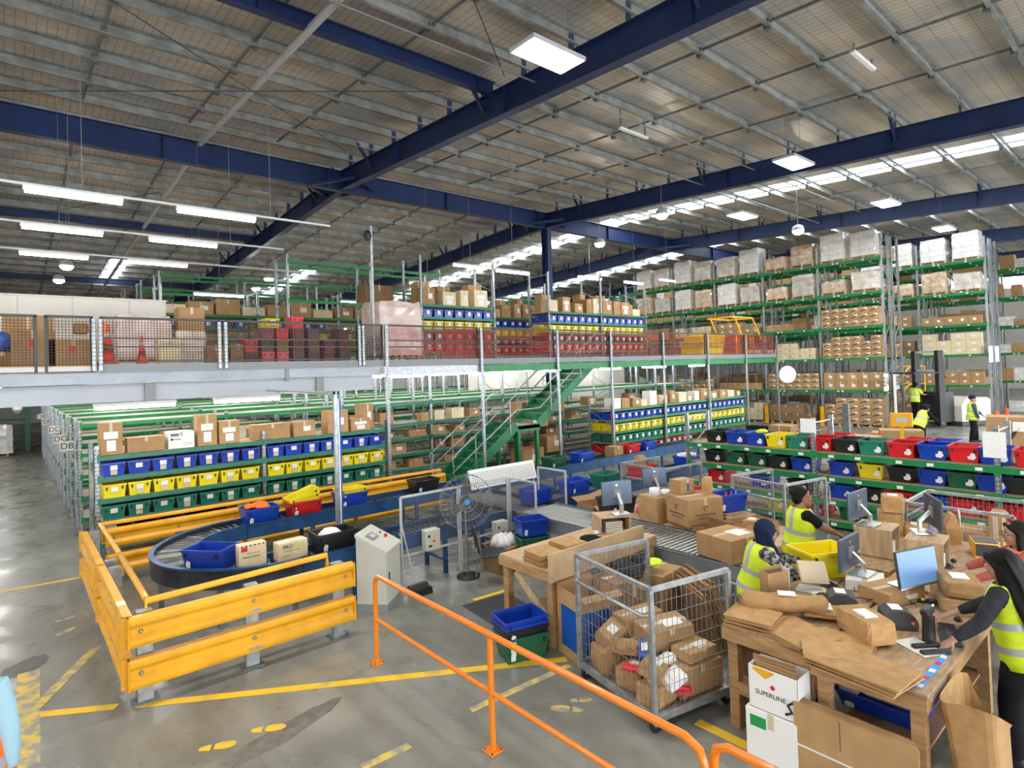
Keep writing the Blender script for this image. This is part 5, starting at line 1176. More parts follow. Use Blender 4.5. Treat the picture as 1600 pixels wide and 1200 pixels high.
def wbox(lab, x, y, z, w_, d_, h, rz=0):
    t = thing('riser_box', lab, 'box', (x,y,z), rz)
    mb = MB().box(-w_/2,-d_/2,h-.018,w_/2,d_/2,h).box(-w_/2,-d_/2,0,-w_/2+.018,d_/2,h-.018).box(w_/2-.018,-d_/2,0,w_/2,d_/2,h-.018).box(-w_/2,-d_/2,0,w_/2,d_/2,.018).box(-w_/2,d_/2-.018,0,w_/2,d_/2,h-.018); mb.build('plywood_shell', M['ply'], t)
    slab = MB()
    for k in range(5): slab.box(-w_*.3,-d_/2+.03,.02+k*.03,w_*.25,d_*.3,.02+k*.03+.02)
    slab.build('paper_reams', M['label'], t); return t
wbox('plywood riser box under the left monitor on the plywood bench', 6.60, 5.62, .922, .46,.36,.24, -.5)
monitor(6.66, 5.72, 1.165, 1.46, PI-.35, 'monitor seen from behind on the riser box at the plywood bench', arm=-1, w=.44, h=.34) if 0 else None
def monitor_back(x, y, zb, zc, rz, lab, w=.48, h=.34): return monitor(x, y, zb, zc, rz, lab, False, 1, 'monback', w, h, tilt=.06)
monitor_back(6.72, 5.60, 1.165, 1.45, PI-.42, 'left monitor of the two seen from behind beside the roller conveyor')
wbox('plywood riser box under the monitor behind the cube carton', 8.75, 6.40, .722, .46,.40,.22, -.4)
monitor_back(8.80, 6.45, .945, 1.27, PI-.42, 'monitor seen from behind beyond the white tape rolls')
monitor(6.62, 1.84, 1.06, 1.27, -.35, 'monitor with a lit pale blue screen facing the long haired woman', True, 1, 'darkgrey', .54,.35, -.12)
carton(6.58, 2.05, .922, .5,.32,.135, 'flat brown carton under the lit monitor', None, 'card', 1, -.35)
monitor(6.78, 2.50, 1.04, 1.24, PI-.02, 'monitor turned away towards the headscarf woman, its arm rising over a printer', False, 1, 'monback', .50,.34)
carton(6.74, 2.34, .922, .36,.34,.115, 'white carton with cables below the headscarf woman monitor', None, 'white', 0, .3)
wbox('left plywood riser box under the monitor of the man in the yellow vest', 7.98, 2.62, .932, .42,.40,.34, .1); monitor(7.92, 2.80, 1.275, 1.50, PI-.05, 'monitor turned towards the man in the yellow vest', False, 1, 'monback', .52,.34)
wbox('right plywood riser box under the edge on monitor', 7.80, 2.06, .932, .44,.36,.34, .1); monitor(8.02, 2.04, 1.275, 1.52, .55, 'monitor seen edge on before the orange vest woman', False, 1, 'darkgrey', .5,.34)
# tape dispenser, bottle, scanner stand, cup, etc.
p = dk(1392,976); t = thing('tape_dispenser', 'red tape dispenser lying beside the right label printer', 'tape dispenser', (p.x,p.y,.922), .2)
MB().lathe([(.05,-.025),(.05,.025)], 16, 0, (0,0,.055), RX(PI/2)).build('tape_roll', M['red'], t); MB().bar((.02,0,.05),(.22,0,.02),.03,.025).build('handle', M['red'], t); MB().bbox((-.06,0,.05),(.04,.055,.06),.006).build('cutter', M['black'], t)
p = dk(1478,985); t = thing('spray_bottle', 'clear plastic hand sanitiser bottle beside the keyboard', 'bottle', (p.x-.05,p.y+.08,.922)); MB().lathe([(.036,0),(.038,.01),(.038,.12),(.02,.155),(.015,.165)], 14).build('body', M['clear'], t); MB().tube([(0,0,.16),(0,0,.20),(.035,0,.20)], .009, 8).build('pump', M['white'], t); MB().lathe([(.0385,.09),(.0385,.10)], 14).build('red_stripe', M['red'], t)
p = dk(1452,1003); t = thing('scanner_stand', 'black cylindrical cup holding a scanner on the front bench', 'holder', (p.x,p.y,.922)); MB().lathe([(.055,0),(.05,.01),(.045,.20),(.05,.21),(.048,.22)], 16).build('cup', M['black'], t); MB().bbox((-.02,0,.26),(.16,.07,.06),.015).build('scanner_head', M['black'], t); MB().bar((0,0,.18),(-.0,0,.26),.04).build('scanner_grip', M['darkgrey'], t)
for j,(px, py) in enumerate(((1448,1012),(1462,1022))): p = dk(px, py); tag(MB().bbox((0,0,.015),(.05,.24,.03),.008).build('marker_case', M['black'], None, (p.x,p.y,.923), .9), f'black slim case {["left","right"][j]} of two at the bench edge before the woman', 'case')
p = dk(1478,868,.93); t = thing('red_tub', 'small round red tub on the orange vest woman bench', 'tub', (8.55,2.10,.932)); MB().lathe([(.05,0),(.065,.085),(.066,.09),(.058,.09),(.045,.01)], 16).build('bowl', M['cone'], t)
t = thing('drink_bottle', 'lilac drink bottle with a dark lid', 'bottle', (8.95,2.28,.932)); MB().lathe([(.042,0),(.045,.02),(.045,.22),(.035,.245)], 16).build('body', M['lilac'], t); MB().lathe([(.036,.245),(.036,.28),(.025,.29)], 14).build('lid', M['darkgrey'], t)
t = thing('printed_box', 'yellow and black printed box in front of the orange vest woman', 'carton', (8.70,1.72,.932), .35); MB().bbox((0,0,.09),(.34,.24,.18),.004).build('box', M['guardyellow'], t); MB().box(-.172,-.10,.03,-.169,.11,.17).box(-.14,-.11,.181,.14,.11,.183).build('black_panel', M['darkgrey'], t); MB().box(-.05,-.1215,.03,.05,-.119,.15).build('label', M['label'], t)
for j,(x,y,z,w_,d_,h) in enumerate(((9.0,2.78,.932,.34,.3,.30),(8.98,2.74,1.25,.30,.26,.2),(9.05,2.50,.932,.3,.26,.16))): parcel(x,y,z,w_,d_,h, f'brown paper wrapped parcel behind the edge on monitor, {["lower","upper","small right"][j]}', .3)
t = thing('paper_bag', 'standing brown paper bag with a pale fold beside the lilac bottle', 'bag', (9.08,2.12,.932), .4); MB().loft([[(-.12,-.07,0),(.12,-.07,0),(.12,.07,0),(-.12,.07,0)],[(-.13,-.08,.2),(.13,-.08,.2),(.13,.08,.2),(-.13,.08,.2)],[(-.12,-.02,.36),(.12,-.02,.36),(.12,.02,.36),(-.12,.02,.36)]], 0, True, False).build('bag_body', M['kraft'], t); MB().add([(-.05,-.085,.02),(.06,-.085,.02),(.09,-.10,.40),(-.09,-.08,.38),(-.05,-.08,.02),(.06,-.08,.02),(.09,-.09,.40),(-.09,-.07,.38)], [(3,2,1,0),(4,5,6,7),(0,1,5,4),(1,2,6,5),(2,3,7,6),(3,0,4,7)]).build('pale_fold', M['paper'], t)
parcel(6.78,1.55,.922,.46,.36,.14,'open brown carton beneath the labelled parcel beside the long haired woman', .5, m='card', fold=0, label=False); parcel(6.80,1.55,1.075,.42,.30,.13,'labelled brown parcel on a carton between the two women', .45)
# tape stuck along the bench edge (flat prints)
o = MB().box(4.92,1.37,0,6.1,1.42,.001).box(4.90,1.42,0,4.95,1.95,.001,0)
for k in range(8): o.box(4.95+k*.15,1.375,.001,5.01+k*.15,1.415,.0016,1 if k%2 else 2)
tag(o.build('printed_tape', [M['skyblue'], M['red'], M['white']], None, (0,0,.9208)), 'blue and red printed tape stuck along the front bench edge', 'tape')
for j in range(7):
    a = V((6.45+rr(-.1,.25), 2.15+rr(-.15,.25), .93)); b = a+V((rr(-.25,.25), rr(-.3,.3), 0)); c = (a+b)/2+V((rr(-.1,.1),rr(-.1,.1),rr(.02,.16)))
    pts = [(a*(1-q)+c*q)*(1-q)+(c*(1-q)+b*q)*q for q in [i/8 for i in range(9)]]; tag(MB().tube(pts, .004, 5).build('cable', M['black']), f'{ordn(j)} black cable looping among the printers and monitors on the front benches', 'cable', 'cables among the printers')
# beneath and in front of the front benches
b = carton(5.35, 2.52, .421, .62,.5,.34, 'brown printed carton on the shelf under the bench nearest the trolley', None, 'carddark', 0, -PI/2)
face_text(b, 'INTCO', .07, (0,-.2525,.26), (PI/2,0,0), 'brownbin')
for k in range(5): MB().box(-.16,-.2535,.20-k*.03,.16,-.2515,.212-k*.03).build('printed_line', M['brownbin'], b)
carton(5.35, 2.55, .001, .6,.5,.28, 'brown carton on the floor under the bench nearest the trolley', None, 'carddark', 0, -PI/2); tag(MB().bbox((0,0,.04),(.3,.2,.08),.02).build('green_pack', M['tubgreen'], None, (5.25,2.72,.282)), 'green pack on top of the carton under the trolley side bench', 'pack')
b = carton(4.77, 2.36, .001, .42,.26,.44, 'lower white carton with a green sticker in front of the benches', None, 'white', 0, -PI/2+.05); MB().box(-.17,-.1325,.30,-.04,-.131,.39).build('green_sticker', M['green'], b)
t = open_carton(4.78, 2.34, .445, .40,.24,.34, 'upper white open carton printed with a capsicum and lettering', -PI/2+.03, 'white', 'printed_open_carton', 0)
face_text(t, 'SUPERLINE', .052, (-.02,-.1215,.14), (PI/2,0,0), 'ink'); MB().add([(-.16,-.1215,.31),(-.1,-.1215,.28),(-.06,-.1215,.26),(-.02,-.1215,.29),(.02,-.1215,.33),(-.16,-.1215,.335)], [(0,1,2,3,4,5)]).build('printed_flame', M['guardyellow'], t); MB().lathe([(.02,0),(.02,.001)], 10, 0, (.0,-.121,.21), RX(PI/2)).build('printed_capsicum', M['red'], t); MB().tube([(.17,-.1215,.16),(.12,-.1215,.12),(.15,-.1215,.07),(.10,-.1215,.04)], .012, 5).build('printed_figure', M['ink'], t)
for k in range(4): tag(MB().box(-.006,-.17,0,.006,.17,.32).build('card_sheet', M['card'], None, (4.72+k*.03,2.33+.02*k,.46+.012*k), .04*k), f'{ordn(k)} folded brown carton sheet standing in the upper white carton', 'card sheet', 'sheets in the white carton')
for k in range(5):
    y0 = 1.33; mb = MB().box(-.008,0,0,.008,.84,.62+.0*k); tag(mb.build('flattened_carton', M['card'], None, (4.66+k*.022,y0+.015*k,.005), 0).id_data if False else mb.build('flattened_carton', M['card'], None, (4.66+k*.022,y0+.015*k,.005), 0), f'{ordn(k)} large flattened brown carton leaning before the front bench, from the front', 'flattened carton', 'flattened cartons before the bench')
tag(MB().box(0,0,0,.004,.86,.012).build('strap', M['white'], None, (4.644,1.33,.30)), 'white strap around the large flattened cartons', 'strap'); MB().box(-.0085,.50,.38,-.008,.506,.60).build('fold_slit', M['brownbin'], [o for o in bpy.data.objects if o.name == 'flattened_carton'][0])
t = thing('plastic_crate', 'blue plastic crate with white paper under the front right bench', 'crate', (5.30,1.80,.36), -PI/2); cb_ = ob('crate_body', TUB['blueL'], t); cb_.scale = (1.1,1.2,.5); MB().bbox((.05,.2,.17),(.4,.25,.1),.03).build('papers', M['paper'], t); MB().lathe([(.03,-.06),(.08,-.06),(.08,.06),(.03,.06)], 16, 0, (-.22,.1,.17), RX(PI/2)).build('paper_roll', M['paper'], t)
# hanging brown paper sack on the bench end
t = thing('paper_sack', 'large open brown paper sack taped to the front right bench corner', 'sack', (4.96,1.15,-.04))
def sack_ring(z, cx_, cy_, rx, ry, sq=.5, wob=0, n=20): return [(cx_+math.copysign(abs(math.cos(a))**sq,math.cos(a))*rx*(1+wob*math.sin(3*a)), cy_+math.copysign(abs(math.sin(a))**sq,math.sin(a))*ry*(1+wob*math.cos(2*a)), z) for a in [2*PI*i/n for i in range(n)]]
rgs = [sack_ring(.05,.20,-.05,.16,.10), sack_ring(.2,.21,-.06,.19,.13,.5,.05), sack_ring(.45,.22,-.06,.22,.15,.5,.05), sack_ring(.7,.23,-.04,.25,.16,.5,.06)]
top = sack_ring(.80,.24,-.03,.29,.175,.45,.04); top = [(x,y,z+.13*(y > 0)-.16*((x-.24)/.29)*(y < .05)) for x,y,z in top]; rgs.append(top)
inner = [[(x*.96+.008,y*.94-.002,z-.01) for x,y,z in r] for r in reversed(rgs)]
MB().loft(rgs+inner, 0, True, False).build('sack_body', M['kraft'], t); MB().box(-.05,.16,.90,.35,.19,.935).build('tape', M['plasticfilm'], t)

# ------------------------------------------------------------------ roll cages
def cage(lab, x, y, rz, w, d, zb=.15, zt=1.29, sides='lfb', hand=True, s=.06):
    t = thing('mesh_trolley', lab, 'trolley', (x,y,0), rz); h = zt-zb
    MB().box(0,0,zb-.05,w,d,zb).build('base_tray', M['galv'], t)
    for px, py in ((0,0),(w,0),(0,d),(w,d)):
        MB().box(px-.02,py-.02,zb-.05,px+.02,py+.02,zt).build('corner_post', M['galv'], t)
        c = MB().lathe([(.06,-.018),(.06,.018)], 14, 0, (px*.92+.04,py*.92+.04,.06), RX(PI/2)).build('caster', M['black'], t); MB().bar((px*.92+.04,py*.92+.04,.06),(px*.92+.04,py*.92+.04,.16),.05,.05).build('fork', M['galv'], c)
    if hand: MB().tube([(-.0,.03,h*.79+zb),(-.06,.06,h*.79+zb),(-.06,d-.06,h*.79+zb),(0,d-.02,h*.79+zb)], .016, 8).build('push_bar', M['galv'], t)
    for k, (o, r, L) in dict(l=((0,0),PI/2,d), f=((0,0),0,w), b=((0,d),0,w), r=((w,0),PI/2,d)).items():
        if k not in sides: continue
        sd = ob('mesh_side', None, t, (o[0],o[1],zb), r); MB().bar((0,0,h),(L,0,h),.04).build('top_bar', M['galv'], sd); MB().bar((0,0,.02),(L,0,.02),.03).build('bottom_bar', M['galv'], sd); mb = MB(); n = int(L/s); m_ = int(h/.115)
        for i in range(1,n): mb.bar((i*L/n,0,0),(i*L/n,0,h),.004)
        for i in range(1,m_): mb.bar((0,0,i*h/m_),(L,0,i*h/m_),.004)
        mb.build('wire_mesh', M['wire'], sd)
    MB().tube([(w+.02,.0,zt-.12),(w+.10,0,zt-.16),(w+.10,0,zt-.42),(w+.02,0,zt-.46)], .014, 8).build('grab_handle', M['galv'], t)
    return t
TO, TR = V((4.33,3.26,0)), -.22
cage('large galvanised mesh trolley full of brown parcels behind the orange handrail', 4.33, 3.26, TR, .97, 1.17)
def tl(x, y, z): q = RZ(TR) @ V((x,y,0)); return (TO.x+q.x, TO.y+q.y, z-.05)
def tp(x, y, z, w, d, h, lab, rz=0, tilt=(0,0), **k):
    if k.get('m') == 'card':
        q = tl(x,y,z); o = carton(q[0],q[1],q[2],w,d,h,lab+' in the large mesh trolley',None,'card',5 if k.get('label',1) else 0,TR+rz); o.rotation_euler = (tilt[0],tilt[1],TR+rz); return o
    k_ = .86 if tilt[0] or tilt[1] else .95; q = tl(x,y,z); return parcel(q[0],q[1],q[2],w*k_,d*k_,h*(.95 if k_ > .9 else .85),lab+' in the large mesh trolley',TR+rz,tilt,**k)
for j,(x,y,z,w_,d_,h,rz,tilt,kw,lab) in enumerate((
    (.20,.20,.205,.34,.28,.2,.3,(0,0),{}, 'brown paper parcel low in the nearest corner'), (.66,.25,.205,.54,.36,.27,.04,(0,0),dict(m='card',fold=0,label=False), 'deep open brown carton along the near side'),
    (.24,.55,.205,.36,.3,.2,.4,(0,0),{}, 'crumpled brown parcel at the left side'), (.22,.90,.205,.38,.32,.25,-.2,(0,0),{}, 'brown paper bag at the far left corner'),
    (.66,.65,.205,.52,.36,.30,.06,(0,0),dict(m='card',fold=0), 'square brown carton in the middle'), (.66,1.0,.205,.5,.26,.46,.03,(0,0),dict(m='card',fold=0), 'tall brown carton with two labels at the back'),
    (.20,.26,.42,.36,.26,.16,.6,(.35,.2),{}, 'tilted labelled brown parcel above the near corner'), (.24,.66,.43,.36,.26,.16,-.4,(-.4,.25),{}, 'leaning brown parcel with a white label at the left'),
    (.26,.98,.47,.34,.26,.16,.3,(.45,-.2),{}, 'brown parcel propped in the far left corner'), (.64,.56,.515,.50,.34,.20,-.22,(.04,-.06),dict(m='card'), 'labelled brown carton lying on top'), (.72,.24,.485,.40,.24,.10,.15,(.03,.05),dict(m='card',fold=0), 'flat carton on top at the right'))):
    tp(x,y,z,w_,d_,h,lab,rz,tilt,**kw)
for j,(x,y,z,m_,lab) in enumerate(((.32,.10,.40,'paper','white plastic mail bag near the front corner'),(.42,.13,.30,'red','red printed mail bag near the front corner'),(.12,.40,.41,'red','red packet at the left side'),(.40,.30,.45,'paper','white packet on the near side'),(.36,.50,.50,'blueplastic','blue packet in the middle'))):
    q = tl(x,y,z); o = tag(ob('mail_bag', parcel_mesh(.22,.16,.07,50+j,m_,j%2 == 0,0), None, q, TR+j), lab+' of the large trolley', 'bag'); o.rotation_euler = (.3,.2*j-.3,TR+j)
cage('empty galvanised mesh trolley before the tote shelving, left of the man in the yellow vest', 9.46, 4.42, -.22, 1.05, 1.05)
cage('galvanised mesh trolley holding cartons behind the orange vest woman', 9.36, 2.70, -PI/2, 1.15, 1.0)
cage('galvanised mesh trolley near the front conveyor beyond the far monitor', 9.45, 6.75, -.12, 1.15, 1.1)
carton(9.85,2.15,.21,.6,.5,.75,'tall brown carton in the trolley behind the orange vest woman, left',None,'card',0,-PI/2); carton(9.85,1.80,.21,.14,.5,1.0,'flat brown carton in the trolley behind the orange vest woman, right',None,'card',1,-PI/2+.1)
# around the plywood bench
for j,(px,py,n) in enumerate(((850,878,7),(886,858,5))): slab_stack(px, py, n, .34,.36, -.1, f'flat brown mailer in the {["left","right"][j]} stack on the plywood bench', th=.02, jit=.03)
def heap(lab, x, y, z, m, r, n, seed, cat='cloth', name='cloth', flat=.5):
    rd = random.Random(seed); mb = MB()
    for k in range(n):
        a = rd.uniform(0,2*PI); q = rd.uniform(0,r*.6); rs = rd.uniform(.4,.7)*r; mb.lathe([(rs*.6,0),(rs,rs*flat*.3),(rs*.8,rs*flat*.7),(rs*.25,rs*flat)], 10, 0, (q*math.cos(a),q*math.sin(a),rd.uniform(0,.02)))
    return tag(mb.build(name, M[m], None, (x,y,z)), lab, cat)
heap('black cloth lying on the plywood bench edge', 6.05, 5.50, .923, 'blackcloth', .22, 6, 3, flat=.3); heap('small white cloth beside the black cloth', 6.32, 5.66, .923, 'paper', .08, 4, 4)
t = open_carton(5.04, 4.69, 0, .52,.50,.76, 'tall brown carton with a blue side before the plywood bench, open at the top', -.25, 'card', 'tall_open_carton', .10); MB().box(-.265,-.24,.12,-.261,.15,.58).box(-.25,-.255,.12,.15,-.251,.58).build('blue_print', M['blueplastic'], t)
carton(5.72, 4.75, 0, .55,.5,.72, 'brown carton beside the blue printed one behind the trolley', None, 'carddark', 0, -.2)
heap('dark grey jackets heaped on cartons behind the trolley', 5.85, 4.70, .725, 'charcoal', .26, 8, 7, flat=.6); heap('navy cloth heaped behind the dark jackets', 6.15, 4.74, .73, 'navy', .2, 6, 8, flat=.6); heap('yellow high visibility vest lying with the dark jackets', 6.10, 4.55, .80, 'hiviz', .16, 6, 9, flat=.6)
carton(6.25, 4.62, 0, .5,.5,.71, 'brown carton carrying the navy cloth behind the trolley', None, 'card', 0, .1)
for k in range(11):
    o = tag(MB().box(-.008,-.34,0,.008,.34,.70+.04*(k%3)).build('folded_carton', M['card' if k%2 else 'carddark'], None, (6.20+k*.045,3.86+.01*k,.01), -.55), f'{ordn(k)} folded brown carton leaning beside the roller conveyor, from the left', 'folded carton', 'folded cartons by the conveyor'); o.rotation_euler = (0,-.32,-.55)
# cartons on the conveyor and the bench to its right
carton(7.22, 4.12, .752, .62,.58,.30, 'large brown carton with white labels at the near end of the roller conveyor', None, 'card', 5, -.2); carton(7.72, 4.35, .752, .4,.5,.12, 'flat brown carton behind the large one on the roller conveyor', None, 'card', 0, -.1)
b = carton(8.22, 5.28, .80, .66,.56,.42, 'printed brown carton with a round logo beside the roller conveyor', None, 'card', 0, -.35)
for (lx, ly, rot) in ((0,-.2815,(PI/2,0,0)),(-.3315,0,(PI/2,0,-PI/2))):
    face_text(b, 'DUAL INDUSTRIAL', .045, (lx,ly,.17), rot); face_text(b, 'FRAGILE THIS SIDE UP', .026, (lx,ly,.12), rot, 'brownbin')
    r_ = MB().tube([(.035*math.cos(a),0,.035*math.sin(a)) for a in [2*PI*i/16 for i in range(13)]], .006, 5).build('printed_ring', M['ink'], b, (lx,ly,.27)); r_.rotation_euler = (0,0,rot[2])
MB().box(-.28,-.2825,.02,.0,-.2805,.03).build('printed_line', M['brownbin'], b)
tag(MB().box(-.35,-.3,0,.35,.3,.08).build('timber_plinth', M['timber'], None, (8.30,5.28,.7202), -.3), 'low timber tray under the printed logo carton', 'tray')
b = carton(8.26, 5.52, 1.222, .30,.26,.22, 'small open carton with a blue bottle print on the printed logo carton', None, 'card', 0, -.2); MB().box(-.02,-.1325,.04,.03,-.131,.17).build('blue_bottle_print', M['blueplastic'], b)
carton(8.15, 5.95, .722, .40,.42,.42, 'plain brown cube carton left of the printed logo carton', None, 'card', 0, -.15)
for j,(x,y) in enumerate(((8.02,5.88),(8.22,5.80))): tag(MB().lathe([(.03,0),(.085,.0),(.085,.11),(.03,.11),(.03,.001)], 20).build('tape_rolls', M['paper'], None, (x,y,1.145)), f'white tape rolls on the cube carton, {["left taller","right lower"][j]}', 'tape roll').scale = (1,1,[1.25,.8][j])
tag(MB().lathe([(.04,0),(.11,.02),(.12,.08),(.03,.13)], 10).build('pink_bag', M['pink'], None, (8.25,6.28,.74)), 'pink bag behind the white tape rolls', 'bag').scale = (1.3,1,1.5)
tag(ob('tote_tub', TUB['blackL'], None, (8.05,6.55,.722), -.2), 'black tub with cables between the two rear monitors', 'tub')
tag(ob('tote_tub', TUB['blueL'], None, (8.85,4.95,.88), -.35), 'blue tub of bottles right of the printed logo carton', 'tub'); carton(8.88, 4.95, .722, .44,.5,.15, 'flat carton under the blue tub of bottles', None, 'card', 0, -.3)
for j,(dx,m_) in enumerate(((0,'cone'),(.11,'red'),(.2,'skyblue'))): tag(MB().lathe([(.03,0),(.03,.14),(.015,.18),(.015,.21)], 10).build('small_bottle', M[m_], None, (8.78+dx,5.05-.03*j,1.0)), f'{["orange","red","blue"][j]} topped bottle in the blue tub right of the logo carton', 'bottle')
parcel(8.48, 5.20, 1.225, .22,.14,.24, 'crumpled brown paper bag on the logo carton beside the blue tub', .4, label=False); tag(ob('stacking_tub', TUB['red'], None, (8.95,5.5,.90)), 'red tub edge showing behind the small bottle print carton', 'tub')
open_carton(8.45, 4.45, .722, .62,.42,.20, 'wide open brown carton with packing paper right of the logo carton', -.35, 'card', flap=0); parcel(8.45,4.45,.735,.3,.22,.2,'brown parcel inside the wide open carton', .2); carton(8.75, 4.85, .722, .46,.2,.14, 'slim carton behind the wide open carton', None, 'card', 0, -.3)
for k in range(5): tag(MB().box(-.006,-.22,0,.006,.22,.24).build('folded_carton', M['carddark'], None, (7.99+k*.02,4.72,.723), -.35), f'{ordn(k)} folded carton standing in front of the logo carton, from the left', 'folded carton', 'folded cartons before the logo carton')
t = open_carton(8.20, 7.33, .35, .5,.5,.45, 'large open brown carton at the right edge of the roller conveyor', -.2, 'card', flap=.2); open_carton(8.84, 7.38, .3, .5,.5,.5, 'dark open brown carton beyond the left rear monitor', .3, 'card', flap=.2);
for j,(x,y) in enumerate(((8.20,7.33),(8.84,7.38))): tag(MB().box(x-.3,y-.3,0,x+.3,y+.3,[.345,.295][j]).build('closed_carton', M['carddark']), f'closed carton under the {["left","right"][j]} open carton beyond the plywood bench', 'carton')

# ------------------------------------------------------------------ tote shelving facing the benches
SX = 12.1
rack('tote_shelving', 'green beamed tote shelving across the middle right, facing the benches', 'shelving', (SX,7.9,0), 4, 2.86, .95, [.16,.57,1.02,1.47], 2.15, 'beamgreen', 'board', -PI/2, None, None, True, .10, 5)
def totes(row, z, lvl_, xo=.17):
    for j,(px, c) in enumerate(row):
        y = at(px, 700, x=SX+.1).y
        tag(ob('tote_tub', TUB[c+'T'], None, (SX+xo+rr(0,.05), y, z+.002), -PI/2+rr(-.06,.06)), f'{ordn(j)} tote from the left, {dict(teal="green",green="dark green").get(c,c)}, on the {lvl_} of the tote shelving', 'tub', f'totes on the {lvl_}')
totes([(1112,'black'),(1145,'blue'),(1176,'blue'),(1208,'yellow'),(1241,'teal'),(1277,'red'),(1317,'black'),(1358,'teal'),(1404,'red'),(1453,'blue'),(1502,'red'),(1551,'blue'),(1608,'red')], 1.47, 'top shelf')
totes([(1110,'black'),(1144,'green'),(1177,'green'),(1211,'black'),(1247,'blue'),(1308,'blue'),(1354,'yellow'),(1402,'black'),(1450,'blue'),(1497,'green'),(1545,'blue'),(1593,'black')], 1.02, 'second shelf')
totes([(1113,'red'),(1180,'blue'),(1240,'black'),(1308,'blue'),(1350,'black'),(1396,'red'),(1450,'blue'),(1500,'red'),(1550,'red'),(1600,'red')], .57, 'third shelf')
totes([(1205,'yellow'),(1262,'red'),(1320,'green'),(1365,'teal'),(1425,'green'),(1500,'blue')], .16, 'lowest shelf')
for px, c in ((1298,'red'),(1425,'red'),(1465,'blue')): y = at(px,690,x=SX+.6).y; tag(ob('tote_tub', TUB[c+'T'], None, (SX+.72,y,1.472), -PI/2), f'{c} tote at the back of the top tote shelf behind the {dict([(1298,"red and black totes"),(1425,"red and blue totes"),(1465,"blue and red totes")])[px]}', 'tub')
for px, lab, z, h in ((1263,'white notice sheet on the middle post of the tote shelving',1.85,.28),(1553,'white notice sheet on the right post of the tote shelving',1.62,.42)):
    y = at(px,690,x=SX-.03).y; tag(MB().box(-.004,-.15,0,.004,.15,h).build('notice_sheet', M['paper'], None, (SX-.012,y,z)), lab, 'notice')
heap('yellow cloth on the blue tote near the left of the top tote shelf', SX+.25, at(1188,660,x=SX+.2).y, 1.76, 'hiviz', .16, 5, 12, flat=.8)
# ------------------------------------------------------------------ people
def remesh(mb, vox, smooth=6):
    me = bpy.data.meshes.new('tmp'); me.from_pydata(mb.v, [], mb.f); me.update()
    o = bpy.data.objects.new('tmp', me); COL.objects.link(o)
    r = o.modifiers.new('r', 'REMESH'); r.mode = 'VOXEL'; r.voxel_size = vox; r.use_smooth_shade = True
    s = o.modifiers.new('s', 'SMOOTH'); s.factor = .5; s.iterations = smooth
    bpy.context.view_layer.update()
    out = bpy.data.meshes.new_from_object(o.evaluated_get(bpy.context.evaluated_depsgraph_get())); bpy.data.objects.remove(o)
    out.polygons.foreach_set('use_smooth', [True]*len(out.polygons)); return out
def ell(c, rx, ry, M_=None, n=20):
    return [((M_ @ V((rx*math.cos(a), ry*math.sin(a), 0))) if M_ else V((rx*math.cos(a), ry*math.sin(a), 0)))+V(c) for a in [2*PI*i/n for i in range(n)]]
def ellipsoid(mb, c, r, M_=None, n=16, m=8):
    rg = []
    for j in range(1, m*2):
        t = -PI/2+PI*j/(m*2); z = math.sin(t); q = math.cos(t); rg.append([((M_ @ V((r[0]*q*math.cos(a), r[1]*q*math.sin(a), r[2]*z))) if M_ else V((r[0]*q*math.cos(a), r[1]*q*math.sin(a), r[2]*z)))+V(c) for a in [2*PI*i/n for i in range(n)]])
    return mb.loft(rg)
def ik(a, b, l1, l2, pole):
    a, b = V(a), V(b); d = b-a; L = min(d.length, (l1+l2)*.995); d.normalize(); b = a+d*L
    x = (l1*l1-l2*l2+L*L)/(2*L); h = math.sqrt(max(0, l1*l1-x*x)); p = V(pole); p = (p-d*p.dot(d)).normalized(); return a+d*x+p*h, b
def hand(mb, w, d, up_, s, side, curl=.5):
    """palm and five bent fingers from the wrist w along d; up_ is the back of the hand"""
    d = d.normalized(); up_ = (up_-d*up_.dot(d)).normalized(); sd = d.cross(up_)*side
    pr = lambda q, wd, th: [w+d*q+sd*(wd*math.cos(a))+up_*(th*math.sin(a)) for a in [2*PI*i/10 for i in range(10)]]
    mb.loft([pr(-.02*s,.026*s,.02*s), pr(.03*s,.036*s,.017*s), pr(.07*s,.043*s,.015*s), pr(.095*s,.041*s,.012*s)])
    for i, (o, L) in enumerate(((.033,.068),(.011,.078),(-.011,.072),(-.033,.056))):
        p = w+d*.085*s+sd*o*s; pts = [p]; dd = d.copy(); c = curl*(.8+.12*i)
        for k, f in enumerate((.45,.32,.25)):
            a = c*(.35+.35*k); dd = (dd*math.cos(a*.6)-up_*math.sin(a*.6)).normalized(); pts.append(pts[-1]+dd*L*f*s)
        mb.tube(pts, [.0098*s,.0092*s,.0085*s,.0070*s], 8)
    p = w+d*.025*s+sd*.030*s; q = p+(d*.6+sd*.75-up_*.2)*.045*s; mb.tube([p, q, q+(d*.85+sd*.3-up_*.25)*.038*s], [.013*s,.0105*s,.0085*s], 8)
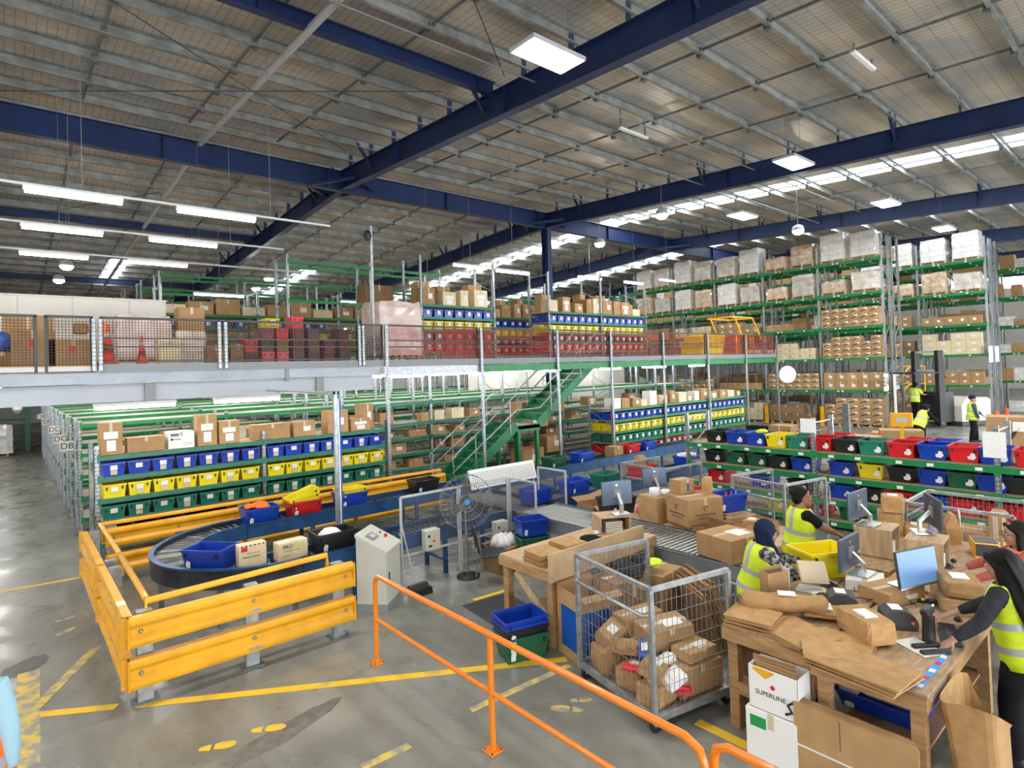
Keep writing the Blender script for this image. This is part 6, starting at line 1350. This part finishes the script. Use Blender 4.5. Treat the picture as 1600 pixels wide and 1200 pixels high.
def person(lab, x, y, rz, H, lean, rh, lh, skin, shirt, sleeve, trousers, vest=None, hair=None, build=1.0, hy=0, hp=0, glasses=False, vox=.010, legs=((-.10,.02),(.10,-.02)), group=None, face=True, shoes='black', curl=(.5,.5), pelvis=None):
    """local frame: faces -y; rh / lh: wrist targets; lean: forward lean in radians; hy, hp: head turn and nod"""
    s = H/1.70; t = thing('person', lab, 'person', (x,y,0), rz, group); k = build
    hz = pelvis or .92*s; LM = RX(lean)
    def U(px, py, pz): return LM @ V((px*s, py*s, pz*s-hz)) + V((0,0,hz))
    def ring(z, rx, ry, yo=0, inf=0): return [U(px/s, py/s+yo, z) for px, py, _ in ell((0,0,0), (rx*s*k+inf), (ry*s*k+inf), None, 24)]
    TOR = [(.84,.165,.125,.01),(.93,.170,.13,.015),(1.04,.150,.115,0),(1.12,.146,.112,-.005),(1.24,.165,.12,-.005),(1.33,.175,.115,.0),(1.40,.155,.088,.01),(1.44,.075,.065,.012)]
    body = MB(); body.loft([ring(*q) for q in TOR])
    sh = {sd: U(.17*sd*(.5+.5*k), .01, 1.385) for sd in (-1,1)}; arm = {}
    for sd, tgt in ((-1,rh),(1,lh)):
        el, wr = ik(sh[sd], tgt, .285*s, .25*s, LM @ V((.55*sd,.45,-.8))); arm[sd] = (sh[sd], el, wr)
        body.tube([U(.08*sd,.01,1.37), sh[sd], (sh[sd]+el)/2, el, (el+wr)/2*.999+V((0,0,.002)), wr], [.05*s,.052*s*k,.047*s*k,.039*s*k,.037*s*k,.027*s], 14)
        hand(body, wr, (wr-el), V((0,.25,1)), s, -sd, curl[0 if sd < 0 else 1])
    hip = {}
    for sd, (fx, fy) in zip((-1,1), legs):
        h0 = V((.085*sd*s*k, .01, hz-.03*s)); ft = V((fx*s, fy*s, .085*s)); kn = (h0+ft)/2+V((.01*sd,-.035*s,.02*s)); hip[sd] = (h0, kn, ft)
        body.tube([h0, (h0+kn)/2, kn, (kn*.45+ft*.55), ft], [.088*s*k,.078*s*k,.055*s*k,.052*s*k,.036*s], 14)
    s1 = s*1.12; nk = U(0,.012,1.42); HM = LM @ RZ(hy) @ RX(hp-lean*.6); hc = U(0,-.005,1.575)
    def Hd(a, b, c): return HM @ V((a*s1, b*s1, c*s1)) + hc
    body.tube([nk, (nk+hc)/2+V((0,0,-.0)), Hd(0,.01,-.04)], [.062*s1,.055*s1,.055*s1], 14)
    ellipsoid(body, Hd(0,.012,.028), (.076*s1,.096*s1,.092*s1), HM); ellipsoid(body, Hd(0,-.022,-.04), (.058*s1,.068*s1,.072*s1), HM)
    ellipsoid(body, Hd(0,-.060,-.085), (.028*s1,.026*s1,.022*s1), HM, 10, 5)           # chin
    body.tube([Hd(0,-.078,.02), Hd(0,-.098,-.012), Hd(0,-.106,-.026)], [.009*s1,.013*s1,.015*s1], 8)    # nose
    for sd in (-1,1):
        ellipsoid(body, Hd(.076*sd,.012,-.012), (.010*s1,.020*s1,.030*s1), HM, 8, 4)       # ears
        ellipsoid(body, Hd(.030*sd,-.070,-.022), (.024*s1,.020*s1,.02*s1), HM, 8, 4)       # cheeks
    ellipsoid(body, Hd(0,-.082,-.058), (.024*s1,.012*s1,.009*s1), HM, 10, 4)             # lips
    me = remesh(body, vox); me.materials.append(M[skin]); ob('body', me, t)
    if face:
        for sd in (-1,1):
            e = MB(); ellipsoid(e, Hd(.030*sd,-.083,.010), (.0125*s1,.007*s1,.0075*s1), HM, 10, 4); e.build('eye', M['white'], t); e = MB(); ellipsoid(e, Hd(.030*sd,-.0885,.010), (.0055*s1,.003*s1,.006*s1), HM, 8, 4); e.build('iris', M['black'], t)
            MB().tube([Hd(.014*sd,-.090,.030), Hd(.030*sd,-.090,.036), Hd(.047*sd,-.080,.031)], [.003*s1,.004*s1,.002*s1], 6).build('eyebrow', M['hair'], t)
        e = MB(); ellipsoid(e, Hd(0,-.0915,-.058), (.020*s1,.006*s1,.006*s1), HM, 10, 4); e.build('lips', M['rust'], t)
    if glasses:
        mb = MB()
        for sd in (-1,1):
            mb.tube([Hd(.033*sd+.025*math.cos(a),-.104,.008+.019*math.sin(a)) for a in [2*PI*i/14 for i in range(14)]], .002*s1, 5, 0, False, True); mb.tube([Hd(.058*sd,-.100,.014), Hd(.078*sd,.01,.012)], .002*s1, 5)
        mb.tube([Hd(-.008,-.106,.012), Hd(.008,-.106,.012)], .002*s1, 5); mb.build('glasses', M['darkgrey'], t)
    # shirt
    sb = MB(); sb.loft([ring(z, rx, ry, yo, .010) for z, rx, ry, yo in TOR[1:]])
    for sd in (-1,1):
        a, e, w_ = arm[sd]; pts = [U(.08*sd,.01,1.37), a, (a+e)/2, e]; rs = [.058*s,.064*s*k,.060*s*k,.052*s*k]
        if sleeve == 'long': pts += [(e+w_)/2, e+(w_-e)*.93]; rs += [.047*s*k,.037*s]
        else: pts = pts[:3]+[a+(e-a)*.80]; rs = rs[:3]+[.062*s*k]
        sb.tube(pts, rs, 14)
    me = remesh(sb, .012, 4); me.materials.append(M[shirt]); ob('shirt', me, t)
    # trousers
    tb = MB(); tb.loft([[V(p) for p in ell((0,.008,z), rx*s*k+.012, ry*s*k+.012, None, 24)] for z, rx, ry in ((hz-.10*s,.15,.12),(hz-.02*s,.168,.13),(hz+.06*s,.160,.125))])
    for sd in (-1,1):
        h0, kn, ft = hip[sd]; tb.tube([h0+V((0,0,.02)), (h0+kn)/2, kn, (kn*.4+ft*.6), ft+V((0,0,-.01))], [.104*s*k,.098*s*k,.082*s*k,.076*s*k,.068*s*k], 16)
        f = MB(); f.loft([[V(p)+V((ft.x,ft.y-.04*s+yo,0)) for p in ell((0,0,z), rx*s, ry*s, None, 14)] for z, rx, ry, yo in ((0,.043,.13,0),(.03,.045,.132,0),(.06,.04,.10,.02),(.10,.036,.05,.04))]); f.build('shoe', M[shoes], t)
    me = remesh(tb, .013, 5); me.materials.append(M[trousers]); ob('trousers', me, t)
    if vest:
        vm = MB(); lv = [(.80,.176,.140,.01),(.86,.178,.142,.012),(.915,.177,.142,.012),(.92,.177,.142,.012),(.975,.172,.138,.01),(.98,.172,.138,.008),(1.06,.163,.132,0),(1.10,.160,.130,-.003),(1.105,.160,.130,-.003),(1.16,.160,.130,-.005),(1.165,.160,.130,-.005),(1.26,.164,.132,-.005),(1.34,.158,.126,0),(1.39,.140,.105,.008),(1.425,.118,.088,.012),(1.445,.085,.074,.014)]
        n = 40; rg = [[U(px/s, py/s+yo, z) for px, py, _ in ell((0,0,0), rx*s*k+.024, ry*s*k+.022, None, n)] for z, rx, ry, yo in lv]
        vs = [p for r in rg for p in r]; fs = {0:[],1:[]}
        for i in range(len(rg)-1):
            zc = (lv[i][0]+lv[i+1][0])/2; band = lv[i+1][0]-lv[i][0] > .05 and i in (3,8)
            for q in range(n):
                px = math.cos(2*PI*(q+.5)/n); stripe = .38 < abs(px) < .62 and zc > 1.1
                if abs(math.sin(2*PI*(q+.5)/n)) < .05*0: continue
                fs[1 if band or stripe else 0].append((i*n+q, i*n+(q+1)%n, (i+1)*n+(q+1)%n, (i+1)*n+q))
        vm.add(vs, fs[0], 0, True); vm.v += []; o0 = 0
        for f in fs[1]: vm.f.append(list(f)); vm.m.append(1); vm.sm.append(True)
        vo = vm.build('vest', [M[vest], M['reflect']], t); so = vo.modifiers.new('thickness', 'SOLIDIFY'); so.thickness = .006
        z = MB().tube([U(0, -(ry*k+.024/s)+yo, z_) for z_, rx, ry, yo in lv[:13]], .004, 5).build('zip', M['lightgrey'], vo)
    if hair == 'hijab':
        hb = MB(); ellipsoid(hb, Hd(0,.022,.022), (.098*s1,.108*s1,.112*s1), HM); 
        for sd in (-1,1): hb.tube([Hd(.078*sd,-.015,.03), Hd(.074*sd,-.035,-.05), Hd(.04*sd,-.06,-.115)], [.03*s1,.03*s1,.032*s1], 10)
        hb.loft([[HM @ V((rx*s1*math.cos(a), (ry*math.sin(a)+yo)*s1, z*s1))+hc for a in [2*PI*i/20 for i in range(20)]] for z, rx, ry, yo in ((-.04,.085,.095,.02),(-.12,.085,.09,.0),(-.19,.135,.115,.0),(-.26,.15,.125,-.005))])
        hb.tube([Hd(.0,-.07,-.14), Hd(-.03,-.125,-.24), Hd(-.06,-.14,-.36), Hd(-.06,-.135,-.46)], [.04*s1,.055*s1,.05*s1,.02*s1], 12)
        me = remesh(hb, .011, 6); me.materials.append(M['navy']); ob('headscarf', me, t)
    elif hair == 'beanie':
        hb = MB(); ellipsoid(hb, Hd(0,.02,.055), (.088*s1,.105*s1,.085*s1), HM); hb.build('beanie', M['navy'], t)
    elif hair:
        hb = MB(); ellipsoid(hb, Hd(0,.032,.040), (.085*s1,.095*s1,.092*s1), HM); ellipsoid(hb, Hd(0,.05,-.01), (.082*s1,.075*s1,.09*s1), HM)
        for sd in (-1,1): hb.tube([Hd(.02*sd,-.062,.098), Hd(.062*sd,-.045,.07), Hd(.082*sd,.0,.02), Hd(.082*sd,.03,-.05)], [.016*s1,.020*s1,.018*s1,.016*s1], 8)
        if hair == 'long':
            L = [(hc, .088,.085,.05), (U(0,.085,1.44), .115,.075,0), (U(0,.13,1.30), .155,.075,0), (U(0,.165,1.15), .16,.07,0), (U(0,.185,1.0), .14,.06,0), (U(0,.19,.88), .10,.045,0), (U(0,.18,.78), .04,.02,0)]
            hb.loft([[V((rx*s1*k*math.cos(a), (ry*math.sin(a)+yo)*s1, 0))+c for a in [2*PI*i/20 for i in range(20)]] for c, rx, ry, yo in L])
            for sd in (-1,1): hb.tube([Hd(.07*sd,.02,0), U(.10*sd,.02,1.42), U(.135*sd,-.03,1.30), U(.12*sd,-.06,1.15)], [.03*s1,.032*s1,.028*s1,.008*s1], 8)
            for q in range(44):
                xo = -.15+.30*q/43; hb.tube([Hd(xo*.5,.09,.08), U(xo*.75,.15,1.46), U(xo,.205-1.2*xo*xo,1.28), U(xo*1.15,.238-1.3*xo*xo,1.06), U(xo*rr(.9,1.3),.24-.6*xo*xo,.80+rr(-.06,.10))], [.008*s1,.011*s1,.012*s1,.010*s1,.003*s1], 5)
        if hair == 'mid':
            L = [(hc, .085,.08,.05), (U(0,.075,1.44), .09,.06,0), (U(0,.10,1.30), .085,.045,0), (U(0,.11,1.16), .05,.03,0)]
            hb.loft([[V((rx*s1*math.cos(a), (ry*math.sin(a)+yo)*s1, 0))+c for a in [2*PI*i/20 for i in range(20)]] for c, rx, ry, yo in L])
            for sd in (-1,1): hb.tube([Hd(.075*sd,.0,.0), Hd(.085*sd,-.01,-.10), U(.09*sd,-.05,1.33)], [.025*s1,.028*s1,.014*s1], 8)
        if hair == 'bun': ellipsoid(hb, Hd(0,.115,.05), (.04*s1,.035*s1,.04*s1), HM, 10, 5)
        me = remesh(hb, .010 if hair != 'long' else .009, 3); me.materials.append(M['hair']); ob('hair', me, t)
    return t
person('person with very long black hair, yellow vest and charcoal sleeves typing at the front bench', 6.20, 1.00, PI-.22, 1.68, .20, (.06,-.56,.98), (.50,-.27,1.0), 'skin', 'charcoal', 'long', 'blackcloth', 'hiviz', 'long', 1.12, -.1, .18, legs=((-.12,.06),(.13,-.05)), curl=(.35,.2), vox=.0085)
person('person in a navy headscarf, glasses and yellow vest packing behind the rolled parcel', 6.08, 3.20, .60, 1.60, .22, (-.10,-.55,1.0), (.24,-.52,1.10), 'skin', 'print', 'long', 'blackcloth', 'hiviz', 'hijab', 1.2, -.15, .05, True, curl=(.5,.6), vox=.0085)
person('person in a yellow vest over a black short sleeved shirt before the empty trolley', 7.72, 3.44, .72, 1.66, .10, (-.02,-.46,1.06), (.08,-.47,1.06), 'skindark', 'blackcloth', 'short', 'blackcloth', 'hiviz', 'bun', 1.2, -.45, -.08, True, curl=(.8,.8), vox=.009)
person('person in an orange vest and glasses working right of the yellow printed box', 7.66, 1.16, PI+.45, 1.62, .16, (-.06,-.66,1.02), (.22,-.60,1.02), 'skin', 'rust', 'long', 'blackcloth', 'hiorange', 'mid', 1.0, .05, .05, True, curl=(.3,.3), vox=.009)
person('person in a blue top, yellow vest and beanie walking beside the forklift truck', 27.7, 5.65, .4, 1.75, .04, (-.25,-.15,.85), (.3,-.35,1.0), 'skin', 'denim', 'long', 'blackcloth', 'hiviz', 'beanie', 1.15, 0, 0, face=False, vox=.016, legs=((-.1,.08),(.1,-.10)))
person('person in a yellow vest bending over cartons in front of the forklift truck', 24.2, 6.45, 1.1, 1.70, .55, (-.45,-.45,1.0), (.45,-.55,.9), 'skin', 'blackcloth', 'long', 'blackcloth', 'hiviz', 'bun', 1.1, 0, 0, face=False, vox=.016)
person('person in an orange vest and pale blue sleeves cut off by the bottom left edge', -.26, 5.0, PI, 1.72, .05, (-.25,-.0,.80), (.25,-.0,.80), 'skin', 'paleblue', 'long', 'navy', 'hiorange', 'bun', 1.1, 0, 0, face=False, vox=.011)

# ------------------------------------------------------------------ forklift and goods at the far right
t = thing('forklift_truck', 'cream order picking forklift truck with a tall black mast and glowing beacon', 'forklift', (33.9,7.9,0), -.5)
mb = MB().prism([(-.1,.14),(1.55,.14),(1.55,1.18),(1.35,1.30),(.2,1.30),(-.1,.95)], 1, -.85, .85); mb.build('body', M['forkwhite'], t); MB().box(-.12,-.87,.03,1.58,.87,.22).build('skirt', M['darkgrey'], t)
MB().box(.35,-.856,.92,1.0,-.851,1.02).build('nameplate', M['lightgrey'], t)
for y in (-.62,.62): MB().box(-1.15,y-.10,.05,-.85,y+.10,3.55).build('mast_rail', M['black'], t)
for z in (.6,1.4,2.6,3.5): MB().box(-1.1,-.62,z-.05,-.95,.62,z+.05).build('mast_crossbar', M['lightgrey' if z > 2 else 'black'], t)
MB().box(-2.4,-.55,.25,-1.16,.55,.35).build('platform', M['black'], t); MB().box(-2.5,-.7,2.5,-1.0,.7,2.56).build('overhead_guard', M['black'], t); MB().box(-.85,-.5,.2,-.12,.5,1.6).build('control_housing', M['darkgrey'], t)
for y in (-.35,.35): MB().box(-2.95,y-.06,.05,-2.4,y+.06,.1).build('fork_tine', M['black'], t)
MB().lathe([(.08,1.30),(.08,1.36),(.06,1.46),(.02,1.48)], 14, 0, (.55,.3,0)).build('beacon', M['amber'], t); MB().lathe([(.02,1.30),(.2,1.30)], 8, 0, (.55,.3,.001)).build('beacon_base', M['grey'], t)
for x, y in ((.1,-.7),(.1,.7),(1.3,0)): MB().lathe([(.14,-.07),(.14,.07)], 16, 0, (x,y,.14), RX(PI/2)).build('wheel', M['black'], t)
person('person in a yellow shirt standing on the platform of the forklift truck', 32.3, 8.72, 1.2, 1.72, .05, (-.25,-.35,1.15), (.25,-.35,1.15), 'skin', 'hiviz', 'short', 'blackcloth', 'hiviz', 'bun', 1.05, face=False, vox=.016).location.z = .36
t = thing('warehouse_steps', 'yellow tubular mobile steps beside the BB racking sign', 'steps', (34.95,9.9,0), -.5)
for y in (-.35,.35): MB().tube([(-1.2,y,0),(-1.2,y,1.0),(0,y,1.9),(.9,y,1.9),(.9,y,0)], .05, 6).build('side_frame', M['guardyellow'], t); MB().tube([(-1.1,y,1.5),(0,y,2.8),(.9,y,2.8),(.9,y,1.9)], .045, 6).build('handrail', M['guardyellow'], t)
for k in range(5): MB().box(-1.2+k*.3,-.35,.3+k*.32,-.9+k*.3,.35,.34+k*.32).build('tread', M['guardyellow'], t)
def far(px, py, d, w_, dd, h, lab, m='card', rz=0, z=0, style=0): p = at(px, py, x=d); return carton(p.x, p.y, z, w_, dd, h, lab, None, m, style, rz)
far(1408,690,22.4,1.2,.8,.9,'long brown carton beside the bending person','card',-1.2); far(1385,690,24.5,.9,.8,.55,'low brown carton left of the bending person','card',-1.4); far(1335,690,21.3,1.4,.9,.75,'large brown carton on the far floor behind the black tote','card',-1.5)
far(1225,690,22,.8,.8,.9,'brown carton standing far behind the green and red totes','card',-1.5); far(1286,690,19.8,.7,.6,.85,'pale carton behind the red tote on the middle post','cream',-1.5); far(1575,690,25.5,1.1,1.1,1.2,'stack of brown cartons on the far floor at the right edge','card',-1.4,0,3); far(1500,690,20.5,.6,.5,.55,'small brown carton before the walking person','card',-1.3); far(1465,690,21,.7,.5,.7,'pink tinged open carton before the bending person','cream',-1.1)
t = thing('wheelie_bin', 'blue wheeled bin behind the blue tote at the right', 'bin', tuple(at(1548,700,x=17.5).xy)+(0,), -1.3); MB().loft([sack_ring(0,0,0,.20,.22,.5),sack_ring(.95,0,0,.26,.29,.5)],0,True,False).build('bin_body', M['blueplastic'], t); MB().bbox((0,0,1.0),(.58,.62,.08),.03).build('lid', M['skyblue'], t)
for j,(px,d) in enumerate(((1410,17),)): p = at(px,690,x=d); t = thing('scale_stand', 'yellow topped weighing display behind the red tote', 'scale', (p.x,p.y,0), -1.3); MB().bar((0,0,0),(0,0,1.55),.08).build('post', M['guardyellow'], t); MB().bbox((0,0,1.72),(.48,.1,.36),.02).build('display', M['guardyellow'], t); MB().box(-.12,-.055,1.66,.12,-.051,1.78).build('screen', M['lightgrey'], t)
for j,(px0,px1,d) in enumerate(((1305,1345,19),(1246,1270,20))):
    a, b = at(px0,680,x=d), at(px1,680,x=d); L = (b-a).length; t = thing('sheet_trolley', f'galvanised frame trolley far behind the {["black","red"][j]} tote', 'trolley', (a.x,a.y,0), -PI/2)
    gframe(MB(), L, .95).bar((0,.6,0),(0,.6,.95),.03).bar((L,.6,0),(L,.6,.95),.03).bar((0,0,.95),(0,.6,.95),.03).bar((L,0,.95),(L,.6,.95),.03).build('frame', M['galv'], t); MB().box(0,0,.15,L,.6,.2).build('deck', M['galv'], t)
p = at(1322,650,x=17); tag(MB().box(-.05,-.08,0,.05,.08,2.1).build('steel_column', M['galvdark'], None, (p.x,p.y,0)), 'short dark steel column far behind the black tote', 'post')
# white round dish fan fixed to the mezzanine end and dark blue conveyor beam below
t = thing('round_reflector', 'white round disc on the mezzanine end frame before the racking', 'disc', at(1230,585,y=13.0)); MB().lathe([(.02,-.05),(.30,-.03),(.42,.03),(.40,.04),(.02,-.01)], 28, 0, (0,0,0), RZ(-.7) @ RX(PI/2)).build('dish', M['white'], t); MB().bar((0,0,0),(.0,.35,0),.04).build('bracket', M['galv'], t)
a, b = at(1170,668,x=24), at(1238,668,x=24); tag(MB().box(23.8,b.y,0,24.2,a.y,a.z+.1).build('conveyor_beam', M['navy']), 'dark navy long low box on the far floor before the racking', 'beam')
# pallets and racking at the end of the left aisle
rack('stock_shelving', 'green racking closing the far end of the left aisle', 'shelving', (-6.5,38.5,0), 3, 2.4, 1.0, [.5,1.6,2.6], 3.2, 'beamgreen', 'boardlight', slots=False)
wrapped(-.65, 36.8, 0, 0, 'wrapped pallet standing at the far end of the left aisle', None, 0, load_mesh(1.5,1.1,1.35,77,'filmwhite'))
tag(MB().box(.55,38.1,0,.75,38.3,2.9).build('green_column', M['beamgreen']), 'green rack column at the far end of the left aisle', 'post')
t = thing('security_camera', 'white dome camera under the mezzanine above the left aisle', 'camera', tuple(at(27,640,y=20))); MB().lathe([(.10,.1),(.10,.0),(.02,-.02)], 14).build('base', M['white'], t); ellipsoid(MB(), (0,0,-.02), (.08,.08,.09)).build('dome', M['grey'], t)
